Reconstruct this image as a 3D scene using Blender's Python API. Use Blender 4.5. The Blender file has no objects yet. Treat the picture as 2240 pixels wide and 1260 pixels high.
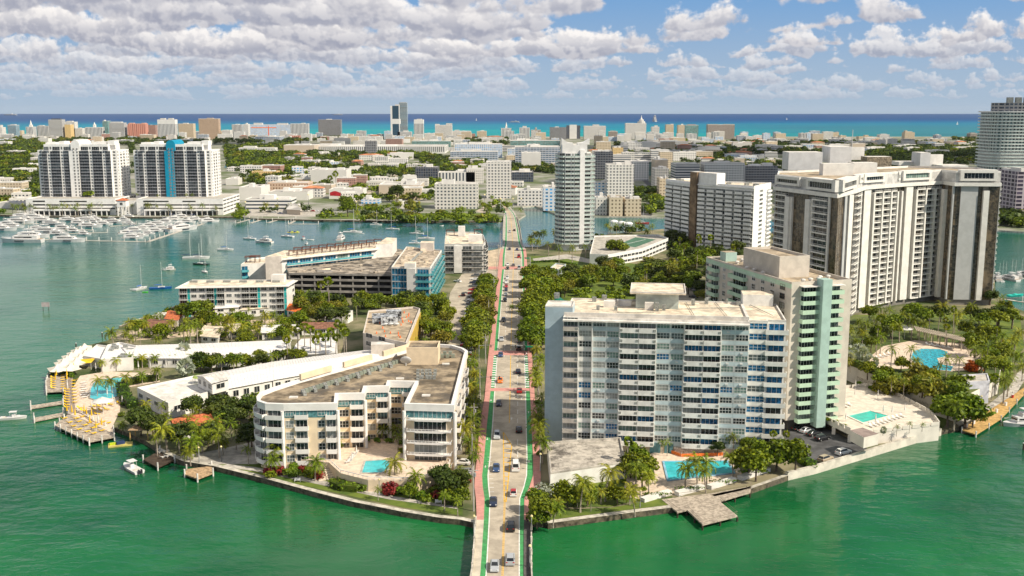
import bpy, math, random
import numpy as np
from mathutils import Matrix, Vector
R = math.radians
rnd = random.Random(7)
scene = bpy.context.scene
COL = scene.collection
# ---------------------------------------------------------------- camera
F = 2280.0; H = 94.0; PITCH = math.atan(390/F)
cam = bpy.data.cameras.new('camera'); camo = bpy.data.objects.new('camera', cam); COL.objects.link(camo)
cam.sensor_width = 36.0; cam.lens = 36.0*F/2240.0; cam.clip_start = 1.0; cam.clip_end = 60000
camo.location = (0, 0, H); camo.rotation_euler = (math.pi/2-PITCH, 0, 0)
scene.camera = camo
# ---------------------------------------------------------------- sun and sky
SUN_EL, SUN_AZ = 43.0, -27.0        # azimuth counted from +X towards +Y
SUN_STRENGTH = 4.9
SKY_STRENGTH = 0.10
EXPOSURE = 0.40
sl = bpy.data.lights.new('sun', 'SUN'); sl.energy = SUN_STRENGTH; sl.angle = R(0.55); sl.color = (1.0, 0.90, 0.74)
so = bpy.data.objects.new('sun', sl); COL.objects.link(so); so.location = (300, -100, 400)
_d = Vector((math.cos(R(SUN_AZ))*math.cos(R(SUN_EL)), math.sin(R(SUN_AZ))*math.cos(R(SUN_EL)), math.sin(R(SUN_EL))))
so.rotation_euler = (-_d).to_track_quat('-Z', 'Y').to_euler()
world = bpy.data.worlds.new('World'); scene.world = world; world.use_nodes = True
vs = scene.view_settings; vs.view_transform = 'Standard'; vs.look = 'None'; vs.gamma = 1.0; vs.use_curve_mapping = False
vs.exposure = EXPOSURE

class NT:
    def __init__(s, tree): s.t = tree; s.n = tree.nodes; s.l = tree.links
    def new(s, typ, **kw):
        n = s.n.new(typ)
        for k, v in kw.items(): setattr(n, k, v)
        return n
    def link(s, a, b): s.l.new(a, b)
    def put(s, sock, v):
        if hasattr(v, 'is_linked') or hasattr(v, 'links'): s.l.new(v, sock)
        else: sock.default_value = v
    def math(s, op, a, b=0.0, c=0.0, clamp=False):
        n = s.n.new('ShaderNodeMath'); n.operation = op; n.use_clamp = clamp
        s.put(n.inputs[0], a); s.put(n.inputs[1], b)
        if len(n.inputs) > 2: s.put(n.inputs[2], c)
        return n.outputs[0]
    def mix(s, f, a, b, blend='MIX'):
        n = s.n.new('ShaderNodeMix'); n.data_type = 'RGBA'; n.blend_type = blend
        s.put(n.inputs[0], f); s.put(n.inputs[6], a if not isinstance(a, tuple) else (*a[:3], 1)); s.put(n.inputs[7], b if not isinstance(b, tuple) else (*b[:3], 1))
        return n.outputs[2]
    def noise(s, vec, scale=1.0, detail=4.0, rough=0.55, dims='3D', dist=0.0):
        n = s.n.new('ShaderNodeTexNoise'); n.noise_dimensions = dims
        if vec is not None: s.l.new(vec, n.inputs['Vector'])
        n.inputs['Scale'].default_value = scale; n.inputs['Detail'].default_value = detail; n.inputs['Roughness'].default_value = rough
        n.inputs['Distortion'].default_value = dist
        return n.outputs[0]
    def ramp(s, fac, stops, interp='LINEAR'):
        n = s.n.new('ShaderNodeValToRGB'); n.color_ramp.interpolation = interp
        e = n.color_ramp.elements
        while len(e) > 1: e.remove(e[-1])
        e[0].position = stops[0][0]; e[0].color = (*stops[0][1][:3], 1)
        for p, c in stops[1:]:
            x = e.new(p); x.color = (*c[:3], 1)
        s.put(n.inputs[0], fac)
        return n.outputs[0]
    def smooth(s, v, lo, hi, a=0.0, b=1.0):
        n = s.n.new('ShaderNodeMapRange'); n.interpolation_type = 'SMOOTHSTEP'
        s.put(n.inputs[0], v); s.put(n.inputs[1], lo); s.put(n.inputs[2], hi); s.put(n.inputs[3], a); s.put(n.inputs[4], b)
        return n.outputs[0]
    def comb(s, x, y, z):
        n = s.n.new('ShaderNodeCombineXYZ'); s.put(n.inputs[0], x); s.put(n.inputs[1], y); s.put(n.inputs[2], z); return n.outputs[0]
    def sep(s, v):
        n = s.n.new('ShaderNodeSeparateXYZ'); s.l.new(v, n.inputs[0]); return n.outputs

def build_sky():
    t = NT(world.node_tree); t.n.clear()
    tc = t.new('ShaderNodeTexCoord')
    dx, dy, dz = t.sep(tc.outputs['Generated'])
    sky = t.new('ShaderNodeTexSky', sky_type='NISHITA'); sky.sun_disc = False
    sky.sun_elevation = R(SUN_EL); sky.sun_rotation = R(90-SUN_AZ); sky.air_density = 1.0; sky.dust_density = 0.6; sky.ozone_density = 2.0
    skyc = t.mix(1.0, sky.outputs[0], (1.06, 1.02, 0.98), 'MULTIPLY')
    sc = t.new('ShaderNodeVectorMath', operation='SCALE'); t.link(skyc, sc.inputs[0]); sc.inputs['Scale'].default_value = SKY_STRENGTH
    blue = t.mix(t.smooth(dz, 0.0, 0.14), (0.46, 0.59, 0.74), (0.17, 0.41, 0.78))
    clear = t.mix(t.smooth(dz, 0.12, 0.4), blue, sc.outputs[0])
    # cumulus deck seen from far below: direction projected on a flat layer
    az = t.math('DIVIDE', dx, t.math('MAXIMUM', t.math('ABSOLUTE', dy), 0.05))
    ov = t.noise(t.comb(t.math('DIVIDE', dx, t.math('ADD', t.math('MAXIMUM', dz, 0.0), .08)), t.math('DIVIDE', dy, t.math('ADD', t.math('MAXIMUM', dz, 0.0), .08)), 0.0), .9, 3.0, .55, '2D')
    col = t.mix(t.math('MULTIPLY', t.smooth(ov, .44, .56), t.smooth(dz, .18, .30)), clear, (.90, .87, .84))
    # cumulus in rows, each row one distance further up the sky: flat grey bases, billowing sunlit tops
    rows_ = [.0115, .015, .019, .0235, .029, .035, .042, .050, .059, .069, .081, .095, .112, .140, .19]
    for i, e0 in enumerate(rows_):
        h = .225*e0+.0024; f = .78/(e0+.014); sd = 7.31*i+2.2
        far_ = min(1, max(0, (e0-.008)/.05))
        lo = t.noise(t.comb(t.math('MULTIPLY', az, f), sd, 0.0), 1.0, 2.0, .5, '2D')
        drift = t.math('MULTIPLY', t.math('SUBTRACT', t.noise(t.comb(t.math('MULTIPLY', az, f*.5), sd+40, 0.0), 1.0, 1.0, .5, '2D'), .5), h*2.2)
        y = t.math('DIVIDE', t.math('SUBTRACT', t.math('SUBTRACT', dz, e0), drift), h)
        q = t.comb(t.math('MULTIPLY', az, f*4.6), t.math('ADD', t.math('MULTIPLY', y, .95), sd*3), 0.0)
        puff = t.noise(q, .95, 4.5, .56, '2D'); q2 = t.comb(t.math('ADD', t.math('MULTIPLY', az, f*4.6), .16), t.math('ADD', t.math('MULTIPLY', y, .95), sd*3+.22), 0.0); puff2 = t.noise(q2, .95, 3.0, .56, '2D')
        cov = t.smooth(az, -.40, .42, .20 if e0 > .035 else .13, .02 if e0 < .06 else .0)
        P = t.math('ADD', t.math('MULTIPLY', t.math('SUBTRACT', lo, .49), 7.5), t.math('MULTIPLY', cov, 7.0))
        Pc = t.math('MINIMUM', P, 1.5)
        d = t.math('ADD', t.math('SUBTRACT', Pc, t.math('ABSOLUTE', y)), t.math('MULTIPLY', t.math('SUBTRACT', puff, .5), 2.8))
        d = t.math('SUBTRACT', d, t.math('MULTIPLY', t.math('MAXIMUM', t.math('MULTIPLY', y, -1.0), 0.0), 2.2))
        mask = t.smooth(d, 0.0, .60)
        hf = t.smooth(y, -.45, .95); rel = t.smooth(t.math('SUBTRACT', puff, puff2), -.10, .12)
        edge = t.smooth(d, 1.5, .2)
        fac = t.math('ADD', t.math('MULTIPLY', hf, .62), t.math('ADD', t.math('MULTIPLY', rel, .30), t.math('MULTIPLY', edge, .12)), 0.0, True)
        g = lambda A, B: tuple(A[j]*(1-far_)+B[j]*far_ for j in range(3))
        cl = t.mix(fac, g((.48, .56, .70), (.36, .385, .50)), g((.74, .79, .87), (1.16, 1.11, 1.07)))
        col = t.mix(t.math('MULTIPLY', mask, .55+.42*far_), col, cl)
    col = t.mix(t.smooth(dz, -0.02, 0.0), (0.10, 0.18, 0.22), col)
    bg = t.new('ShaderNodeBackground'); t.link(col, bg.inputs[0]); bg.inputs[1].default_value = 0.66
    out = t.new('ShaderNodeOutputWorld'); t.link(bg.outputs[0], out.inputs[0])
build_sky()
world.cycles.sampling_method = 'MANUAL'; world.cycles.sample_map_resolution = 256

# ---------------------------------------------------------------- pixel <-> world (each point is put on its own ground or at its own height)
LAND = 2.0; SEA = 0.75
def ray(px, py):
    a = (px-1120)/F; b = -(py-630)/F
    return (a, math.cos(PITCH)+b*math.sin(PITCH), -math.sin(PITCH)+b*math.cos(PITCH))
def G(px, py, z=LAND):
    d = ray(px, py); t = (z-H)/d[2]; return (d[0]*t, d[1]*t)
def G3(px, py, z=LAND):
    g = G(px, py, z); return (g[0], g[1], z)
def atY(px, py, Y):
    d = ray(px, py); t = Y/d[1]; return (d[0]*t, H+d[2]*t)
def PIX(x, y, z):
    f = y*math.cos(PITCH)-(z-H)*math.sin(PITCH); u = y*math.sin(PITCH)+(z-H)*math.cos(PITCH)
    return (1120+F*x/f, 630-F*u/f)

# ---------------------------------------------------------------- materials
MATS = {}
def M(name, col=(0.8, 0.8, 0.8), rough=0.7, var=0.12, scale=0.35, metal=0.0, bump=0.0, spec=0.3, col2=None, detail=6.0, objrand=0.0, stain=0.0, emit=None, trans=0.0):
    if name in MATS: return MATS[name]
    m = bpy.data.materials.new(name); m.use_nodes = True; t = NT(m.node_tree)
    b = m.node_tree.nodes['Principled BSDF']
    geo = t.new('ShaderNodeNewGeometry'); pos = geo.outputs['Position']
    n = t.noise(pos, scale, detail, 0.6)
    c = tuple(col)
    c2 = tuple(col2) if col2 else tuple(max(0, x*(1-var*2.2)) for x in c)
    c1 = c if col2 else tuple(min(1, x*(1+var*0.6)) for x in c)
    colr = t.mix(t.smooth(n, 0.36, 0.64), c2, c1)
    if stain:
        n2 = t.noise(pos, 0.13, 5.0, 0.7); n3 = t.noise(pos, 1.7, 4.0, 0.7)
        colr = t.mix(t.math('MULTIPLY', t.smooth(t.math('ADD', n2, t.math('MULTIPLY', n3, 0.25)), 0.60, 0.78), stain), colr, (0.09, 0.08, 0.07))
    if objrand:
        oi = t.new('ShaderNodeObjectInfo')
        hs = t.new('ShaderNodeHueSaturation'); t.link(colr, hs.inputs['Color'])
        t.put(hs.inputs['Value'], t.math('ADD', t.math('MULTIPLY', oi.outputs['Random'], objrand*2), 1-objrand))
        r2 = t.math('FRACT', t.math('MULTIPLY', oi.outputs['Random'], 37.3))
        t.put(hs.inputs['Hue'], t.math('ADD', t.math('MULTIPLY', r2, objrand*0.14), 0.5-objrand*0.085))
        colr = hs.outputs[0]
    t.put(b.inputs['Base Color'], colr)
    b.inputs['Roughness'].default_value = rough; b.inputs['Metallic'].default_value = metal
    b.inputs['Specular IOR Level'].default_value = spec
    if bump:
        bp = t.new('ShaderNodeBump'); bp.inputs['Strength'].default_value = bump; bp.inputs['Distance'].default_value = 0.3
        t.link(t.noise(pos, scale*6, 4.0), bp.inputs['Height']); t.link(bp.outputs[0], b.inputs['Normal'])
    if trans:
        tr = t.new('ShaderNodeBsdfTranslucent'); t.link(t.mix(1.0, colr, (1.25, 1.2, 0.45), 'MULTIPLY'), tr.inputs[0])
        mx = t.new('ShaderNodeMixShader'); mx.inputs[0].default_value = trans
        t.link(b.outputs[0], mx.inputs[1]); t.link(tr.outputs[0], mx.inputs[2])
        t.link(mx.outputs[0], m.node_tree.nodes['Material Output'].inputs[0])
    MATS[name] = m; return m

def facade_mat(name, wall, glass, dx=3.0, dz=3.1, wf=0.55, hf=0.5, vf=0.10, rough=0.6, band=None):
    """walls of distant buildings: a regular grid of window openings in object space"""
    if name in MATS: return MATS[name]
    m = bpy.data.materials.new(name); m.use_nodes = True; t = NT(m.node_tree)
    b = m.node_tree.nodes['Principled BSDF']
    tc = t.new('ShaderNodeTexCoord'); geo = t.new('ShaderNodeNewGeometry')
    x, y, z = t.sep(tc.outputs['Object'])
    nx, ny, nz = t.sep(geo.outputs['Normal'])
    side = t.math('GREATER_THAN', t.math('ABSOLUTE', nx), t.math('ABSOLUTE', ny))
    h = t.math('ADD', t.math('MULTIPLY', side, y), t.math('MULTIPLY', t.math('SUBTRACT', 1.0, side), x))
    fx = t.math('FRACT', t.math('ADD', t.math('DIVIDE', h, dx), 100.25)); fz = t.math('FRACT', t.math('ADD', t.math('DIVIDE', z, dz), 100.2))
    win = t.math('MULTIPLY', t.math('LESS_THAN', fx, wf), t.math('MULTIPLY', t.math('GREATER_THAN', fz, 0.26), t.math('LESS_THAN', fz, 0.26+hf)))
    win = t.math('MULTIPLY', win, t.math('LESS_THAN', t.math('ABSOLUTE', nz), 0.5))
    cell = t.comb(t.math('FLOOR', t.math('ADD', t.math('DIVIDE', h, dx), 100.25)), t.math('FLOOR', t.math('ADD', t.math('DIVIDE', z, dz), 100.2)), 0.0)
    wn = t.new('ShaderNodeTexWhiteNoise', noise_dimensions='2D'); t.link(cell, wn.inputs['Vector'])
    g = t.mix(wn.outputs[0], tuple(c*0.6 for c in glass), tuple(min(1, c*2.2) for c in glass))
    n = t.noise(geo.outputs['Position'], 0.12, 4.0)
    w = t.mix(n, tuple(c*(1-vf) for c in wall), tuple(min(1, c*(1+vf)) for c in wall))
    oi = t.new('ShaderNodeObjectInfo')
    w = t.mix(t.math('MULTIPLY', oi.outputs['Random'], 0.22), w, (0.42, 0.36, 0.30))
    if band:
        w = t.mix(t.math('LESS_THAN', fz, band[0]), w, band[1])
    t.put(b.inputs['Base Color'], t.mix(win, w, g))
    t.put(b.inputs['Roughness'], t.math('SUBTRACT', rough, t.math('MULTIPLY', win, rough-0.15)))
    b.inputs['Specular IOR Level'].default_value = 0.35
    MATS[name] = m; return m

# ---------------------------------------------------------------- mesh building
ORG = {}
class MB:
    def __init__(s): s.v = []; s.f = []; s.m = []; s.mats = []; s.sm = False
    def mi(s, m):
        if m not in s.mats: s.mats.append(m)
        return s.mats.index(m)
    def add(s, vs_, fs, m):
        k = len(s.v); s.v += [tuple(v) for v in vs_]; i = s.mi(m)
        for f in fs: s.f.append(tuple(a+k for a in f)); s.m.append(i)
        return s
    def box(s, x0, x1, y0, y1, z0, z1, m, top=None):
        v = [(x0, y0, z0), (x1, y0, z0), (x1, y1, z0), (x0, y1, z0), (x0, y0, z1), (x1, y0, z1), (x1, y1, z1), (x0, y1, z1)]
        s.add(v, [(0, 1, 5, 4), (1, 2, 6, 5), (2, 3, 7, 6), (3, 0, 4, 7), (3, 2, 1, 0)], m)
        s.add(v[4:], [(0, 1, 2, 3)], top or m); return s
    def obox(s, c, sx, sy, z0, z1, ang, m, top=None):
        ca, sa = math.cos(ang), math.sin(ang)
        p = [(c[0]+ca*a-sa*b, c[1]+sa*a+ca*b) for a, b in ((-sx/2, -sy/2), (sx/2, -sy/2), (sx/2, sy/2), (-sx/2, sy/2))]
        return s.prism(p, z0, z1, m, top)
    def prism(s, poly, z0, z1, m, top=None, bottom=True, cap=True):
        n = len(poly); poly = ccw(poly)
        v = [(x, y, z0) for x, y in poly]+[(x, y, z1) for x, y in poly]
        s.add(v, [(i, (i+1) % n, n+(i+1) % n, n+i) for i in range(n)], m)
        if cap: s.add([(x, y, z1) for x, y in poly], [tuple(range(n))], top or m)
        if bottom: s.add([(x, y, z0) for x, y in poly], [tuple(reversed(range(n)))], m)
        return s
    def sheet(s, poly, z, m):
        poly = ccw(poly); s.add([(p[0], p[1], z) for p in poly], [tuple(range(len(poly)))], m); return s
    def strip(s, L, Rr, m, z=None):
        """ruled strip between two polylines"""
        n = len(L); v = []
        for a, b in zip(L, Rr): v += [a if z is None else (a[0], a[1], z), b if z is None else (b[0], b[1], z)]
        s.add(v, [(2*i, 2*i+1, 2*i+3, 2*i+2) for i in range(n-1)], m); return s
    def ring(s, poly, t, z0, z1, m):
        poly = ccw(poly); q = inset(poly, t); n = len(poly)
        v = [(x, y, z0) for x, y in poly]+[(x, y, z1) for x, y in poly]+[(x, y, z1) for x, y in q]+[(x, y, z0) for x, y in q]
        f = []
        for i in range(n):
            j = (i+1) % n
            f += [(i, j, n+j, n+i), (n+i, n+j, 2*n+j, 2*n+i), (2*n+i, 2*n+j, 3*n+j, 3*n+i)]
        s.add(v, f, m); return s
    def tube(s, path, rad, m, k=6, cap=True):
        path = [Vector(p) for p in path]; n = len(path)
        rr = rad if isinstance(rad, (list, tuple)) else [rad]*n
        v = []
        for i, p in enumerate(path):
            d = (path[min(i+1, n-1)]-path[max(i-1, 0)]).normalized()
            a = d.cross(Vector((0, 0, 1)));
            if a.length < 1e-3: a = Vector((1, 0, 0))
            a.normalize(); b = a.cross(d)
            for j in range(k):
                an = 2*math.pi*j/k; v.append(tuple(p+(a*math.cos(an)+b*math.sin(an))*rr[i]))
        f = [(i*k+j, i*k+(j+1) % k, (i+1)*k+(j+1) % k, (i+1)*k+j) for i in range(n-1) for j in range(k)]
        if cap: f += [tuple(range(k)), tuple(reversed(range((n-1)*k, n*k)))]
        s.add(v, f, m); return s
    def cyl(s, x, y, r, z0, z1, m, k=10, r2=None):
        return s.tube([(x, y, z0), (x, y, z1)], [r, r if r2 is None else r2], m, k)
    def dome(s, x, y, z, r, m, k=12, h=None, rings=4):
        h = h or r; v = []; 
        for i in range(rings):
            a = math.pi/2*i/rings
            for j in range(k): v.append((x+r*math.cos(a)*math.cos(2*math.pi*j/k), y+r*math.cos(a)*math.sin(2*math.pi*j/k), z+h*math.sin(a)))
        v.append((x, y, z+h)); f = [(i*k+j, i*k+(j+1) % k, (i+1)*k+(j+1) % k, (i+1)*k+j) for i in range(rings-1) for j in range(k)]
        f += [((rings-1)*k+j, (rings-1)*k+(j+1) % k, rings*k) for j in range(k)]
        s.add(v, f, m); return s
    def merge(s, o, mat):
        """append another builder moved by a matrix"""
        k = len(s.v); a = np.array(o.v); w = a @ np.array(mat.to_3x3()).T+np.array(mat.translation)
        s.v += [tuple(p) for p in w]
        mp = [s.mi(m) for m in o.mats]
        s.f += [tuple(i+k for i in f) for f in o.f]; s.m += [mp[i] for i in o.m]
    def mesh(s, name, org=(0, 0, 0)):
        me = bpy.data.meshes.new(name)
        a = (np.array(s.v)-np.array(org)) if s.v else np.zeros((0, 3))
        me.from_pydata(a.tolist(), [], s.f)
        for m in s.mats: me.materials.append(m)
        me.polygons.foreach_set('material_index', s.m)
        if s.sm: me.polygons.foreach_set('use_smooth', [True]*len(s.f))
        me.update(); return me
    def build(s, name, parent=None, org=None, kind=None, label=None):
        if parent is not None: org = ORG[parent.name]
        elif org is None:
            a = np.array(s.v); org = ((a[:, 0].min()+a[:, 0].max())/2, (a[:, 1].min()+a[:, 1].max())/2, a[:, 2].min())
        o = bpy.data.objects.new(name, s.mesh(name, org)); COL.objects.link(o)
        if parent is not None: o.parent = parent
        else: o.location = org
        ORG[o.name] = org
        if kind: o['kind'] = kind
        if label: o['label'] = label
        return o
def ccw(p):
    a = sum(p[i][0]*p[(i+1) % len(p)][1]-p[(i+1) % len(p)][0]*p[i][1] for i in range(len(p)))
    return list(p) if a > 0 else list(reversed(p))
def inset(poly, t):
    n = len(poly); out = []
    for i in range(n):
        p0, p1, p2 = Vector(poly[i-1][:2]), Vector(poly[i][:2]), Vector(poly[(i+1) % n][:2])
        a = (p1-p0).normalized(); b = (p2-p1).normalized()
        na, nb = Vector((-a.y, a.x)), Vector((-b.y, b.x)); m = (na+nb)
        if m.length < 1e-4: m = na
        m.normalize(); c = max(0.35, m.dot(na)); q = p1+m*(t/c); out.append((q.x, q.y))
    return out
def tag(o, label, cat, group=None, kind=None):
    o['label'] = label; o['category'] = cat
    if group: o['group'] = group
    if kind: o['kind'] = kind
    return o
def empty(name, loc, label=None, cat=None, group=None, rz=0.0):
    o = bpy.data.objects.new(name, None); o.empty_display_size = 0.5; COL.objects.link(o); o.location = loc; o.rotation_euler = (0, 0, rz)
    ORG[o.name] = tuple(loc)
    if label: tag(o, label, cat, group)
    return o
def kids(o): return CH.get(o.name) or [c for c in COL.objects if c.parent == o]
CH = {}
def freeze(root):
    """remember the tree of a prototype so copies do not search the scene"""
    def walk(o): CH[o.name] = [c for c in COL.objects if c.parent == o]; [walk(c) for c in CH[o.name]]
    walk(root); return root
USED = set()
def place(proto, loc, rz=0.0, sc=1.0, label=None, group=None, mats=None, tilt=None):
    """the first time the prototype itself, then a copy of it, its parts and sub-parts"""
    if proto.name in USED:
        def cp(o, parent):
            c = o.copy(); COL.objects.link(c)
            if parent is not None: c.parent = parent
            for k in CH.get(o.name, []): cp(k, c)
            return c
        r = cp(proto, None); ks = [c for c in r.children] if mats else None
    else:
        r = proto; USED.add(proto.name); ks = CH.get(proto.name, [])
    r.location = loc; r.rotation_euler = (0, 0, rz) if not tilt else (tilt[0], tilt[1], rz)
    r.scale = (sc, sc, sc) if not isinstance(sc, (tuple, list)) else sc
    if label: r['label'] = label
    if group: r['group'] = group
    if mats:
        for k in ks:
            for sname, mt in mats.items():
                if k.name.split('.')[0] == sname:
                    k.material_slots[0].link = 'OBJECT'; k.material_slots[0].material = mt
    return r
ORD = ['', 'first', 'second', 'third', 'fourth', 'fifth', 'sixth', 'seventh', 'eighth', 'ninth', 'tenth', 'eleventh', 'twelfth']
def nth(i): return ORD[i] if i < len(ORD) else f"{i}{'st' if i%10==1 and i%100!=11 else 'nd' if i%10==2 and i%100!=12 else 'rd' if i%10==3 and i%100!=13 else 'th'}"

# ---------------------------------------------------------------- buildings
GL = [M('glass_dark', (0.025, 0.030, 0.035), 0.12, 0.3, spec=0.6), M('glass_grey', (0.10, 0.115, 0.12), 0.15, 0.3, spec=0.6),
      M('glass_curtain', (0.30, 0.31, 0.29), 0.35, 0.15, spec=0.5), M('glass_green', (0.16, 0.24, 0.21), 0.2, 0.2, spec=0.5)]
GBLUE = M('glass_blue_film', (0.01, 0.13, 0.30), 0.25, 0.3, scale=1.5, spec=0.5)
WHITE = M('paint_white', (0.74, 0.73, 0.70), 0.7, 0.06)
FRAME = M('frame_white', (0.62, 0.62, 0.60), 0.5, 0.05)
PR = {}
def win_proto(w, h, nx=2, nz=1, glass=None, frame=None, sill=True):
    k = ('w', round(w, 1), round(h, 1), nx, nz, glass.name, (frame or FRAME).name, sill)
    if k in PR: return PR[k]
    b = MB(); fr = frame or FRAME; w, h = round(w, 1), round(h, 1); t = 0.09
    b.add([(-w/2, -.03, 0), (w/2, -.03, 0), (w/2, -.03, h), (-w/2, -.03, h)], [(0, 1, 2, 3)], glass)
    b.box(-w/2-t, w/2+t, -.12, 0, -t, 0, fr); b.box(-w/2-t, w/2+t, -.12, 0, h, h+t, fr)
    b.box(-w/2-t, -w/2, -.12, 0, 0, h, fr); b.box(w/2, w/2+t, -.12, 0, 0, h, fr)
    for i in range(1, nx): x = -w/2+w*i/nx; b.box(x-.045, x+.045, -.09, 0, 0, h, fr)
    for i in range(1, nz): z = h*i/nz; b.box(-w/2, w/2, -.08, 0, z-.04, z+.04, fr)
    PR[k] = b; return b
def balc_proto(w, d, m, par=1.0, slab=0.22, rail=None, railm=None, slabm=None, taper=0.0):
    k = ('b', round(w, 1), d, m.name, par, rail, railm.name if railm else '', taper)
    if k in PR: return PR[k]
    b = MB(); w = round(w, 1)
    a = taper
    b.prism([(-w/2, 0), (-w/2+a, -d), (w/2-a, -d), (w/2, 0)], -slab, 0.0, slabm or m)
    if rail is None:
        t = 0.12
        b.box(-w/2+a, w/2-a, -d-.002, -d+t, 0, par, m)
        if a == 0: b.box(-w/2, -w/2+t, -d+t, 0, 0, par, m); b.box(w/2-t, w/2, -d+t, 0, 0, par, m)
    elif rail == 'glass':
        b.box(-w/2, w/2, -d+.02, -d+.06, .08, par-.05, railm); b.box(-w/2, -w/2+.04, -d+.06, 0, .08, par-.05, railm); b.box(w/2-.04, w/2, -d+.06, 0, .08, par-.05, railm)
        b.box(-w/2, w/2, -d, -d+.09, par-.05, par, m)
    else:   # bars
        n = max(2, int(w/0.9)); b.box(-w/2, w/2, -d, -d+.08, par-.10, par, m); b.box(-w/2, w/2, -d, -d+.08, .0, .34, m)
        for i in range(n+1): x = -w/2+(w-.12)*i/n; b.box(x, x+.12, -d+.01, -d+.07, .34, par-.10, m)
        for x in (-w/2, w/2-.08): b.box(x, x+.08, -d+.08, 0, par-.10, par, m)
    PR[k] = b; return b
class Thing:
    def __init__(s, name, loc, label, cat='building', group=None, cap=100):
        s.root = empty(name, loc, label, cat, group); s.rep = {}; s.cap = cap; s.org = Vector(loc); s.parts = {}; s.more = []
    def mb(s, name):
        if name not in s.parts: s.parts[name] = MB()
        return s.parts[name]
    def piece(s, name):
        b = MB(); s.more.append((name, b)); return b
    def add(s, name, proto, x, y, z, ang):
        s.rep.setdefault(name, []).append((proto, x, y, z, ang))
    def facade(s, p0, p1, zb, nf, fh, bays, wall=None, rows=None):
        """bays: list of dicts(w, t, ...) laid along p0->p1 (outside on the right)"""
        u = Vector((p1[0]-p0[0], p1[1]-p0[1])); L = u.length; u.normalize(); ang = math.atan2(u.y, u.x); n = Vector((u.y, -u.x))
        tot = sum(b['w'] for b in bays); pos = 0.0
        for b in bays:
            w = b['w']*L/tot; c = pos+w/2; pos += w; t = b['t']
            if t == 'S': continue
            if t == 'C':
                q = Vector(p0[:2])+u*c+n*(b.get('d', .5)/2)
                s.add(b.get('n', 'pilaster'), pil_proto(w, b.get('d', .5), nf*fh+b.get('up', 0), b.get('m', WHITE)), q.x, q.y, zb, ang); continue
            for f in range(nf):
                z = zb+f*fh; q = Vector(p0[:2])+u*c
                if rows and not rows(b, f): continue
                if t == 'P':
                    q2 = q+n*.05; s.add('panel', pil_proto(w-.1, .1, fh*.36, b['pm'], 0), q2.x, q2.y, z, ang)
                g = b['g'](f) if callable(b.get('g')) else b.get('g') or GL[0]
                if 'sub' in b:
                    for k in range(b['sub']):
                        qq = q+u*(w*((k+.5)/b['sub']-.5)); g = b['g'](f) if callable(b.get('g')) else g
                        s.add('window', win_proto(w/b['sub']*b.get('ww', .8), fh*b.get('hh', .5), b.get('nx', 2), b.get('nz', 1), g, b.get('f')), qq.x, qq.y, z+fh*b.get('sill', .32), ang)
                else:
                    s.add('window', win_proto(w*b.get('ww', .8), fh*b.get('hh', .5), b.get('nx', 2), b.get('nz', 1), g, b.get('f')), q.x, q.y, z+fh*b.get('sill', .32 if t != 'B' else .03), ang)
                if t == 'B':
                    s.add('balcony', balc_proto(w*b.get('bw', .98), b.get('d', 1.5), b.get('m', WHITE), b.get('par', 1.0), .22, b.get('rail'), b.get('rm'), None, b.get('tp', 0)), q.x, q.y, z, ang)
    def done(s, origin=None):
        for name, mb_ in list(s.parts.items())+s.more:
            if mb_.v: mb_.build(name, s.root)
        for name, L in s.rep.items():
            L.sort(key=lambda r: (r[2]-0)**2+r[1]**2*0.3-r[3]*2)
            cache = {}
            for (pr, x, y, z, a) in L[:s.cap]:
                if id(pr) not in cache: cache[id(pr)] = mesh_of(pr, name)
                o = bpy.data.objects.new(name, cache[id(pr)]); COL.objects.link(o); o.parent = s.root
                o.location = (x-s.org.x, y-s.org.y, z-s.org.z); o.rotation_euler = (0, 0, a)
            if len(L) > s.cap:
                b = MB()
                for (pr, x, y, z, a) in L[s.cap:]: b.merge(pr, Matrix.Translation((x, y, z)) @ Matrix.Rotation(a, 4, 'Z'))
                b.build(name, s.root, kind='stuff')
        return s.root
MESHES = {}
def mesh_of(pr, name):
    if id(pr) not in MESHES: MESHES[id(pr)] = pr.mesh(name)
    return MESHES[id(pr)]
def pil_proto(w, d, h, m, z0=0):
    k = ('c', round(w, 2), round(d, 2), round(h, 1), m.name)
    if k not in PR: PR[k] = MB().box(-w/2, w/2, -d/2, d/2, z0, round(h, 1), m)
    return PR[k]
def shell(T, poly, z0, z1, wall, roofm, par=0.9, parm=None, pt=0.35, wname='wall', rname='roof'):
    T.mb(wname).prism(poly, z0, z1, wall, cap=False, bottom=False)
    T.mb(rname).sheet(poly, z1, roofm)
    if par: T.mb('parapet').ring(poly, pt, z1, z1+par, parm or wall)
def quad(c, w, d, ang=0.0):
    ca, sa = math.cos(ang), math.sin(ang)
    return [(c[0]+ca*a-sa*b, c[1]+sa*a+ca*b) for a, b in ((-w/2, -d/2), (w/2, -d/2), (w/2, d/2), (-w/2, d/2))]
AC = M('ac_grey', (0.30, 0.31, 0.29), 0.5, 0.2, scale=2.0)
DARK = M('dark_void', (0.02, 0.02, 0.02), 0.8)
def roof_units(T, poly, z, n, rs=1.0, m=None):
    xs = [p[0] for p in poly]; ys = [p[1] for p in poly]
    q = inset(ccw(poly), 1.5)
    for i in range(n*4):
        x, y = rnd.uniform(min(xs), max(xs)), rnd.uniform(min(ys), max(ys))
        if not inside((x, y), q): continue
        w, d, h = rnd.uniform(.8, 2)*rs, rnd.uniform(.8, 1.6)*rs, rnd.uniform(.6, 1.3)*rs
        b = pil_proto(round(w, 0)+.5, round(d, 0)+.5, h, m or AC)
        T.add('rooftop_unit', b, x, y, z, rnd.choice([0, .1]))
        n -= 1
        if n <= 0: break
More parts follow.
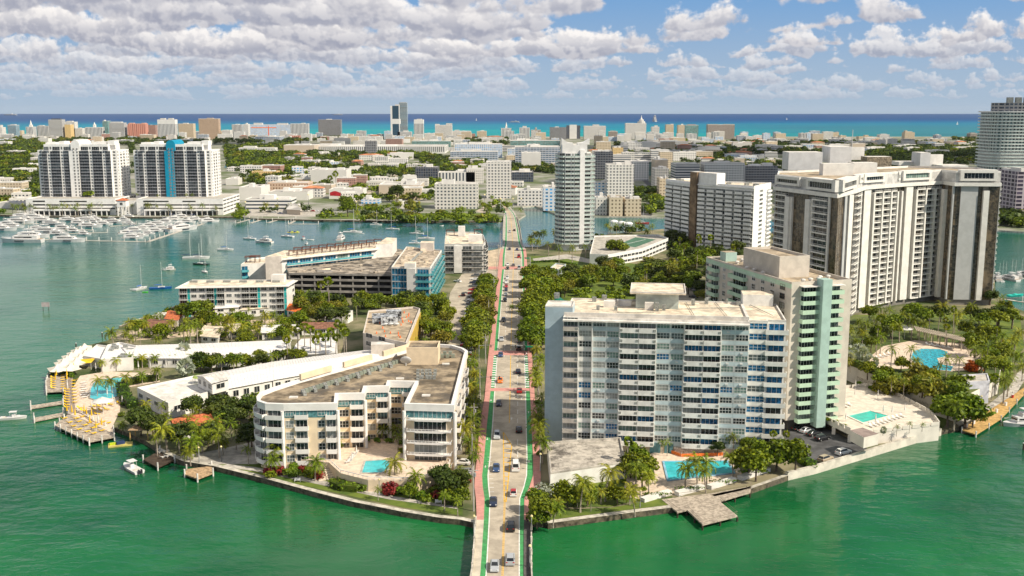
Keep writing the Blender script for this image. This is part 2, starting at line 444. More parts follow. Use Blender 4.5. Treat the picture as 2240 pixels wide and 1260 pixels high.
def inside(p, poly):
    c = False; j = len(poly)-1
    for i in range(len(poly)):
        a, b = poly[i], poly[j]
        if (a[1] > p[1]) != (b[1] > p[1]) and p[0] < (b[0]-a[0])*(p[1]-a[1])/(b[1]-a[1])+a[0]: c = not c
        j = i
    return c
def mid(poly): return (sum(p[0] for p in poly)/len(poly), sum(p[1] for p in poly)/len(poly))
# ---------------------------------------------------------------- water, land, roads
def water_mat():
    m = bpy.data.materials.new('water'); m.use_nodes = True; t = NT(m.node_tree); b = m.node_tree.nodes['Principled BSDF']
    geo = t.new('ShaderNodeNewGeometry'); pos = geo.outputs['Position']; x, y, z = t.sep(pos)
    n1 = t.noise(pos, 0.006, 4.0, 0.55); n2 = t.noise(pos, 0.03, 4.0, 0.6)
    # turbidity and depth of the bay: green shoals by the seawalls, teal further out
    near = t.mix(t.smooth(t.math('ADD', n1, t.math('MULTIPLY', n2, 0.35)), 0.5, 0.85), (0.003, 0.064, 0.022), (0.012, 0.140, 0.038))
    leftc = t.mix(t.smooth(n1, 0.4, 0.62), (0.010, 0.090, 0.048), (0.028, 0.140, 0.068))
    xs = t.math('ADD', x, t.math('MULTIPLY', y, 0.10)); 
    bay = t.mix(t.smooth(y, 235, 420), near, leftc)
    bay = t.mix(t.smooth(y, 560, 800), bay, (0.010, 0.105, 0.110))
    bay = t.mix(t.math('MULTIPLY', t.smooth(x, 60, 160), t.smooth(y, 300, 380)), bay, (0.012, 0.11, 0.085))
    # open sea: bands of sand shoal and deep blue beyond the reef line
    p = t.comb(t.math('MULTIPLY', x, 0.00022), t.math('MULTIPLY', y, 0.0011), 0.0)
    w = t.math('MULTIPLY', t.math('SUBTRACT', t.noise(p, 1.6, 5.0, 0.6), 0.5), 0.42)
    yy = t.math('ADD', t.math('DIVIDE', t.math('SUBTRACT', y, 3500), 9000), w)
    yy = t.math('SUBTRACT', yy, t.smooth(x, 300, 2600, 0.0, 0.05))
    sea = t.ramp(yy, [(0.0, (0.006, 0.20, 0.20)), (0.08, (0.001, 0.26, 0.28)), (0.18, (0.001, 0.20, 0.27)), (0.30, (0.001, 0.18, 0.28)), (0.46, (0.002, 0.11, 0.24)), (0.60, (0.003, 0.06, 0.19)), (0.9, (0.006, 0.05, 0.17))])
    dark = t.math('MULTIPLY', t.smooth(t.noise(p, 7.0, 4.0, 0.6), 0.52, 0.66), 0.45)
    sea = t.mix(dark, sea, (0.004, 0.065, 0.14))
    sea = t.mix(t.math('MULTIPLY', t.smooth(x, 400, 1700), t.smooth(yy, 0.5, 0.1, 0.0, 0.62)), sea, (0.04, 0.12, 0.17))
    col = t.mix(t.smooth(y, 3300, 3500), bay, sea)
    t.put(b.inputs['Base Color'], col)
    t.put(b.inputs['Roughness'], t.smooth(y, 200, 3000, 0.10, 0.5))
    t.put(b.inputs['Specular IOR Level'], t.smooth(y, 900, 3300, 0.22, 0.04))
    # wind ripples, streched across the wind, and patches of calmer water
    mp = t.new('ShaderNodeMapping'); mp.inputs['Scale'].default_value = (0.55, 1.0, 1.0); mp.inputs['Rotation'].default_value = (0, 0, R(18)); t.link(pos, mp.inputs[0])
    r1 = t.noise(mp.outputs[0], 0.45, 4.0, 0.62); r2 = t.noise(mp.outputs[0], 0.12, 3.0, 0.5)
    hgt = t.math('ADD', t.math('MULTIPLY', r1, 0.55), t.math('MULTIPLY', r2, 1.5))
    calm = t.smooth(t.noise(pos, 0.011, 4.0, 0.6), 0.35, 0.65, 0.25, 0.9)
    bp = t.new('ShaderNodeBump'); bp.inputs['Distance'].default_value = 1.0
    t.put(bp.inputs['Strength'], t.math('MULTIPLY', calm, t.smooth(y, 250, 1200, 0.55, 0.28)))
    t.link(hgt, bp.inputs['Height']); t.link(bp.outputs[0], b.inputs['Normal'])
    MATS['water'] = m; return m
WATER = water_mat()
MB().sheet([(-9000, -400), (9000, -400), (12000, 23800), (-12000, 23800)], SEA, WATER).build('sea_water', org=(0, 0, 0), kind='structure')

SAND = M('sand', (0.52, 0.42, 0.30), 0.9, 0.12)
GRASS = M('grass', (0.13, 0.17, 0.025), 0.9, 0.3, 0.15, col2=(0.06, 0.10, 0.015))
GROUND = M('ground_mixed', (0.24, 0.21, 0.13), 0.95, 0.3, 0.05, col2=(0.05, 0.075, 0.02))
CONC = M('concrete', (0.46, 0.43, 0.38), 0.85, 0.14, 0.5, stain=0.35)
WALLC = M('seawall_concrete', (0.52, 0.49, 0.42), 0.85, 0.16, 0.7, stain=0.3)
STU0 = M('seawall_white', (.62, .58, .50), .8, .08, stain=.15)
WETW = M('seawall_algae', (0.13, 0.11, 0.075), 0.9, 0.3, 0.9, stain=0.5)  # dark brown wall faces: their shade put into the colour, with algae staining
CITYG = M('city_ground', (0.30, 0.29, 0.26), 0.9, 0.3, 0.02, col2=(0.09, 0.12, 0.04))
ASPH = M('road_concrete', (0.44, 0.385, 0.305), 0.85, 0.10, 0.25, stain=0.22)
ASPHD = M('asphalt', (0.085, 0.085, 0.09), 0.85, 0.2, 0.3)
PINK = M('pink_paving', (0.55, 0.27, 0.23), 0.85, 0.06, 0.8, stain=0.15)
GREEN = M('green_lane_paint', (0.06, 0.30, 0.10), 0.8, 0.12, 0.9, stain=0.25)
YEL = M('yellow_paint', (0.72, 0.42, 0.04), 0.7, 0.15, 1.5)
LINE = M('line_paint', (0.72, 0.72, 0.70), 0.7, 0.1, 1.5)
WOOD = M('deck_wood', (0.42, 0.36, 0.29), 0.8, 0.2, 1.2)
WOODY = M('boardwalk_wood', (0.52, 0.33, 0.12), 0.8, 0.15, 1.0)
DKWOOD = M('dark_wood', (0.07, 0.05, 0.035), 0.8, 0.2, 1.5)
POOLW = M('pool_water', (0.05, 0.50, 0.56), 0.08, 0.10, 0.5, spec=0.5, bump=0.15)
POOLW2 = M('pool_water_turquoise', (0.04, 0.52, 0.42), 0.08, 0.10, 0.5, spec=0.5, bump=0.15)
PAVE = M('pool_paving', (0.64, 0.52, 0.41), 0.85, 0.09, 0.9, detail=3.0)

def px(L, z=LAND): return [G(a, b, z) for a, b in L]
left_shore = [(1042, 1142), (1010, 1135), (960, 1130), (880, 1117), (780, 1097), (700, 1077), (600, 1050), (520, 1030), (470, 1018), (405, 1008), (345, 982), (320, 965), (275, 945), (250, 935), (215, 928), (175, 900), (150, 855), (140, 820), (118, 805), (150, 785), (185, 757), (235, 745), (262, 715), (300, 700), (340, 690), (385, 670), (430, 662), (575, 655), (540, 640), (516, 628), (520, 620), (640, 604), (850, 579), (875, 578), (890, 584), (962, 568), (968, 555), (1050, 551), (1085, 545), (1098, 540)]
right_shore = [(1146, 540), (1180, 540), (1213, 530), (1310, 515), (1400, 505), (1460, 500), (1600, 500), (1700, 510), (1900, 510), (2100, 512), (2172, 560), (2178, 640), (2200, 665), (2290, 700), (2400, 780), (2290, 815), (2215, 862), (2150, 905), (2095, 935), (2056, 943), (1780, 1026), (1720, 1040), (1640, 1068), (1560, 1085), (1470, 1108), (1350, 1123), (1196, 1143), (1166, 1142)]
isl = px(left_shore)+px(right_shore)
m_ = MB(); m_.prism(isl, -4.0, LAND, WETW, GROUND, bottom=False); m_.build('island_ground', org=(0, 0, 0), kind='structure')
far_shore = [(-900, 466), (0, 470), (100, 473), (330, 475), (520, 474), (560, 478), (690, 481), (900, 484), (1090, 484), (1103, 479), (1135, 479), (1150, 470), (1142, 452), (1170, 450), (1216, 468), (1300, 473), (1456, 475), (1700, 478), (2000, 490), (2180, 503), (2240, 507), (3300, 520)]
fs = px(far_shore)
m_ = MB(); m_.prism(fs+[(7000, 3590), (2000, 3570), (0, 3590), (-2000, 3620), (-7000, 3600)], -4.0, LAND, WALLC, CITYG, bottom=False); m_.build('city_ground', org=(0, 0, 0), kind='structure')
MB().sheet([(-7000, 3560), (7000, 3560), (7000, 3640), (-7000, 3680)], LAND-.7, SAND).build('beach_sand', org=(0, 0, 0), kind='structure')
MB().sheet(px([(1060, 551), (1086, 546), (1098, 541), (1098, 590), (1062, 592)], LAND+.04), LAND+.04, SAND).build('sand_lot_ground', org=(0, 0, 0), kind='structure')

# seawall caps: a low kerb of pale concrete along the near shores
def wall_line(name, pts, w, z0, z1, mat, label, cat, z=LAND, side=None):
    P = [Vector(G(*p, z)) for p in pts] if not isinstance(pts[0][0], Vector) else pts
    b = MB(); n = len(P); Lf, Rt = [], []
    for i in range(n):
        d = (P[min(i+1, n-1)]-P[max(i-1, 0)]).normalized(); k = Vector((-d.y, d.x))*w/2
        Lf.append(P[i]+k); Rt.append(P[i]-k)
    v = []
    for a, c in zip(Lf, Rt): v += [(a.x, a.y, z0), (c.x, c.y, z0), (a.x, a.y, z1), (c.x, c.y, z1)]
    f = []
    for i in range(n-1):
        k = 4*i; f += [(k, k+2, k+6, k+4), (k+1, k+5, k+7, k+3), (k, k+4, k+5, k+1)]; b.add([v[k+2], v[k+3], v[k+7], v[k+6]], [(0, 1, 2, 3)], mat)
    f += [(0, 1, 3, 2), (4*n-4, 4*n-2, 4*n-1, 4*n-3)]
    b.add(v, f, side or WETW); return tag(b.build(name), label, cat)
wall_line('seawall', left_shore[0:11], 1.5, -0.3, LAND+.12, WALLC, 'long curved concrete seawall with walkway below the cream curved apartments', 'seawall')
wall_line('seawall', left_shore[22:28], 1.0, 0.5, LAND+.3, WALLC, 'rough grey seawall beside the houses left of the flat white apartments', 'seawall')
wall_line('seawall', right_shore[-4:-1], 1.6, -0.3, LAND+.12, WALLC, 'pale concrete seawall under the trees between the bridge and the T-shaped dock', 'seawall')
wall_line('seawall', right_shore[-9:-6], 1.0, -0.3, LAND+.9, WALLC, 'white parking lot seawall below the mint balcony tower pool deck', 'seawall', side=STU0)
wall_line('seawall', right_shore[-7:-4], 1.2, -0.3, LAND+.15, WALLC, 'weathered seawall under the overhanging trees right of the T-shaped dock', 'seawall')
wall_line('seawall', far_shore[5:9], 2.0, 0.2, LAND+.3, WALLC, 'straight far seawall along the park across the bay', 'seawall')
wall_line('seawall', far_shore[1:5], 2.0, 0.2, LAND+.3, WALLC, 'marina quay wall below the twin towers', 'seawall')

# --- avenue and bridges
ZR = LAND+.12
rows = [ # y, leftwalk outer, green L outer, green L inner, green R inner, green R outer, right walk outer
 (1420, 1005, 1029, 1045, 1138, 1145, 1172), (1250, 1034, 1051, 1062.5, 1137, 1145.5, 1161), (1137, 1043, 1058.5, 1069, 1137, 1146, 1161), (1090, 1041, 1060, 1070.5, 1138, 1147, 1172), (1065, 1038, 1056, 1067.5, 1147, 1158, 1182), (1040, 1039, 1054.5, 1066, 1153, 1166, 1183),
 (1000, 1043, 1059, 1070.5, 1154, 1166, 1182), (925, 1050, 1065.5, 1076.5, 1152, 1162.5, 1177), (870, 1060, 1071.5, 1080, 1151, 1160, 1170), (780, 1068, 1080, 1086.5, 1148, 1154.5, 1164), (700, 1078, 1087, 1092.5, 1146, 1151, 1158), (630, 1086, 1094, 1098.5, 1144, 1148, 1154),
 (585, 1090, 1099, 1103, 1142.5, 1146.5, 1153), (558, 1093, 1100, 1104, 1142, 1146, 1152), (545, 1097, 1102, 1105.5, 1140, 1144, 1150), (532, 1100.5, 1105, 1108.5, 1134.5, 1138, 1142), (500, 1101, 1106, 1109, 1130, 1132.5, 1137), (475, 1102, 1106.5, 1108.5, 1125.5, 1127.5, 1131), (466, 1101, 1105, 1107, 1121, 1123, 1127), (456, 1095, 1099, 1101, 1113, 1115, 1119), (440, 1085, 1089, 1090, 1100, 1101, 1105), (420, 1078, 1080, 1081, 1092, 1093, 1097)]
def edge(i, a=1, b=99, z=ZR, s=0.0): return [G3(r[i]+s, r[0], z) for r in rows[a-1 if a else 0:b]]
def lerpedge(i, j, f, a, b, z): return [tuple(np.array(G3(r[i], r[0], z))*(1-f)+np.array(G3(r[j], r[0], z))*f) for r in rows[a:b]]
N = len(rows)
MB().strip(edge(3, 1, N), edge(4, 1, N), ASPH).build('road_surface', org=(0, 0, 0), kind='structure')
MB().strip(edge(2, 1, N), edge(3, 1, N), GREEN, ).build('left_cycle_lane', org=(0, 0, 0), kind='structure')
MB().strip(edge(4, 1, N), edge(5, 1, N), GREEN).build('right_cycle_lane', org=(0, 0, 0), kind='structure')
ZW = ZR+.13
def walk(i, j, a, b, m, name):
    A = [G3(r[i], r[0], ZW) for r in rows[a:b]]; B = [G3(r[j], r[0], ZW) for r in rows[a:b]]
    k = MB(); k.strip(A, B, m)
    for E in (A, B):
        k.strip(E, [(p[0], p[1], ZW-.9) for p in E], CONC)
    k.build(name, org=(0, 0, 0), kind='structure')
walk(1, 2, 2, 15, PINK, 'left_pavement'); walk(5, 6, 2, 15, PINK, 'right_pavement')
walk(1, 2, 0, 3, M('bridge_walk', (0.52, 0.47, 0.38), 0.85, 0.1, stain=0.2), 'bridge_pavement'); walk(5, 6, 0, 3, M('bridge_walk_dark', (0.10, 0.09, 0.085), 0.85, 0.15), 'bridge_pavement')
walk(1, 2, 14, N, CONC, 'far_bridge_pavement'); walk(5, 6, 14, N, CONC, 'far_bridge_pavement')
mk = MB()
def mark(i, j, f, w, a, b, m, dash=None):
    C = [Vector(p) for p in lerpedge(i, j, f, a, b, ZR+.006)]
    if dash:
        out = []; 
        for p, q in zip(C[:-1], C[1:]):
            L = (q-p).length; n = max(1, int(L/dash))
            for k in range(n):
                s, e = p.lerp(q, k/n), p.lerp(q, (k+.5)/n); mk.strip([(s.x-w/2, s.y, s.z), (e.x-w/2, e.y, e.z)], [(s.x+w/2, s.y, s.z), (e.x+w/2, e.y, e.z)], m)
    else: mk.strip([(p.x-w/2, p.y, p.z) for p in C], [(p.x+w/2, p.y, p.z) for p in C], m)
mark(3, 4, 0.02, .22, 0, N, LINE); mark(3, 4, 0.985, .22, 0, N, LINE)
mark(3, 4, 0.48, .13, 0, 4, YEL); mark(3, 4, 0.515, .13, 0, 4, YEL)
mark(3, 4, 0.5, .22, 7, N-1, YEL)
mark(3, 4, 0.74, .14, 6, 13, LINE, 8); mark(3, 4, 0.27, .14, 9, 13, LINE, 8)
# hatched median, an outline with rungs
for (x0, y0), (x1, y1) in [((1103, 1098), (1101, 945)), ((1107, 1098), (1119.5, 975)), ((1119.5, 975), (1101, 945))]:
    p, q = Vector(G3(x0, y0, ZR+.007)), Vector(G3(x1, y1, ZR+.007)); mk.strip([(p.x-.13, p.y, p.z), (q.x-.13, q.y, q.z)], [(p.x+.13, p.y, p.z), (q.x+.13, q.y, q.z)], YEL)
for k in range(13):
    y = 1082-k*10.2; xl, xr = 1103-(1098-y)*.013, (1107+(1098-y)*.1 if y > 975 else 1119.5-(975-y)*.6)
    p, q = G3(xl, y, ZR+.008), G3(min(xr, 1119.5), y+2, ZR+.008); mk.strip([(p[0], p[1]-.2, p[2]), (q[0], q[1]-.2, q[2])], [(p[0], p[1]+.25, p[2]), (q[0], q[1]+.25, q[2])], YEL)
# pink crosswalk bands and green dashes between the two crossings
for yy, hgt in ((772, 5), (852, 3.5), (586, 3)):
    p = px([(1068+(852-yy)*-.0, yy+hgt), (1162, yy+hgt), (1162, yy-hgt), (1070, yy-hgt)], ZR+.009); MB().sheet(p, ZR+.010, PINK).build('crosswalk_paving', org=(0, 0, 0), kind='structure')
for k in range(14):
    y = 845-k*5; 
    for a, b in ((2, 3), (4, 5)):
        A = [r for r in rows if r[0] in (870, 780)]; f = (870-y)/90; x0 = A[0][a]*(1-f)+A[1][a]*f; x1 = A[0][b]*(1-f)+A[1][b]*f
        mk.add([(*G(x0, y+1, 0)[:0], *G3(x0, y+1, ZR+.012)), G3(x1, y+1, ZR+.012), G3(x1, y-1, ZR+.012), G3(x0, y-1, ZR+.012)], [(0, 1, 2, 3)], LINE)
# cycle symbols and lane arrows in white
def arrow(xp, yp, s=1.0, up=True):
    c = G(xp, yp, ZR); d = 1 if up else -1; z = ZR+.014
    mk.add([(c[0]-.1*s, c[1]-1.2*s*d, z), (c[0]+.1*s, c[1]-1.2*s*d, z), (c[0]+.1*s, c[1]+.5*s*d, z), (c[0]-.1*s, c[1]+.5*s*d, z)], [(0, 1, 2, 3)], LINE)
    mk.add([(c[0]-.45*s, c[1]+.5*s*d, z), (c[0]+.45*s, c[1]+.5*s*d, z), (c[0], c[1]+1.4*s*d, z)], [(0, 1, 2)], LINE)
for a in [(1074, 875, .8, False), (1156, 902, .8), (1157, 1010, .8), (1066, 960, .8, False), (1062, 1020, .7, False), (1119, 916, 1.0), (1141, 872, 1.0), (1117, 765, 1.0)]: arrow(*a)
mk.build('road_markings', org=(0, 0, 0), kind='structure')
# left cycle-lane buffer
bf = MB()
for k in range(9):
    y = 1000+k*9.5; p = G(1068+(k*.5 if k > 4 else 0)-1, y, ZR); bf.box(p[0]-.05, p[0]+1.1, p[1]-.1, p[1]+.12, ZR+.015, ZR+.02, LINE)
bf.build('lane_buffer_markings', org=(0, 0, 0), kind='structure')

# the bridge structure: deck edge beams, piers and parapets
def bridge(a, b, name, label, pier):
    T = Thing(name, (0, rows and G(1100, rows[a][0])[1], 0), label, 'bridge')
    Lo = [G3(r[1], r[0], ZW) for r in rows[a:b]]; Ro = [G3(r[6], r[0], ZW) for r in rows[a:b]]
    dk = T.mb('deck'); low = ZR-.02
    dk.strip([(p[0], p[1], low-.9) for p in Lo], [(p[0], p[1], low-.9) for p in Ro], CONC)
    for E, s in ((Lo, -1), (Ro, 1)):
        dk.strip([(p[0]+s*.25, p[1], low) for p in E], [(p[0]+s*.25, p[1], low-.9) for p in E], WALLC)
        pr = MB(); h0, h1 = ZW-.2, ZW+.95
        for w, q in ((.0, 0), (s*.28, 0)): pr.strip([(p[0]+w, p[1], h0) for p in E], [(p[0]+w, p[1], h1) for p in E], WALLC)
        pr.strip([(p[0], p[1], h1) for p in E], [(p[0]+s*.28, p[1], h1) for p in E], WALLC)
        pr.build('parapet', T.root)
        y = min(E[0][1], E[-1][1]); y1 = max(E[0][1], E[-1][1])
        ys = [p[1] for p in E]; xs_ = [p[0] for p in E]
        while y < y1:
            x = np.interp(y, ys, xs_) if ys[0] < ys[-1] else np.interp(y, ys[::-1], xs_[::-1])
            T.add('parapet_post', pil_proto(.45, .45, 1.15, WALLC), float(x)+s*.14, y, ZW, 0); y += 6.5
    y = G(1100, rows[a][0])[1]; ye = G(1100, rows[b-1][0])[1]
    while y < ye:
        T.add('pier', pil_proto(10, 1.2, 3.6, WALLC), -1.2 if a == 0 else .2, y, -2.6, 0); y += pier
    T.done()
bridge(0, 3, 'road_bridge', 'near end of the causeway bridge entering at the bottom of the picture', 14)
bridge(15, 18, 'road_bridge', 'far causeway bridge across the channel to the city', 18)

# --- left service street, yards and lots
def patch(name, pts, m, dz=.03, z=LAND): return MB().sheet(px(pts, z+dz), z+dz, m).build(name, org=(0, 0, 0), kind='structure')
patch('service_road', [(975, 790), (985, 740), (975, 690), (985, 640), (1010, 600), (1060, 590), (1092, 592), (1085, 640), (1050, 660), (1030, 700), (1020, 760), (1012, 800)], ASPH, .05)
patch('left_grass_verge', [(1066, 775), (1074, 690), (1082, 625), (1087, 625), (1080, 690), (1073, 775)], GRASS, .07)
patch('shore_lawn', [(470, 1016), (560, 1000), (640, 1010), (760, 1040), (860, 1062), (940, 1080), (1012, 1075), (1012, 1128), (880, 1110), (700, 1070), (560, 1040)], GRASS, .05)
patch('garden_path', [(500, 1015), (560, 1022), (700, 1050), (860, 1085), (1000, 1108), (1000, 1113), (850, 1092), (690, 1058), (560, 1031), (480, 1020)], CONC, .08)
patch('courtyard_path', [(380, 1000), (470, 985), (560, 965), (620, 1000), (560, 1015), (470, 1016), (420, 1010)], CONC, .06)
patch('park_grass', [(1160, 560), (1215, 560), (1330, 570), (1500, 590), (1530, 640), (1300, 690), (1200, 690), (1165, 640)], GRASS, .05)
patch('park_drive', [(1390, 640), (1440, 600), (1470, 590), (1500, 600), (1520, 650), (1530, 690), (1490, 700)], ASPH, .07)
patch('slim_tower_drive', [(1165, 566), (1240, 556), (1320, 572), (1310, 580), (1240, 566), (1170, 574)], CONC, .08)
patch('dock_lawn', [(1196, 1138), (1230, 1115), (1340, 1110), (1470, 1085), (1475, 1103), (1350, 1118)], GRASS, .05)
patch('pool_paving', [(1360, 1085), (1375, 1030), (1435, 985), (1600, 985), (1625, 1040), (1560, 1060), (1480, 1078), (1420, 1095)], PAVE, .06)
patch('garden_ground', [(1200, 1110), (1240, 1050), (1360, 1040), (1440, 1060), (1440, 1080), (1340, 1108)], GRASS, .04)
patch('mint_tower_parking', [(1700, 940), (1763, 915), (1890, 975), (1900, 985), (1795, 1018), (1775, 1015)], ASPHD, .06)
patch('right_promenade', [(2090, 925), (2150, 895), (2205, 850), (2235, 800), (2260, 800), (2225, 858), (2155, 903), (2098, 932)], CONC, .09)
patch('right_lawn', [(2060, 940), (2080, 915), (2130, 900), (2200, 840), (2225, 760), (2190, 700), (2100, 880), (2040, 900)], GRASS, .05)
patch('palm_garden_ground', [(1850, 690), (2230, 680), (2240, 760), (2180, 860), (2060, 930), (1950, 870), (1850, 800)], GRASS, .04)
patch('motel_yard', [(290, 745), (500, 730), (640, 715), (640, 700), (440, 700), (300, 715), (240, 740)], SAND, .05)
patch('waterfront_park_grass', [(690, 478), (760, 466), (1060, 466), (1090, 480), (900, 481)], GRASS, .06)
patch('harbour_car_park', [(520, 473), (560, 452), (620, 452), (690, 462), (690, 474)], CONC, .06)
patch('golf_grass', [(494, 352), (540, 346), (640, 352), (620, 366), (494, 361)], M('fairway', (0.16, 0.24, 0.03), 0.9, 0.2, 0.02), .1)
patch('golf_pond_water', [(494, 360), (560, 357), (585, 361), (540, 368), (490, 367)], WATER, .2)
patch('right_channel_street', [(1395, 470), (1430, 420), (1400, 390), (1410, 390), (1448, 420), (1425, 472)], ASPHD, .06)
patch('mainland_avenue', [(1040, 462), (1105, 425), (1104, 395), (1112, 395), (1120, 425), (1060, 468)], ASPH, .06)
patch('far_left_street', [(770, 440), (860, 380), (880, 360), (885, 360), (870, 385), (800, 440)], ASPH, .06)
# ================================================================ large buildings on the island
V2 = lambda p: Vector((p[0], p[1]))
def along(p, q, t): return (p[0]+(q[0]-p[0])*t, p[1]+(q[1]-p[1])*t)
def off(p, n, d): return (p[0]+n[0]*d, p[1]+n[1]*d)
def nrm(p, q):
    u = (V2(q)-V2(p)).normalized(); return (u.y, -u.x)
ROOFC = M('roof_cream', (0.72, 0.62, 0.48), 0.9, 0.16, 0.35, stain=0.3)
ROOFT = M('roof_tan', (0.42, 0.34, 0.24), 0.9, 0.2, 0.3, stain=0.35)
ROOFD = M('roof_weathered', (0.30, 0.24, 0.165), 0.95, 0.3, 0.2, stain=0.8)
ROOFW = M('roof_white', (0.70, 0.67, 0.62), 0.8, 0.10, 0.4, stain=0.25)
PALEB = M('paint_pale_blue', (0.47, 0.56, 0.58), 0.7, 0.06)
OFFW = M('paint_off_white', (0.74, 0.73, 0.69), 0.7, 0.08, stain=0.08)
rg = random.Random(11)
def glass_pick(r, w=(5, 3, 3, 1)): return lambda f: r.choices(GL, w)[0]

# ---- pale blue and white slab of flats, right of the avenue
def blue_white():
    z0, z1 = LAND, 38.5
    A = G(1232, 697, z1); B = G(1640, 708, z1); u = (V2(B)-V2(A)).normalized(); n = Vector((u.y, -u.x))
    B = tuple(V2(A)+u*(V2(B)-V2(A)).length); dp = 29
    C = off(B, n, -dp); D = off(A, n, -dp)
    T = Thing('apartment_block', (*mid([A, B, C, D]), z0), 'wide pale blue and white apartment slab with blue-filmed windows beside the avenue', 'apartment building')
    shell(T, [A, B, C, D], z0, z1, OFFW, ROOFC, .5, ROOFW, .4)
    fh = 2.85; zb = z1-12*fh-.1
    gf = M('ground_floor_beige', (0.50, 0.42, 0.31), 0.8, 0.1)
    def gb(f): return rg.choices(GL+[GBLUE], (2, 3, 6, 4, 1))[0]
    def gB(f): return rg.choices(GL+[GBLUE], (5, 3, 1, 0, 5))[0]
    bb = dict(nx=4, nz=2, hh=.54, sill=.40, ww=.86)
    bays = [dict(w=34, t='P', g=gb, pm=OFFW, nx=4, nz=2, hh=.6, sill=.36, ww=.9), dict(w=31, t='P', g=gb, pm=OFFW, **bb), dict(w=31, t='P', g=gb, pm=PALEB, **bb), dict(w=29, t='P', g=gb, pm=PALEB, **bb),
            dict(w=42, t='B', g=gb, d=1.35, m=OFFW, par=1.15, nx=5, hh=.8, ww=.9), dict(w=38, t='B', g=gb, d=1.35, m=OFFW, par=1.15, nx=4, hh=.8, ww=.9),
            dict(w=31, t='P', g=gb, pm=PALEB, **bb), dict(w=30, t='P', g=gb, pm=PALEB, **bb),
            dict(w=41, t='B', g=gB, d=1.35, m=OFFW, par=1.15, nx=5, hh=.8, ww=.9), dict(w=38, t='B', g=lambda f: rg.choice([GBLUE, GBLUE, GL[0]]), d=1.35, m=OFFW, par=1.15, nx=4, hh=.8, ww=.9),
            dict(w=30, t='P', g=gb, pm=PALEB, **bb), dict(w=30, t='P', g=gb, pm=PALEB, **bb)]
    bays[0]['t'] = 'B'; bays[0].update(d=1.0, m=M('panel_greige', (.50, .46, .41)), par=.95, hh=.8, nz=2)
    T.facade(A, B, zb, 12, fh, bays)
    tot = sum(b['w'] for b in bays); L = (V2(B)-V2(A)).length; p = 0
    for i, b in enumerate(bays):
        if i in (1, 2, 4, 6, 8, 10):
            q = V2(A)+u*(p*L/tot)+n*.45; T.add('pilaster', pil_proto(.22, .9, 12*fh, OFFW), q.x, q.y, zb, math.atan2(u.y, u.x))
        if b['t'] == 'B':     # an air conditioning grille at each balcony end
            for s in ((.08, .92) if i in (4, 8) else (.9,)):
                for f in range(12):
                    q = V2(A)+u*((p+b['w']*s)*L/tot)+n*(1.38 if i else 1.03); T.add('grille', pil_proto(.75, .08, .62, AC), q.x, q.y, zb+f*fh+.25, math.atan2(u.y, u.x))
        elif i not in (1,):
            for f in range(12):
                if rg.random() < .35: q = V2(A)+u*((p+b['w']*.5)*L/tot)+n*.2; T.add('air_conditioner', pil_proto(.75, .35, .4, FRAME), q.x, q.y, zb+f*fh+.35, math.atan2(u.y, u.x))
        p += b['w']
    cor = MB(); cor.prism([off(A, n, 1.5), off(B, n, 1.5), off(B, n, 0.01), off(A, n, 0.01)], z1-.45, z1-.05, ROOFW); T.parts['cornice'] = cor
    T.mb('cornice').prism([off(off(A, n, -1.9), u, -.0), off(B, n, -1.9), off(B, n, -2.2), off(A, n, -2.2)], z1+.01, z1+1.4, ROOFW)
    # right end: a stepped column of projecting balconies
    E1 = off(B, n, -2.2); E2 = off(E1, u, 4.9); E3 = off(E2, n, -1.2); E4 = off(E3, u, 4.9); E5 = off(E4, n, -24); E6 = off(B, n, -27)
    T.mb('wall').prism([E1, E2, E3, E4, E5, E6], z0, z1-.01, OFFW, cap=False, bottom=False); T.mb('roof').sheet([E1, E2, E3, E4, E5, E6], z1-.02, ROOFC)
    T.mb('parapet').ring([E1, E2, E3, E4, E5, E6], .35, z1, z1+.5, ROOFW)
    T.facade(E1, E2, zb, 12, fh, [dict(w=1, t='P', g=lambda f: rg.choice([GBLUE, GBLUE, GL[1]]), pm=OFFW, nx=4, nz=2, hh=.54, sill=.4, ww=.9)])
    T.facade(E3, E4, zb, 12, fh, [dict(w=1, t='B', g=lambda f: rg.choice([GBLUE, GL[0], GBLUE]), m=OFFW, d=1.9, hh=.8, nx=3, par=1.0, bw=1.2)])
    # shear wall on the left, a little taller
    S = [off(off(A, n, -4), u, -5.3), off(off(A, n, -4), u, -.0), off(off(A, n, -4), u, 2.2), off(off(A, n, -12), u, 2.2), off(off(A, n, -12), u, -5.3)]
    S = [S[0], S[2], S[3], S[4]]
    w = M('paint_grey_blue', (0.36, 0.46, 0.52), 0.75, 0.05); T.mb('stair_tower').prism(S, z0, z1+2.3, w, ROOFW); T.mb('stair_tower').ring(S, .3, z1+2.31, z1+2.7, ROOFW)
    # penthouse plant room with a wide overhanging roof
    pc = G(1443, 676, z1); ang = math.atan2(u.y, u.x); 
    PH = quad((pc[0], pc[1]+5.5), 12.0, 10, ang); T.mb('penthouse').prism(PH, z1+.01, z1+4.4, M('paint_pale_green_grey', (.50, .56, .52)), cap=False)
    T.mb('penthouse_roof').prism(quad((pc[0]+.3, pc[1]+6.5), 15.6, 16, ang), z1+4.41, z1+4.75, ROOFC); T.mb('penthouse_roof').ring(quad((pc[0]+.3, pc[1]+6.5), 15.6, 16, ang), .25, z1+4.76, z1+5.05, ROOFW)
    rc = G(1655, 665, z1); T.mb('stair_house').prism(quad((rc[0], rc[1]), 8.5, 7, ang), z1+.02, z1+3.3, OFFW, ROOFC)
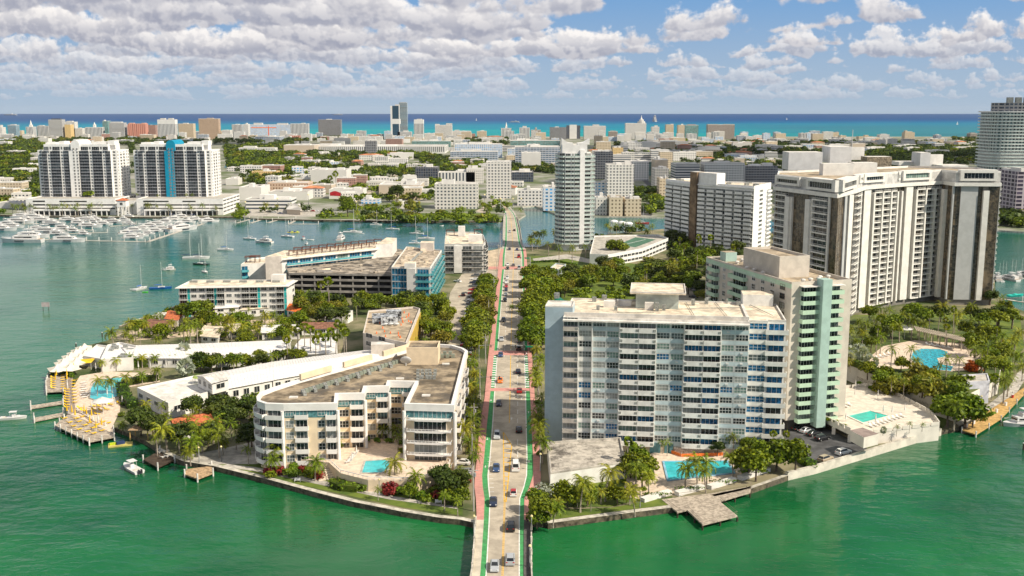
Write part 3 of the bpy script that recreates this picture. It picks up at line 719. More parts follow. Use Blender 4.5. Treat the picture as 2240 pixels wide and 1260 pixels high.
    for (x, y, w_, d_, h_) in [(1333, 672, 3.2, 2, 1.9), (1366, 668, 4, 2.2, 1.6), (1300, 660, 1.2, 1.2, 1.4), (1322, 657, 1.4, 1.2, 1.6), (1308, 678, .9, .9, 1.3), (1347, 679, .9, .9, 1.2), (1516, 668, 1, 1, 1.8), (1545, 665, 1, 1, 1.5), (1548, 660, .9, .9, 1.3), (1615, 668, 1.1, 1.1, 1.3), (1590, 664, .5, .5, 1.4), (1420, 678, 2.5, 1, 2.2), (1437, 680, 1, 1, 2.4), (1452, 679, 1, .8, 1.6), (1218, 652, 1.4, 1.2, 1.5)]:
        q = G(x, y, z1 if x > 1225 else z1+2.4); T.add('rooftop_unit', pil_proto(w_, d_, h_, AC if w_ < 2 else ROOFW), q[0], q[1], z1 if x > 1225 else z1+2.4, ang)
    tb = T.mb('rooftop_pipe')
    for a, b in [((1350, 683), (1430, 683)), ((1480, 676), (1620, 672)), ((1610, 652), (1690, 690)), ((1560, 655), (1590, 690)), ((1500, 660), (1520, 692))]:
        p_, q_ = G3(*a, z1+.35), G3(*b, z1+.35); tb.tube([p_, q_], .1, AC, 4)
    # ground floor and the pierced screens by the pool
    g0, g1 = off(A, n, .02), off(B, n, .02)
    T.mb('ground_floor').prism([off(along(A, B, .27), n, .15), off(B, n, .15), off(B, n, .03), off(along(A, B, .27), n, .03)], z0, zb-.3, gf)
    SCR = M('pierced_screen', (0.62, 0.58, 0.50), .8, .3, 3.0, col2=(.30, .27, .23), detail=1.0)
    for a, b in ((.36, .45), (.62, .78)): T.piece('screen_wall').prism([off(along(A, B, a), n, .5), off(along(A, B, b), n, .5), off(along(A, B, b), n, .2), off(along(A, B, a), n, .2)], z0, zb-.35, SCR)
    for f in (.50, .53, .58, .60): q = off(along(A, B, f), n, .2); T.add('door', pil_proto(1.4, .1, 2.8, M('door_teal', (.10, .22, .24))), q[0], q[1], z0, ang)
    r = T.done()
    # annex: flat roofed single-storey block in front, left
    P = px([(1197, 968), (1358, 958), (1368, 1012), (1204, 1036)], 6.2)
    T = Thing('garage_annex', (*mid(P), z0), 'flat stained grey garage roof in front of the blue and white slab', 'garage'); shell(T, P, z0, 6.0, OFFW, M('roof_stained', (.47, .43, .37), .95, .15, .6, stain=.95), .45, CONC, .4)
    T.done()
blue_white()

# ---- mint balcony tower
def mint():
    z1 = 45.0; A = G(1732, 625, z1); Lf = G(1545, 568, z1); u = (V2(Lf)-V2(A)).normalized(); L = (V2(Lf)-V2(A)).length
    v = Vector((-u.y, u.x)); v = v if v.x > 0 else -v; wd = 19.4
    B = off(A, v, wd); C = off(B, u, L); D = off(A, u, L)
    cream = M('paint_warm_cream', (0.56, 0.51, 0.44), 0.75, 0.06, stain=.06); mint_ = M('paint_mint', (0.44, 0.60, 0.45), 0.7, 0.05); teal = M('paint_teal_grey', (0.35, 0.49, 0.44), 0.7, 0.05)
    T = Thing('apartment_tower', (*mid([A, B, C, D]), LAND), 'cream apartment tower with mint green balconies and a tall teal fin', 'apartment tower')
    z0 = 5.5; shell(T, [A, B, C, D], z0, z1, cream, ROOFT, 1.0, cream, .3)
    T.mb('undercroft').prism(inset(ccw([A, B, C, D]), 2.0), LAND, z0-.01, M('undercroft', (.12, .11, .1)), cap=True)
    fh = 2.66; zb = z1-15*fh
    gg = glass_pick(rg, (5, 3, 1, 0)); tot = wd
    T.facade(A, B, zb-fh*.0, 15, fh, [dict(w=3.1, t='S'), dict(w=6.2, t='B', g=gg, d=2.0, m=mint_, par=1.0, nx=5, hh=.82, ww=.85), dict(w=3.4, t='S'), dict(w=5.6, t='B', g=gg, d=2.0, m=mint_, par=1.0, nx=4, hh=.82, ww=.85), dict(w=4.0, t='S')], rows=lambda b, f: True)
    c = V2(A)+v*9.5-u*1.6; T.mb('fin').prism(quad((c.x, c.y), 2.9, 3.4, math.atan2(v.y, v.x)), 3.6, z1+1.8, teal)
    for s0, s1 in ((2.5, 8.2), (11.0, 16.1)): p, q = V2(A)+v*s0, V2(A)+v*s1; T.piece('canopy').prism([off(p, u, -2.2), off(q, u, -2.2), off(q, u, -.01), off(p, u, -.01)], z1-.35, z1-.15, ROOFW)
    br = M('window_brown', (.14, .10, .075), .6)
    wb = dict(t='W', hh=.56, sill=.3, nx=2, nz=2, g=gg, f=None)
    T.facade(D, A, zb, 15, fh, [dict(w=2.2, **{**wb, 'ww': .7}), dict(w=1.2, t='S'), dict(w=5.4, t='B', g=gg, m=mint_, d=1.6, nx=3, hh=.8), dict(w=1.8, t='S'), dict(w=2.2, **{**wb, 'ww': .7}), dict(w=3.6, t='S'), dict(w=9.0, t='B', g=gg, m=mint_, d=1.6, nx=5, hh=.8), dict(w=2, t='S'), dict(w=2.4, **{**wb, 'ww': .72}), dict(w=2.6, t='S'), dict(w=2.4, **{**wb, 'ww': .72}), dict(w=2.6, t='S'), dict(w=2.4, **{**wb, 'ww': .8}), dict(w=2.6, t='S'), dict(w=2.6, **{**wb, 'ww': .85, 'f': br}), dict(w=3, t='S')])
    n2 = nrm(D, A); T.mb('cornice_band').prism([off(D, n2, .06), off(A, n2, .06), off(A, n2, .005), off(D, n2, .005)], z1-.9, z1+.5, mint_)
    P0 = V2(A)+u*13+v*3.4; PH = [tuple(P0), off(tuple(P0), v, 10), off(off(tuple(P0), v, 10), u, 22), off(tuple(P0), u, 22)]
    T.mb('penthouse').prism(PH, z1+.01, z1+5.6, cream, cap=False); T.mb('penthouse').ring(PH, .4, z1+5.61, z1+6.4, cream); T.mb('penthouse_roof').sheet(PH, z1+5.6, ROOFT)
    P1 = V2(D)-u*6+v*4; T.mb('stair_house').prism([tuple(P1), off(tuple(P1), v, 4), off(off(tuple(P1), v, 4), u, 4), off(tuple(P1), u, 4)], z1+.01, z1+3.0, teal, ROOFT)
    for s, t in [(4, 6), (5, 9), (5.5, 12), (8, 14), (8.5, 17), (20, 2), (26, 2.4), (30, 2), (40, 8), (42, 5), (46, 9)]:
        q = V2(A)+u*s+v*t; T.mb('roof_vent').cyl(q.x, q.y, .55, z1+.01, z1+.7, ROOFW, 8); T.mb('roof_vent').dome(q.x, q.y, z1+.7, .8, ROOFW, 8, .5, 2)
    T.done()
    # outside stair
    b = MB(); s0 = G3(1722, 925, LAND); s1 = G3(1752, 905, 6.5)
    p, q = Vector(s0), Vector(s1); d = (q-p)/12
    for i in range(12):
        c = p+d*(i+.5); b.obox((c.x, c.y), 1.0, 1.8, c.z-.25, c.z, .9, CONC)
    b.tube([p+Vector((.5, -.8, .9)), q+Vector((.5, -.8, .9))], .05, FRAME, 4); b.tube([p+Vector((0, .8, .9)), q+Vector((0, .8, .9))], .05, FRAME, 4)
    tag(b.build('outdoor_staircase'), 'grey open staircase under the corner of the mint balcony tower', 'staircase')
mint()

# ---- big dark glass and white pier complex
def complexr():
    zt = 59.6; f_ = [(1699, 411), (1834, 428), (1866, 417), (1886, 410), (1967, 403.5), (2058, 398.5), (2090, 402.5), (2188, 403)]
    P = [G(a, b, zt) for a, b in f_]
    back = [off(P[-1], nrm(P[-2], P[-1]), -30), off(P[5], nrm(P[4], P[6]), -34), off(P[3], nrm(P[2], P[5]), -34), off(P[0], (-0.27, -1), -26)]
    poly = P+back
    w = M('paint_bright_white', (.72, .70, .66), .65, .05); tint = M('glass_bronze', (.11, .085, .055), .15, .35, spec=.6, scale=.8); tint2 = M('glass_bronze_lit', (.16, .12, .075), .2, .35, spec=.5); gp = M('panel_grey', (.44, .45, .45), .7, .04)
    T = Thing('tower_complex', (*mid(P), LAND), 'huge curved white and bronze glass apartment complex towering over the palm garden', 'apartment tower')
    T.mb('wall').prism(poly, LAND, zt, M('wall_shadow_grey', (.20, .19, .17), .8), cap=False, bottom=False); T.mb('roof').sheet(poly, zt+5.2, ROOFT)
    fh = 2.75; nf = 20; zb = zt-nf*fh
    gz = lambda f: rg.choice([tint, tint, tint2]); gd = lambda f: rg.choice([GL[0], GL[0], GL[1], tint])
    Bc = lambda wdt: dict(w=wdt, t='B', g=gd, m=w, d=1.5, nx=3, hh=.86, ww=.92, rail='bars', par=1.0, bw=1.0)
    Gs = lambda wdt, nx=3: dict(w=wdt, t='W', g=gz, nx=nx, nz=2, hh=.94, sill=.02, ww=.97, f=tint2)
    Co = lambda wdt, d=1.9: dict(w=wdt, t='C', d=d, m=w, up=-3.0)
    Pn = lambda wdt, d=.6, m=gp: dict(w=wdt, t='C', d=d, m=m, up=-.1)
    T.facade(P[0], P[1], zb, nf, fh, [Gs(1), Bc(7), Co(2.6), Co(.8, 1.0), Gs(9, 5), Co(2.6), Co(.8, 1.0), Bc(8.5), Pn(1, .8, w), Gs(3.6)])
    T.facade(P[1], P[2], zb, nf, fh, [Gs(4), Pn(1.6), Gs(.8, 1), Pn(3.2, 1.1, w), Gs(1, 1)])
    T.facade(P[2], P[3], zb, nf, fh, [Gs(1.2, 1), Bc(3), Pn(.6, 1, w), Gs(1.2, 1)])
    T.facade(P[3], P[4], zb, nf, fh, [Pn(3.0, 1.4, w), Gs(1.0, 1), Co(.7), Bc(3.3), Co(.6), Bc(3.3), Co(.6), Bc(2.4), Co(.6), Gs(1.5, 1)])
    T.facade(P[4], P[5], zb, nf, fh, [Co(.7), Gs(1.6, 1), Pn(3.0, 1.4, w), Gs(1.2, 1), Co(.7), Bc(3.6), Co(.6), Bc(3.6), Co(.6), Bc(2.4), Co(.7)])
    T.facade(P[5], P[6], zb, nf, fh, [Gs(2, 1), Co(1.2), Gs(2.2, 1), Pn(.5, .8)])
    T.facade(P[6], P[7], zb, nf, fh, [Gs(3, 2), Pn(9, .7), Gs(2.6, 1), Co(3.0), Gs(6, 3)])
    T.facade(P[7], back[0], zb, nf, fh, [Pn(1, .3), Bc(5), Pn(4), Bc(5), Pn(3)])
    T.facade(back[3], P[0], zb, nf, fh, [Gs(4, 2), Bc(4), Gs(4, 2), Pn(3)])
    # balcony rail line, set back floor and heavy penthouse band
    q = [off(P[i], nrm(P[max(0, i-1)], P[min(7, i+1)]), 1.9) for i in range(8)]
    T.mb('terrace_parapet').ring(q+back, .5, zt-.9, zt+.75, w); T.mb('terrace_floor').sheet(q+back, zt-.02, w)
    z2 = zt+5.2
    for (i, a, b, d, zz0, zz1) in [(0, .0, .42, 2.2, 1.9, 5.8), (0, .55, 1, 2.8, 1.4, 6.2), (1, .0, 1.0, 2.6, 1.6, 6.2), (2, .6, 1, 1.5, 2.3, 6.0), (3, .0, .55, 2.0, 2.0, 6.0), (3, .95, 1, 1.6, 2, 6.0), (4, .05, .72, 2.0, 1.7, 6.3), (6, .08, .9, 2.6, 1.6, 6.7)]:
        p, r = along(P[i], P[i+1], a), along(P[i], P[i+1], b); n = nrm(P[i], P[i+1]); hb = T.piece('penthouse_band')
        f2 = [off(p, n, d-1), off(r, n, d-1), off(r, n, -3), off(p, n, -3)]; zz0 += zt; zz1 += zt
        hb.prism(f2, zz0, zz0+1.0, w); hb.prism(f2, zz1-1.4, zz1, w)
        L = (V2(r)-V2(p)).length; uu = ((r[0]-p[0])/L, (r[1]-p[1])/L); e = min(1.6, L*.15)
        for s0, s1 in ((0, e), (L-e, L)): hb.prism([off(off(p, uu, s0), n, d-1.01), off(off(p, uu, s1), n, d-1.01), off(off(p, uu, s1), n, -2.9), off(off(p, uu, s0), n, -2.9)], zz0+1.0, zz1-1.4, w)
        T.add('window', win_proto(L-2*e-.3, zz1-zz0-2.5, max(2, int(L/2)), 1, GL[3] if i == 4 else GL[0]), *off(along(P[i], P[i+1], (a+b)/2), n, d-1.9), zz0+1.0, math.atan2(uu[1], uu[0]))
    T.mb('penthouse_wall').prism(poly, zt, z2, M('paint_dull_white', (.55, .54, .52)), cap=False, bottom=False); T.mb('roof_edge').ring(poly, .6, z2, z2+.9, w)
    def rb(x0, x1, yt, yb, dep, mat, zt_=z2, nm='plant_room'):
        c0 = G(x0, yb, zt_); c1 = G(x1, yb, zt_); _, hz = atY(x0, yt, c0[1]); T.piece(nm).prism([c0, c1, (c1[0], c1[1]+dep), (c0[0], c0[1]+dep)], zt_+.01, hz, mat, ROOFW)
    pw = M('panel_white_ribbed', (.60, .60, .60), .6, .05)
    rb(1724, 1798, 333, 372, 12, pw); rb(1800, 1866, 358, 384, 6, w, nm='plant_block'); rb(1866, 1918, 356, 380, 8, w, nm='plant_block'); rb(1815, 1862, 321, 357, 14, pw, z2+3.2, 'lift_tower'); rb(1862, 1890, 322, 350, 3, w, z2+3.2, 'lift_tower')
    rb(1896, 1950, 343, 366, 10, M('cooling_tower_louvre', (.30, .25, .18), .7, .3, 1.5), nm='cooling_tower'); rb(2012, 2034, 334, 364, 12, pw, nm='lift_tower'); rb(2034, 2062, 338, 364, 3, w, nm='lift_tower'); rb(1966, 2012, 354, 362, 12, w, nm='plant_block'); rb(2062, 2118, 362, 367, 14, w, nm='plant_block')
    g = G(1862, 352, z2+3); T.mb('roof_mast').tube([(g[0], g[1], z2+8), (g[0], g[1], z2+19)], .18, FRAME, 5)
    T.done()
complexr()

# ---- slab with a brown stair stripe
def slab():
    zt = 45.5; P = [G(1457, 394, zt), G(1513, 401, zt), G(1527, 402, zt), G(1650, 410, zt)]; R1 = G(1687, 402, zt)
    back = [R1, off(P[2], nrm(P[1], P[3]), -20), off(P[0], nrm(P[0], P[1]), -20)]
    w = M('paint_cool_white', (.78, .78, .77), .7, .04)
    T = Thing('apartment_block', (*mid(P), LAND), 'broad white apartment slab with wavy balcony bands and a brown vertical stripe', 'apartment building')
    shell(T, P+back, LAND, zt, w, ROOFC, .9, w, .5)
    fh = 2.78; nf = 14; zb = zt-nf*fh-2.0
    gs = glass_pick(rg, (1, 4, 6, 0)); B = lambda x, tp=.9: dict(w=x, t='B', g=gs, m=w, d=1.3, nx=5, ww=.97, hh=.80, par=1.35, tp=tp, bw=1.0)
    T.facade(P[0], P[1], zb, nf, fh, [B(6), B(6), B(6)])
    T.facade(P[2], P[3], zb, nf, fh, [B(6)]*6)
    T.facade(P[3], R1, zb, nf, fh, [dict(w=2.4, t='S'), dict(w=1.8, t='W', g=gs), dict(w=1.6, t='S'), dict(w=2, t='B', g=gs, m=w, d=1.0)])
    n = nrm(P[1], P[2]); T.mb('stair_stripe').prism([off(P[1], n, 1.6), off(P[2], n, 1.6), off(P[2], n, -6), off(P[1], n, -6)], LAND, zt+7.8, M('tile_brown', (.26, .18, .11), .6, .25, .25, col2=(.12, .08, .05)), ROOFW)
    c = off(P[2], n, -1); T.mb('penthouse').prism([off(P[2], n, -.5), off(G(1566, 405, zt), n, -.5), off(G(1566, 405, zt), n, -9), off(P[2], n, -9)], zt+.02, zt+7.5, w, ROOFW)
    T.mb('eave').ring([off(p, nrm(P[0], P[3]), 1.0) for p in P]+back, .5, zt-.8, zt-.3, w)
    roof_units(T, P+back, zt, 14, 1.4)
    T.done()
slab()

# ---- slim tower of thin balcony slabs
def slim():
    yb = G(1260, 548, LAND)[1]; x0 = atY(1214, 500, yb)[0]; x1 = atY(1301, 500, yb)[0]; zt = atY(1260, 335, yb)[1]
    w = M('paint_soft_white', (.72, .72, .71), .65, .04); gg = M('glass_rail_green', (.50, .60, .57), .2, .1, spec=.5)
    c = (x0+x1)/2; W = x1-x0-5; poly = [(c-W/2+4, yb), (c+W/2-8, yb), (c+W/2-8, yb+2), (c+W/2, yb+3), (c+W/2, yb+22), (c-W/2, yb+22), (c-W/2, yb+6)]
    T = Thing('apartment_tower', (c, yb+10, LAND), 'slender white tower with thin glass-railed balconies on every floor beside the channel', 'apartment tower')
    shell(T, poly, LAND, zt, w, ROOFW, 0)
    fh = 2.72; nf = int((zt-LAND)/fh)-1; zb = zt-nf*fh
    g2 = lambda f: rg.choice([GL[0], GL[2], GL[3], GL[3], GL[2]])
    cv = dict(m=w, d=2.0, rail='glass', rm=gg, hh=.85, g=g2, par=1.05)
    T.facade(poly[0], poly[1], zb, nf, fh, [dict(w=6, t='B', nx=3, bw=1.08, **cv), dict(w=3.6, t='B', nx=2, ww=.5, bw=1.08, **cv), dict(w=5.4, t='B', nx=3, bw=1.08, **cv)])
    T.facade(poly[2], poly[3], zb, nf, fh, [dict(w=3.2, t='C', m=w, d=3.0, up=2), dict(w=5, t='B', nx=3, bw=1.05, **cv)])
    T.facade(poly[3], poly[4], zb, nf, fh, [dict(w=5, t='B', nx=3, bw=1.1, **{**cv, 'd': 2.6})]*3)
    T.facade(poly[6], poly[0], zb, nf, fh, [dict(w=1, t='B', nx=3, bw=1.1, **cv)])
    T.facade(poly[5], poly[6], zb, nf, fh, [dict(w=1, t='B', nx=3, bw=1.1, **cv)]*2)
    cr = T.mb('crown')
    cr.prism([(c-W/2+2, yb+1), (c+W/2-3, yb+1), (c+W/2-3, yb+20), (c-W/2+2, yb+20)], zt+.02, zt+5.5, w, ROOFW)
    # swept crown wings rising to the outer corners
    for s in (-1, 1):
        a = c+s*(W/2-1.5); b = c+s*1.5; z5 = zt+5.52
        v = [(a, yb+1, z5), (b, yb+1, z5), (b, yb+1, z5+.8), ((a+b)/2, yb+1, z5+1.4), (a, yb+1, z5+(4.2 if s < 0 else 3.6))]
        v2 = [(p[0], yb+13, p[2]) for p in v]; cr.add(v+v2, [(0, 1, 2, 3, 4), (9, 8, 7, 6, 5)]+[(i, (i+1) % 5, 5+(i+1) % 5, 5+i) for i in range(5)], w)
    T.done()
    # pool deck podium with a tennis court
    z1 = 9.0; P = px([(1303, 520), (1340, 560), (1465, 535), (1455, 520), (1390, 500), (1345, 498), (1303, 505)], z1)
    P = [G(1290, 560, 8), G(1330, 562, 8), G(1405, 548, 8), G(1462, 525, 8), G(1440, 517, 8), G(1300, 520, 8)]
    T = Thing('podium', (*mid(P), LAND), 'white curved podium with a green tennis court right of the slender tower', 'podium building'); shell(T, P, LAND, 8.5, w, CONC, .9, w)
    T.mb('tennis_court').sheet([G(1350, 536, 8.5), G(1390, 541, 8.5), G(1435, 524, 8.5), G(1390, 519, 8.5)], 8.53, M('court_green', (.07, .16, .10)))
    T.mb('court_line').sheet([G(1370, 533.6, 8.5), G(1371, 533.9, 8.5), G(1413, 524, 8.5), G(1412, 523.8, 8.5)], 8.55, LINE)
    T.facade(P[1], P[2], LAND, 2, 3.2, [dict(w=3, t='W', ww=.8, hh=.4)]*9); T.facade(P[2], P[3], LAND, 2, 3.2, [dict(w=3, t='W', ww=.8, hh=.4)]*8)
    T.done()
    q = px([(1300, 505), (1330, 500), (1345, 510), (1310, 515)], 8.6)
    for (x, y) in [(1343, 505), (1360, 508), (1375, 510)]:
        b = MB(); g = G(x, y, LAND)
        for sx in (-2, 2):
            for sy in (-2, 2): b.box(g[0]+sx-.2, g[0]+sx+.2, g[1]+sy-.2, g[1]+sy+.2, LAND, 9, w)
        b.dome(g[0], g[1], 9, 3.2, w, 10, 1.6, 3); tag(b.build('pavilion'), 'small white arched pool pavilion beside the slender tower', 'pavilion', 'arched pool pavilions beside the slender tower')
slim()

# ---- twin towers above the marina
def twin(xa, xb, xs, blue):
    yb = G(300, 464, LAND)[1]; sc = lambda p: atY(p, 430, yb)[0]
    zp = atY(200, 434, yb)[1]; zt = atY(200, 318, yb)[1]; x0, x1 = sc(xa), sc(xb); dp = 34
    w = M('paint_tower_white', (.76, .75, .73), .65, .04)
    T = Thing('apartment_tower', ((x0+x1)/2, yb, zp), 'left twin white tower with an arched white roof crest above the marina' if not blue else 'right twin white tower with a bright blue central strip above the marina', 'apartment tower', 'twin towers above the marina')
    st = 5; poly = [(x0, yb+4), (x0+st, yb+4), (x0+st, yb+1.5), (x1-st, yb+1.5), (x1-st, yb+4), (x1, yb+4), (x1, yb+dp), (x0, yb+dp)]
    shell(T, poly, zp, zt-5, w, ROOFW, .6, w, .4)
    p2 = [(x0+st+2, yb+1.6), (x1-st-2, yb+1.6), (x1-st-2, yb+dp-3), (x0+st+2, yb+dp-3)]; shell(T, p2, zt-5, zt, w, ROOFW, 1.0, w, .4, 'upper_wall', 'upper_roof')
    fh = 2.76; nf = int((zt-5-zp)/fh); zb = zt-5-nf*fh
    gg = glass_pick(rg, (6, 2, 0, 0)); c = (x0+x1)/2; cm = M('paint_bright_blue', (.005, .25, .40), .55, .05) if blue else w
    dk_ = M('balcony_slate', (.26, .27, .30), .6); D = lambda x: dict(w=x, t='B', g=gg, m=dk_, d=1.0, nx=4, hh=.86, ww=.98, rail='bars', par=.9)
    W2 = lambda x: dict(w=x, t='W', g=gg, nx=2, nz=2, hh=.56, ww=.42, sub=1)
    T.facade((x0, yb+4), (x0+st, yb+4), zb, nf, fh, [W2(5)])
    T.facade((x1-st, yb+4), (x1, yb+4), zb, nf, fh, [W2(5)])
    T.facade((x0+st, yb+1.5), (x1-st, yb+1.5), zb, nf, fh, [D(4.5), W2(2.8), D(9), W2(2.8), D(5.5), dict(w=8.4, t='C', m=cm, d=1.6, n='centre_strip'), D(9), W2(2.8), D(9), W2(2.8), D(4.5)])
    for k in range(nf+1):
        for s in (-1.6, 1.6): T.add('window', win_proto(1.3, 1.5, 2, 2, GL[0], None), c+s, yb-.14, zb+k*fh+.9, 0)
    T.facade((x1, yb+4), (x1, yb+dp), zb, nf, fh, [W2(4), dict(w=3, t='S'), dict(w=4, t='B', g=gg, m=w, d=1.2), dict(w=3, t='S'), dict(w=4, t='B', g=gg, m=w, d=1.2), dict(w=3, t='S'), W2(4), W2(4)])
    T.facade((x0+st+2, yb+1.6), (x1-st-2, yb+1.6), zt-5, 1, 4.2, [D(4), W2(3), D(6), W2(3), D(6), dict(w=8, t='S'), D(6), W2(3), D(6), W2(3), D(4)])
    # barrel crest
    zc = zt+.4; r = 4.1; cb = T.mb('arched_crest'); n = 12
    cb.box(c-r, c+r, yb+.5, yb+1.55, zt-5, zc, cm)
    pts = [(c-r*math.cos(math.pi*i/n), zc+.01+r*1.05*math.sin(math.pi*i/n)) for i in range(n+1)]
    v = [(x, yb+.5, z) for x, z in pts]+[(x, yb+dp*.8, z) for x, z in pts]
    cb.add(v, [(i, i+1, n+2+i, n+1+i) for i in range(n)]+[tuple(range(n+1)), tuple(reversed(range(n+1, 2*n+2)))], cm)
    cb.box(c-r, c+r, yb+2.7, yb+dp*.8, zt+.02, zc, w)
    for (fx, ww_, hh_) in [(.16, 9, 2.4), (.3, 5, 3.4), (.78, 12, 3.0), (.92, 6, 4)]:
        xx = x0+(x1-x0)*fx; T.mb('plant_room').box(xx-ww_/2, xx+ww_/2, yb+6, yb+18, zt+.01, zt+hh_, w)
    T.done()
twin(85, 258, 292, False); twin(294, 463, 494, True)
def podium():
    y0 = G(300, 472, LAND)[1]; sc = lambda p: atY(p, 460, y0)[0]; zp = atY(300, 436, y0+8)[1]
    w = MATS['paint_tower_white']
    def part(T, xa, xb, dy, ztop, rows_, ya=0.0):
        x0, x1 = sc(xa), sc(xb); shell(T, [(x0, y0+ya), (x1, y0+ya), (x1, y0+60), (x0, y0+60)], LAND, ztop, w, CONC, .8, w)
    T = Thing('garage_podium', (sc(280), y0, LAND), 'long white parking podium with dark slot openings under the twin towers', 'parking podium')
    x0, x1, x2, x3 = sc(52), sc(248), sc(295), sc(485)
    for a, b, yy in ((x0, x1, 0), (x2, x3, 0)):
        P = [(a, y0+5), (b, y0+5), (b, y0+62), (a, y0+62)]; shell(T, P, LAND, zp, w, CONC, .8, w)
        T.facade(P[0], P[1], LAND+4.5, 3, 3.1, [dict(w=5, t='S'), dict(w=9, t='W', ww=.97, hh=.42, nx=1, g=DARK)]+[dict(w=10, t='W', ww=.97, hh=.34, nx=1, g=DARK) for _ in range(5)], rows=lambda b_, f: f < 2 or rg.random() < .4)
        T.facade(P[1], P[2], LAND+1.5, 4, 3.2, [dict(w=7, t='W', ww=.8, hh=.34, nx=2, g=DARK)]*5)
        T.mb('arcade').prism([(a+8, y0), (b-4, y0), (b-4, y0+4.99), (a+8, y0+4.99)], LAND+4.2, LAND+5.6, w)
        x = a+8.3
        while x < b-4: T.add('arcade_column', pil_proto(.7, .7, 4.2, w), x, y0+.5, LAND, 0); x += 4.6
        T.mb('arcade').prism([(a+9, y0+4.7), (b-5, y0+4.7), (b-5, y0+4.95), (a+9, y0+4.95)], LAND, LAND+4.1, GL[1])
    T.mb('link').prism([(x1+.02, y0+12), (x2-.02, y0+12), (x2-.02, y0+50), (x1+.02, y0+50)], LAND, zp-1.5, w, CONC)
    T.done()
    T = Thing('gatehouse', (sc(268), y0, LAND), 'white entrance tower on tall columns with a red tiled roof between the twin towers', 'gatehouse')
    cx_ = sc(268); b = T.mb('upper_room'); b.box(cx_-4, cx_+4, y0-2, y0+6, LAND+8, LAND+13.5, w)
    for sx in (-3.5, 0, 3.5): T.add('column', pil_proto(.8, .8, 8, w), cx_+sx, y0-1.4, LAND, 0); T.add('column', pil_proto(.8, .8, 8, w), cx_+sx, y0+5.2, LAND, 0)
    z = LAND+13.52; T.mb('roof').add([(cx_-4.6, y0-2.6, z), (cx_+4.6, y0-2.6, z), (cx_+4.6, y0+6.6, z), (cx_-4.6, y0+6.6, z), (cx_, y0+2, z+2.2)], [(0, 1, 4), (1, 2, 4), (2, 3, 4), (3, 0, 4)], TERRA)
    T.add('window', win_proto(2.4, 2.2, 2, 2, GL[0]), cx_, y0-2, LAND+9.6, 0); T.done()
TERRA = M('terracotta_tile', (.52, .15, .06), .8, .2, 1.2)
podium()

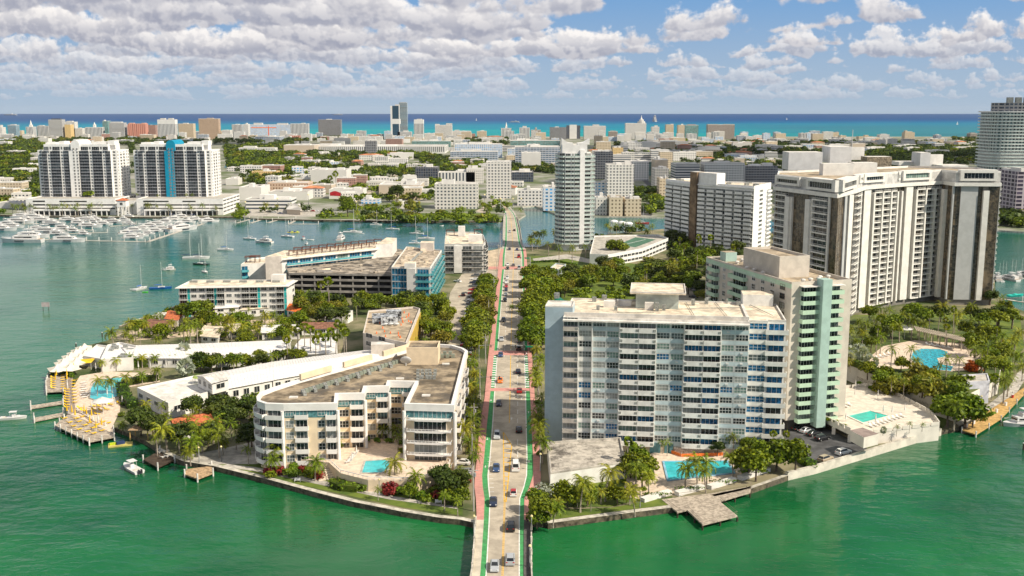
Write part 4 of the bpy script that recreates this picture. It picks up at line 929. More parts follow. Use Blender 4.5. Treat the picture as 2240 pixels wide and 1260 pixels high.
# ---- cream curved courtyard apartments, near left
def cream():
    zr = 19.0; c1 = M('paint_peach_cream', (.74, .60, .42), .75, .05, stain=.05); tw = M('trim_white', (.74, .72, .69), .6, .04); gb = M('glass_block_teal', (.10, .24, .26), .3, .2, 1.5)
    pxs = [(566, 884), (582, 889.5), (621, 891), (735, 889), (737, 868), (795, 867), (799, 852), (848, 851), (851, 840), (911, 841), (887.5, 890), (990.7, 893), (1018, 782), (1021, 774), (1012, 768), (989, 761), (947, 758), (898, 769), (751, 810), (651, 838), (598, 855), (571, 866), (564, 875)]
    P = [G(a, b, zr) for a, b in pxs]
    T = Thing('apartment_building', (*mid(P), LAND), 'cream curved courtyard apartment building with weathered brown roof and white parapets', 'apartment building')
    shell(T, P, LAND, zr, c1, ROOFD, 0)
    T.mb('parapet').ring(inset(ccw(P), -.35), .9, zr-.9, zr+.95, tw)
    # parapet piers over the long back wall
    a, b = P[17], P[20]; ang = math.atan2(b[1]-a[1], b[0]-a[0])
    for t in (.12, .42, .72): q = along(a, b, t); T.add('parapet_panel', pil_proto(12, .7, 1.6, c1), q[0], q[1], zr+.96, ang)
    fh = 3.05; zb = LAND+1.9; nf = 5
    gw = dict(t='W', g=glass_pick(rg, (5, 3, 2, 0)), nx=3, nz=2, hh=.56, sill=.2)
    bc = dict(t='B', g=glass_pick(rg, (6, 3, 1, 0)), m=tw, d=1.3, nx=3, hh=.76, ww=.8, par=.95)
    Bf = lambda x: dict(w=x, **bc); Wf = lambda x: dict(w=x, **{**gw, 'ww': .72})
    def top(p, q): n = nrm(p, q); T.piece('glass_block_band').prism([off(p, n, .06), off(q, n, .06), off(q, n, .005), off(p, n, .005)], zb+4*fh+.1, zr-.92, gb)
    T.facade(P[2], P[3], zb, nf, fh, [Wf(3.2), dict(w=4.2, **{**bc, 'd': .8}), dict(w=2.6, t='S'), dict(w=2.8, **{**gw, 'ww': .7, 'nx': 2}), Bf(3.2)], rows=lambda b_, f: True); top(P[2], P[3])
    T.facade(P[0], P[1], zb, nf, fh, [Bf(2)]); T.facade(P[1], P[2], zb, nf, fh, [Bf(3)]); T.facade(P[21], P[22], zb, nf, fh, [Bf(2)]); T.facade(P[22], P[0], zb, nf, fh, [Bf(2)])
    T.facade(P[4], P[5], zb, nf, fh, [Wf(3), Bf(3.2)]); top(P[4], P[5])
    T.facade(P[6], P[7], zb, nf, fh, [Wf(3), Bf(3.2)]); top(P[6], P[7])
    T.facade(P[8], P[9], zb, nf, fh, [Wf(3), Bf(3.2)]); top(P[8], P[9])
    T.facade(P[10], P[11], zb, nf, fh, [dict(w=1.2, t='S'), dict(w=10.4, **{**bc, 'd': 2.2, 'tp': 2.2, 'bw': 1.12, 'nx': 7, 'par': .8, 'rail': 'bars'}), dict(w=.8, t='S')]); top(P[10], P[11])
    T.facade(P[11], P[12], zb, nf, fh, [Wf(3), dict(w=2, t='S'), Bf(4), dict(w=3, t='S'), Wf(3), Bf(4), dict(w=3, t='S'), Wf(3), Bf(4), Wf(3)])
    T.facade(P[9], P[10], zb, nf, fh, [Wf(3), dict(w=2, t='S'), Wf(3), dict(w=2, t='S'), Wf(3)])
    T.facade(P[18], P[19], zb, nf, fh, [Wf(3), dict(w=2, t='S')]*5)
    for i in (2, 3, 5, 7, 10, 11, 12): q = P[i]; T.mb('column').cyl(q[0]+(.5 if i in (3, 5, 7, 11) else -.4), q[1]-.4, .45, LAND, zr-.95, tw, 10)
    for x, y, w_, d_, h_ in [(936, 790, 9.6, 8, 4.6)]:
        q = G(x-17, y+8, zr); T.mb('lift_house').prism([(q[0]-4, q[1]), (q[0]+5.4, q[1]), (q[0]+5.4, q[1]+9), (q[0]-4, q[1]+9)], zr+.01, zr+4.8, c1, ROOFD); T.mb('lift_house').ring([(q[0]-4, q[1]), (q[0]+5.4, q[1]), (q[0]+5.4, q[1]+9), (q[0]-4, q[1]+9)], .35, zr+4.82, zr+5.3, c1)
    grn = M('ac_green_grey', (.24, .27, .22), .6, .1)
    for k in range(27):     # the long row of condensers
        t = k/26; x, y = 663+t*205, 861-t*66; q = G(x, y, zr); T.add('condenser', pil_proto(1.0, .9, 1.15, grn if k % 3 else AC), q[0], q[1], zr, .6)
        if k % 3 == 0: q = G(x+3, y+4, zr); T.add('condenser', pil_proto(.9, .9, .9, AC), q[0], q[1], zr, .6)
    for k in range(16): q = G(915+(k % 5)*9+rg.uniform(-2, 2), 815+(k//5)*7, zr); T.add('condenser', pil_proto(.9, .8, 1.0, AC), q[0], q[1], zr, 0)
    for k in range(7): q = G(955+k*6, 782-(k % 2)*6, zr); T.add('condenser', pil_proto(1.0, .9, 1.1, grn), q[0], q[1], zr, 0)
    for x, y in ((642, 870), (875, 829), (932, 866), (975, 797)): q = G(x, y, zr); T.add('roof_hatch', pil_proto(2.2, 1.5, .3, ROOFW), q[0], q[1], zr, 0)
    b = MB(); q = G(888, 800, zr); b.dome(0, 0, 0, 1.7, FRAME, 14, .5, 4); T.mb('satellite_dish').merge(b, Matrix.Translation((q[0], q[1], zr+1.7)) @ Matrix.Rotation(R(125), 4, 'X')); T.mb('satellite_dish').cyl(q[0], q[1], .15, zr, zr+1.6, FRAME, 6)
    T.done()
    # pool terrace in front
    zt = 5.0; TP = px([(640, 985), (735, 968), (760, 955), (885, 960), (985, 1012), (975, 1035), (905, 1052), (805, 1050), (745, 1035), (720, 1012), (640, 1003)], zt)
    T = Thing('pool_terrace', (*mid(TP), LAND), 'raised cream terrace holding a small pool in front of the cream curved apartments', 'terrace'); T.mb('terrace').prism(TP, LAND, zt, c1, PAVE, bottom=False)
    b = T.mb('balustrade'); b.ring(TP, .12, zt+.75, zt+.9, tw)
    for i in range(len(TP)):
        p, q = TP[i-1], TP[i]; L = (V2(q)-V2(p)).length
        for k in range(int(L/1.6)): r = along(p, q, k*1.6/L); T.add('baluster', pil_proto(.1, .1, .75, tw), r[0], r[1], zt, 0)
    T.done()
    b = MB(); pp = px([(800, 1009), (840, 1006), (852, 1010), (850, 1026), (834, 1034), (792, 1034)], zt+.05); b.sheet(pp, zt+.06, POOLW); b.ring(inset(ccw(pp), -.5), .5, zt+.02, zt+.12, CONC)
    tag(b.build('swimming_pool'), 'small turquoise pool with cut corners on the cream terrace', 'swimming pool')
    b = MB()
    for k in range(9):      # zigzag steps to the lawn
        q = G(712+k*3, 1050-k*3.2, LAND); b.obox((q[0], q[1]), 3.6, .9, LAND, LAND+.3+k*.28, .35, ROOFC)
    tag(b.build('garden_stairs'), 'cream garden steps descending from the pool terrace to the seawall lawn', 'garden steps')
cream()
# ================================================================ middle of the island: motel wings, garage complex, small houses
def bldg(name, pts, z1, wall, roofm, label, cat='building', group=None, par=.7, parm=None, nf=0, fh=3.0, edges=None, bay=None, units=0, z0=LAND, cap=100, done=True):
    P = px(pts, z1) if not isinstance(pts[0], Vector) else [tuple(p) for p in pts]
    P = ccw(P); T = Thing(name, (*mid(P), z0), label, cat, group, cap); shell(T, P, z0, z1, wall, roofm, par, parm or wall)
    if nf:
        for i in range(len(P)):
            a, b = P[i], P[(i+1) % len(P)]; n = nrm(a, b); c = along(a, b, .5)
            if n[0]*(0-c[0])+n[1]*(0-c[1]) < 0: continue       # turned away from the road and camera side
            L = (V2(b)-V2(a)).length; k = max(1, int(L/(bay or {}).get('w', 3.2)))
            if L > 2: T.facade(a, b, z0+((z1-z0)-nf*fh), nf, fh, [dict(bay or dict(w=3.2, t='W', ww=.5, hh=.5))]*k)
    if units: roof_units(T, P, z1, units)
    return T.done() if done else (T, P)
RIB = M('metal_roof_white', (.72, .70, .68), .6, .06, 1.0)
STU = M('stucco_white', (.70, .68, .64), .8, .06, stain=.08)
def pitched(name, pts, z0, z1, rise, wall, roofm, label, cat='house', group=None, nf=1, over=.6):
    """four corner points (eaves): two long sides first"""
    P = px(pts, z1); T = Thing(name, (*mid(P), z0), label, cat, group); T.mb('wall').prism(P, z0, z1, wall, cap=False, bottom=False)
    A, B, C, D = [V2(p) for p in P]; e = (B-A).normalized()*over; f = (D-A).normalized()*over
    A2, B2, C2, D2 = A-e-f, B+e-f, C+e+f, D-e+f; R1, R2 = (A2+D2)/2, (B2+C2)/2
    z = z1+.02; v = [(*A2, z), (*B2, z), (*C2, z), (*D2, z), (*R1, z+rise), (*R2, z+rise)]
    T.mb('roof').add(v, [(0, 1, 5, 4), (2, 3, 4, 5), (1, 2, 5), (3, 0, 4), (3, 2, 1, 0)], roofm)
    b = T.mb('roof'); d = (B2-A2); n = max(2, int(d.length/1.1))
    for i in range(n+1):
        p, q = A2+d*(i/n), R1+(R2-R1)*(i/n); s, t = D2+(C2-D2)*(i/n), R1+(R2-R1)*(i/n)
        b.tube([(*p, z+.03), (*q, z+rise+.03)], .04, roofm, 3, False); b.tube([(*s, z+.03), (*t, z+rise+.03)], .04, roofm, 3, False)
    L = (B-A).length; k = max(1, int(L/3.4))
    Pc = ccw(P)
    for i in range(4):
        a, b_ = Pc[i], Pc[(i+1) % 4]; n_ = nrm(a, b_); c = along(a, b_, .5)
        if n_[0]*(0-c[0])+n_[1]*(0-c[1]) > 0: L = (V2(b_)-V2(a)).length; T.facade(a, b_, z0+.3, nf, (z1-z0-.3)/nf, [dict(w=3, t='W', ww=.5, hh=.45)]*max(1, int(L/3.4)))
    return T.done()
pitched('motel_wing', [(456, 858), (595, 832), (592, 793), (440, 822)], LAND, 6.6, 1.2, STU, RIB, 'long white ribbed roof motel wing behind the cream curved apartments', 'motel wing')
pitched('motel_wing', [(597, 831), (836, 789), (806, 766), (596, 792)], LAND, 6.6, 1.2, STU, RIB, 'right end of the near white motel roof running to the tan-roofed building', 'motel wing')
bldg('motel_wing', [(300, 852), (368, 886), (455, 862), (456, 858), (434, 824)], 6.4, STU, ROOFW, 'flat grey roofed motel wing with second-floor windows above the round pool hedge', nf=1, bay=dict(w=5, t='W', ww=.45, hh=.4, nx=3))
pitched('roof_lounge', [(464, 838), (499, 829), (490, 812), (432, 822)], 6.6, 10.2, 1.0, STU, ROOFW, 'small grey gabled upper storey standing on the motel roof', 'rooftop house')
pitched('motel_wing', [(288, 783), (455, 784), (440, 752), (262, 757)], LAND, 5.5, 1.0, STU, RIB, 'far white ribbed motel wing left of the silver palms', 'motel wing')
pitched('motel_wing', [(458, 784), (617, 776), (636, 744), (442, 752)], LAND, 5.5, 1.0, STU, RIB, 'far white ribbed motel wing behind the tall fan palms', 'motel wing')
pitched('motel_wing', [(640, 776), (735, 772), (732, 738), (662, 742)], LAND, 5.5, 1.0, STU, RIB, 'white ribbed roof section under the cluster of tall fan palms', 'motel wing')
bldg('awning_walkway', [(368, 893), (560, 858), (562, 852), (366, 886)], 3.6, STU, RIB, 'white covered walkway along the front of the near motel wing', 'walkway', par=0)
bldg('restaurant_building', [(220, 790), (290, 786), (300, 760), (262, 752), (235, 758)], 6, STU, RIB, 'white flat-roofed restaurant with roof vents beside the sail canopies', units=8)
bldg('restaurant_building', [(183, 782), (222, 789), (236, 760), (212, 757)], 5, STU, RIB, 'low white folded roof between the sail canopies and the restaurant')
# tan roofed building under works
TANW = M('wall_pinkish_white', (.62, .56, .50), .8, .08, stain=.1); OCH = M('wall_ochre', (.50, .34, .06), .8, .08)
T, P = bldg('hotel_block', [(794, 732), (850, 746), (889, 754), (919, 678), (905, 674), (806, 683)], 11.5, TANW, ROOFT, 'two-storey building with a tan roof, orange roof markers and big silver ducts', done=False, nf=0)
T.facade(P[0], P[1], LAND+5, 2, 3, [dict(w=3, t='W', ww=.5)]*2) if P[0][0] < P[1][0] else None
q = G(852, 708, 11.5)
for dx, dy, w_, d_, h_ in ((0, 0, 6.5, 5, 3.2), (1, 7, 6, 4.5, 4.0), (-5, 3, 4, 5, 2.0), (-4, 9, 8, 2, 2.2)): T.add('silver_duct', pil_proto(w_, d_, h_, M('duct_metal', (.48, .50, .52), .35, .5, 1.0)), q[0]+dx, q[1]+dy, 11.5, .1)
for k in range(3): T.add('satellite_dish', PR.setdefault('dish', MB().dome(0, 0, 0, .9, FRAME, 10, .3, 3).cyl(0, 0, .1, -.8, 0, FRAME, 5)), q[0]-1+k*2.2, q[1]-4, 12.3, 0)
ORNG = M('cone_orange', (.85, .16, .02), .6, .1)
for k in range(34):
    x, y = rg.uniform(812, 900), rg.uniform(684, 742); g = G(x, y, 11.5)
    if inside(g, inset(P, 1)): T.add('roof_marker', PR.setdefault('cone', MB().cyl(0, 0, .28, 0, .9, ORNG, 6, .06)), g[0], g[1], 11.5, 0)
n = nrm(G(889, 754, 11.5), G(919, 678, 11.5)); a, b = G(889, 754, 11.5), G(919, 678, 11.5); n = n if n[0] > 0 else (-n[0], -n[1])
T.mb('ochre_wall').prism([off(a, n, .3), off(b, n, .3), off(b, n, .02), off(a, n, .02)], LAND, 10.4, OCH)
T.mb('white_box').prism(quad(G(838, 768, 8), 8.5, 5, .12), LAND, 11, TANW, ROOFW); T.done()
# four-storey flats
def flats():
    z1 = 15.5; A, B = G(391, 629, z1), G(626, 625, z1); C, D = G(644, 614, z1), G(421, 614, z1)
    T = Thing('apartment_building', (*mid([A, B, C, D]), LAND), 'white five-storey flats with turquoise balcony panels near the moored sailboats', 'apartment building')
    shell(T, [A, B, C, D], LAND, z1, STU, ROOFC, .5, STU); tq = M('panel_turquoise', (.02, .42, .42))
    ba = dict(m=M('balcony_grey', (.50, .50, .48)), d=1.4, rail='bars', par=1.0, hh=.8, nx=3)
    W = dict(w=4, t='W', ww=.62, hh=.46, nx=3, g=GL[1]); Bq = dict(w=4.2, t='B', g=GL[0], **ba); Tq = dict(w=1.1, t='W', ww=.9, hh=.85, sill=.05, nx=1, g=tq, f=tq)
    T.facade(A, B, z1-5*2.75, 5, 2.75, [Bq, Tq, W, W, Bq, Tq, Bq, W, W, Bq, Bq, Tq, W, W, Bq, Tq]); T.facade(B, C, z1-5*2.75, 5, 2.75, [dict(w=3, t='S'), dict(w=2, t='W', ww=.5)])
    T.mb('eave').ring(inset(ccw([A, B, C, D]), -1.3), 1.6, z1-.3, z1+.02, STU)
    for k in range(6):
        for j in range(4): q = G(418+k*36+j*4, 618, z1); T.add('condenser', pil_proto(.9, .9, 1.0, AC), q[0], q[1], z1, 0)
    T.mb('stair_house').prism(quad(G(610, 615, z1), 6, 5), z1+.01, z1+3.2, STU, ROOFW); T.done()
flats()
# unfinished hotel complex
def hotel():
    GC = M('raw_concrete', (.30, .28, .26), .9, .12, .4, stain=.2); GB = M('glass_new_blue', (.01, .16, .30), .12, .3, 1.0, spec=.6); GT = M('glass_teal_rail', (.10, .38, .42), .15, .1, spec=.6)
    za = 12.2; P = [G(632, 606, za), G(856, 609, za), G(900, 600, za), G(905, 560, za), G(840, 545, za), G(616, 570, za)]
    T = Thing('parking_garage', (*mid(P), LAND), 'raw grey concrete parking garage with dark open decks and a rubble-strewn top', 'parking garage'); gc2 = M('deck_rubble', (.36, .31, .25), .95, .35, .25, stain=.5)
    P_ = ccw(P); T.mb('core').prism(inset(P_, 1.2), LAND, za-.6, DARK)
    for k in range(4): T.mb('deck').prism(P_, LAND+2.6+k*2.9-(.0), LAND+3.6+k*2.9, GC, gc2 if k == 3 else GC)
    zt4 = LAND+3.6+8.7
    A, B = G(632, 606, za), G(856, 609, za); 
    for k in range(9): q = along(A, B, k/8); T.add('column', pil_proto(.7, .7, zt4-1-LAND, GC), q[0], q[1]+.6, LAND, 0)
    for k in range(40):
        x, y = rg.uniform(650, 850), rg.uniform(572, 600); q = G(x, y, zt4)
        if inside(q, inset(P_, 2)) and q[1] < G(x, 606-(x-616)*.085-22, zt4)[1]+99: T.add('debris', pil_proto(rg.choice([1, 2, 5, 7]), rg.choice([.4, 1, 1.6]), rg.choice([.2, .5, .8]), rg.choice([ROOFC, GC, WOOD])), q[0], q[1], zt4, rg.uniform(-.5, 1.2))
    T.done()
    # long back block with roof garden
    zr = 19.5; F0, F1 = G(616, 566, zr), G(822, 544, zr); n = nrm(F0, F1); B1, B0 = G(846, 529, zr), G(640, 551, zr)
    T = Thing('hotel_wing', (*mid([F0, F1, B1, B0]), LAND), 'long white hotel wing with blue glazing and a roof garden of pergolas', 'hotel wing')
    shell(T, [F0, F1, B1, B0], LAND, zr, STU, ROOFC, .6, ROOFC); g = lambda f: GB if f == 0 else rg.choice([GL[2], GL[3], GB])
    T.facade(F0, F1, zr-7, 2, 3.3, [dict(w=2, t='S')]+[dict(w=6.5, t='B', g=g, m=STU, d=1.4, rail='glass', rm=GT, hh=.8, ww=.85, nx=4)]*7+[dict(w=2, t='S')])
    T.mb('roof_slab').ring([off(F0, n, 1.6), off(F1, n, 1.6), B1, B0], 1.6, zr-.5, zr-.05, STU)
    e0 = G(540, 577, 15); 
    T.mb('stair_tower').prism([G(580, 563, zr+1), F0, G(640, 549, zr+1), G(622, 549, zr+1)], LAND, zr+1.4, TANW, ROOFC)
    T.mb('end_tower').prism([G(822, 543, zr), G(858, 541, zr), G(868, 528, zr), G(846, 527, zr)], LAND, zr+2, STU, ROOFC); T.done()
    z2 = 15.5; L = [G(534, 579, z2), G(580, 577, z2), G(601, 562, z2), G(545, 568, z2)]; L[0] = G(527, 580, z2)
    T = Thing('hotel_wing', (*mid(L), LAND), 'white end block with teal glass balconies at the waterfront tip of the hotel', 'hotel wing'); shell(T, L, LAND, z2, STU, ROOFC, .5, STU)
    Lc = ccw(L)
    T.facade(L[0], along(L[0], L[1], .3), z2-13, 4, 3.2, [dict(w=3, t='B', g=GB, m=GT, d=1.8, rail='glass', rm=GT, hh=.8)]); T.done()
    # near blue glass block
    zr = 19.0; A, B, C, D = G(856, 586, zr), G(941, 588, zr), G(966, 549, zr), G(889, 541, zr)
    T = Thing('hotel_wing', (*mid([A, B, C, D]), LAND), 'teal glass hotel block with layered glass balconies and stripped roof', 'hotel wing'); shell(T, [A, B, C, D], LAND, zr, STU, M('roof_works', (.52, .43, .33), .95, .3, .5, stain=.5), .5, STU)
    T.facade(A, B, zr-16.2, 5, 3.25, [dict(w=10, t='W', g=GB, nx=5, hh=.86, ww=.92, sill=.05), dict(w=5.5, t='C', m=STU, d=1.2, up=0), dict(w=9, t='B', g=GB, m=GT, d=1.6, rail='glass', rm=GT, hh=.85, nx=4)])
    T.facade(B, C, zr-16.2, 5, 3.25, [dict(w=5, t='B', g=lambda f: rg.choice([GB, GL[3], GL[1]]), m=GT, d=1.9, rail='glass', rm=GT, hh=.85, nx=3)]*8)
    q = along(A, B, .48); T.piece('lift_shaft').prism(quad((q[0], q[1]+2), 5.2, 6), zr+.01, zr+2.6, STU, ROOFC)
    q = G(935, 547, zr); T.piece('lift_shaft').prism(quad(q, 7, 7), zr+.01, zr+4.5, TANW, ROOFC)
    T.mb('roof_pipe').prism([G(893, 578, zr), G(897, 578, zr), G(925, 552, zr), G(921, 552, zr)], zr+.01, zr+.9, AC); roof_units(T, [A, B, C, D], zr, 26, 1.1, ROOFC); T.done()
    # six-storey rounded block with a lush roof terrace
    zr = 18.0; O = [G(972, 537, zr), G(1057, 537, zr), G(1062, 532, zr), G(1058, 517, zr), G(1045, 510, zr), G(975, 510, zr)]
    T = Thing('apartment_building', (*mid(O), LAND), 'six-storey block with rounded balconies and a crowded green roof terrace by the far bridge', 'apartment building'); shell(T, O, LAND, zr, STU, ROOFC, .9, MATS['balcony_grey'])
    T.facade(O[0], O[1], zr-15.5, 5, 3.1, [dict(w=5, t='B', g=GL[1], m=STU, d=1.5, rail='glass', rm=GL[1], hh=.85, nx=3), dict(w=4, t='C', m=STU, d=1.6), dict(w=5.5, t='B', g=GL[1], m=STU, d=1.5, rail='glass', rm=GL[1], hh=.85, nx=3), dict(w=5.5, t='B', g=GL[2], m=STU, d=1.5, rail='glass', rm=GL[1], hh=.85, nx=3)])
    for i in (1, 2, 3): T.facade(O[i], O[i+1], zr-15.5, 5, 3.1, [dict(w=5, t='B', g=GL[1], m=STU, d=1.6, rail='glass', rm=GL[1], hh=.85, nx=3)]*max(1, int((V2(O[i+1])-V2(O[i])).length/6)))
    q = G(1040, 528, zr); T.piece('roof_pavilion').prism(quad(q, 8, 6), zr+.02, zr+4, STU, ROOFW); q = G(1010, 516, zr); T.piece('roof_pavilion').prism(quad(q, 4, 5), zr+.02, zr+6, STU, ROOFW)
    T.done()
    BR = M('pergola_red_brown', (.13, .045, .03), .8)
    pb = MB()
    for sx in (-2, 2):
        for sy in (-1.6, 1.6): pb.box(sx-.1, sx+.1, sy-.1, sy+.1, 0, 2.6, BR)
    for k in range(9): pb.box(-2.2+k*.52, -2.05+k*.52, -1.9, 1.9, 2.6, 2.8, BR)
    pb.box(-2.3, 2.3, -1.9, -1.7, 2.45, 2.62, BR); pb.box(-2.3, 2.3, 1.7, 1.9, 2.45, 2.62, BR)
    pro = tag(pb.build('pergola', org=(0, 0, 0)), 'x', 'pergola'); freeze(pro); k = 0
    F0, F1, B1, B0 = G(616, 566, 19.5), G(822, 544, 19.5), G(846, 529, 19.5), G(640, 551, 19.5)
    for t in np.linspace(.08, .93, 11):
        for s in (.3, .75):
            p = along(along(F0, F1, t), along(B0, B1, t), s); k += 1
            place(pro, (p[0], p[1], 19.6), .1, 1, f'red-brown slatted pergola on the long hotel roof garden, {nth(k)} from its left end', 'pergolas on the hotel roof garden')
    for k, (x, y, z) in enumerate([(558, 573, 15.6), (548, 574, 15.6), (985, 514, 18.1), (1046, 513, 18.1)]): place(pro, (*G(x, y, z), z), .1, 1.2, f'dark pergola on the {"waterfront tip of the hotel" if k < 2 else "green roof terrace by the far bridge"}, {"left" if k in (1, 2) else "right"} one', 'dark pergolas on low roofs')
    # mobile crane beside the works
    b = MB(); q = G(1000, 592, LAND); b.box(q[0]-1.4, q[0]+1.4, q[1]-4, q[1]+4, LAND+.6, LAND+2.6, ORNG)
    for sx in (-1.2, 1.2):
        for sy in (-2.6, 0, 2.6): b.tube([(q[0]+sx-.2, q[1]+sy, LAND+.55), (q[0]+sx+.2, q[1]+sy, LAND+.55)], .55, DARK, 10)
    b.tube([(q[0], q[1], LAND+2.4), (q[0]-6, q[1]+2, LAND+20)], [.5, .25], FRAME, 4); tag(b.build('mobile_crane'), 'white boom crane truck standing on the building site by the terrace block', 'crane')
hotel()
# carport canopy frame and small houses
HG = 'houses between the motel and the hotel garage'
pitched('house', [(470, 675), (520, 672), (532, 661), (484, 658)], LAND, 6.5, .8, STU, RIB, 'pale blue two-storey house with a white roof among coconut palms', 'house', HG, 2)
pitched('house', [(527, 678), (600, 672), (620, 655), (575, 652)], LAND, 5.5, 1.0, STU, ROOFC, 'long cream-roofed white house below the five-storey flats', 'house', HG)
pitched('house', [(573, 728), (655, 726), (650, 710), (578, 712)], LAND, 5, .9, STU, RIB, 'white cottage with dark windows left of the tall fan palms', 'house', HG)
pitched('house', [(628, 678), (658, 684), (664, 672), (640, 665)], LAND, 5, 1.6, STU, M('roof_bright_orange', (.70, .17, .04), .8, .15, 1.0), 'small house with a bright orange tiled roof beside the flats', 'house', HG)
bldg('house', [(710, 688), (760, 688), (772, 682), (718, 682)], 6, STU, M('roof_blue_tarp', (.01, .16, .55), .5, .1), 'house under a bright blue flat roof covering', 'house', HG)
pitched('house', [(660, 720), (735, 718), (735, 706), (668, 704)], LAND, 4.6, 1.4, STU, M('roof_brown_tile', (.25, .12, .08), .85, .2, 1.0), 'brown tiled house behind the white cottage and fan palms', 'house', HG)
pitched('house', [(322, 716), (352, 720), (372, 702), (330, 698)], LAND, 4.6, 1.4, STU, MATS['roof_brown_tile'], 'brown tiled waterfront house with a white side wall', 'house', HG)
pitched('house', [(362, 697), (388, 700), (400, 686), (376, 680)], LAND, 5.2, 1.6, STU, TERRA, 'terracotta tiled waterfront house below the big round tree', 'house', HG)
bldg('boat_shelter', [(338, 690), (368, 690), (374, 683), (346, 683)], 4.6, STU, ROOFW, 'small white flat waterfront shelter roof', 'shelter', HG, par=0)
pitched('house', [(440, 735), (476, 738), (490, 715), (450, 712)], LAND, 4.8, 1.0, STU, ROOFC, 'white flat house in the sandy yard behind the motel', 'house', HG)
pitched('house', [(500, 725), (545, 722), (540, 704), (505, 706)], LAND, 4.8, 1.0, STU, ROOFC, 'small cream-roofed cottage hidden between coconut palms', 'house', HG)
pitched('house', [(385, 938), (480, 922), (470, 900), (375, 918)], LAND, 5.5, 1.5, STU, TERRA, 'terracotta tiled house among palms left of the cream curved apartments', 'house')
b = MB(); c = G(310, 958, LAND)
for sx in (-2.5, 2.5):
    for sy in (-2, 2): b.box(c[0]+sx-.12, c[0]+sx+.12, c[1]+sy-.12, c[1]+sy+.12, LAND, LAND+2.9, WOODY)
for k in range(12): b.box(c[0]-2.9, c[0]+2.9, c[1]-2.4+k*.4, c[1]-2.4+k*.4+.34, LAND+2.9, LAND+3.05, M('slat_tan', (.48, .33, .2), .8, .15, 1.2))
tag(b.build('garden_gazebo'), 'tan slatted wooden gazebo by the water left of the coconut palms', 'gazebo')
# park: green shade tent and small blue-grey pavilion
b = MB(); c = G(1222, 660, LAND+4); g_ = M('tent_green', (.01, .13, .09), .7)
n = 10; pts = [(c[0]+6.5*math.cos(2*math.pi*k/n), c[1]+6*math.sin(2*math.pi*k/n), LAND+(3.2 if k % 2 else 3.9)) for k in range(n)]; top = (c[0], c[1], LAND+6.6)
mid_ = [((p[0]+c[0]*1.2)/2.2, (p[1]+c[1]*1.2)/2.2, LAND+4.5) for p in pts]
b.add(pts+mid_+[top], [(i, (i+1) % n, n+(i+1) % n, n+i) for i in range(n)]+[(n+i, n+(i+1) % n, 2*n) for i in range(n)], g_)
for p in pts[::2]: b.tube([(p[0], p[1], LAND), p], .1, FRAME, 5)
tag(b.build('shade_tent'), 'peaked dark green shade tent in the park behind the blue and white slab', 'tent')
bldg('park_pavilion', [(1200, 590), (1222, 592), (1238, 580), (1216, 578)], 5.5, M('wall_pale_blue_grey', (.46, .52, .56)), ROOFC, 'small pale blue-grey park building in the trees', 'pavilion', nf=1)
# raised pool deck of the mint tower
def deck():
    z = 5.3; P = px([(1758, 893), (1862, 944), (1888, 948), (2055, 930), (2037, 905), (1958, 862), (1900, 845), (1843, 850)], z); P[2] = G(1888, 950, z); wh = M('deck_wall_white', (.66, .62, .55), .75, .05, stain=.08); fl = M('deck_floor', (.62, .56, .47), .85, .08, .6)
    T = Thing('pool_deck', (*mid(P), LAND), 'raised cream pool deck over parking beside the mint balcony tower', 'pool deck'); Pc = ccw(P)
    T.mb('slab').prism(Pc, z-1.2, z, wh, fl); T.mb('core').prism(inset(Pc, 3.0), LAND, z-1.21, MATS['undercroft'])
    a, b_, c_ = P[1], P[2], P[3]
    T.mb('side_wall').prism([P[2], P[3], off(P[3], (0, 1), .4), off(P[2], (0, 1), .4)], LAND-1.5, z-1.21, wh); T.mb('side_wall').prism([P[3], P[4], off(P[4], (-1, 0), .4), off(P[3], (-1, 0), .4)], LAND, z-1.21, wh)
    for t in (.0, .33, .66, .98): q = along(P[0], P[1], t); T.add('column', pil_proto(1.0, .8, z-1.2-LAND, wh), q[0], q[1], LAND, -.5)
    for i in range(len(P)):
        p, q = P[i-1], P[i]; L = (V2(q)-V2(p)).length
        if i == 0 or L < 5: continue
        an = math.atan2(q[1]-p[1], q[0]-p[0]); k = int(L/3)
        for j in range(k): r = along(p, q, (j+.5)/k); T.add('parapet_panel', pil_proto(L/k-.5, .25, 1.0, wh), r[0], r[1], z, an)
    q = G(1890, 940, z+3); T.mb('bath_house').prism([G(1860, 941, 8.3), G(1890, 957, 8.3), G(1922, 949, 8.3), G(1887, 935, 8.3)], z+.01, z+3, wh, M('roof_mauve', (.28, .22, .20), .9)); T.done()
    b = MB(); pp = px([(1855, 910), (1903, 899), (1943, 910), (1888, 925)], z+.05); b.sheet(pp, z+.07, POOLW2); b.ring(inset(ccw(pp), -.6), .6, z+.02, z+.2, wh); tag(b.build('swimming_pool'), 'rectangular turquoise pool on the raised deck of the mint balcony tower', 'swimming pool')
    # long garden wall of the palm garden behind
    A, B = G(1843, 790, 8), G(1960, 838, 8); T = Thing('garden_wall', (*mid([A, B]), LAND), 'long white retaining wall of the palm garden with a lattice band', 'wall')
    W = [A, B, G(2090, 880, 8)]; 
    for p, q in zip(W[:-1], W[1:]):
        n = nrm(p, q); T.mb('wall').prism([p, q, off(q, n, -.6), off(p, n, -.6)], LAND, 8, wh); T.mb('lattice_band').prism([off(along(p, q, .3), n, .08), off(q, n, .08), off(q, n, .01), off(along(p, q, .3), n, .01)], LAND+.8, LAND+3, MATS['pierced_screen'])
    T.done()
deck()
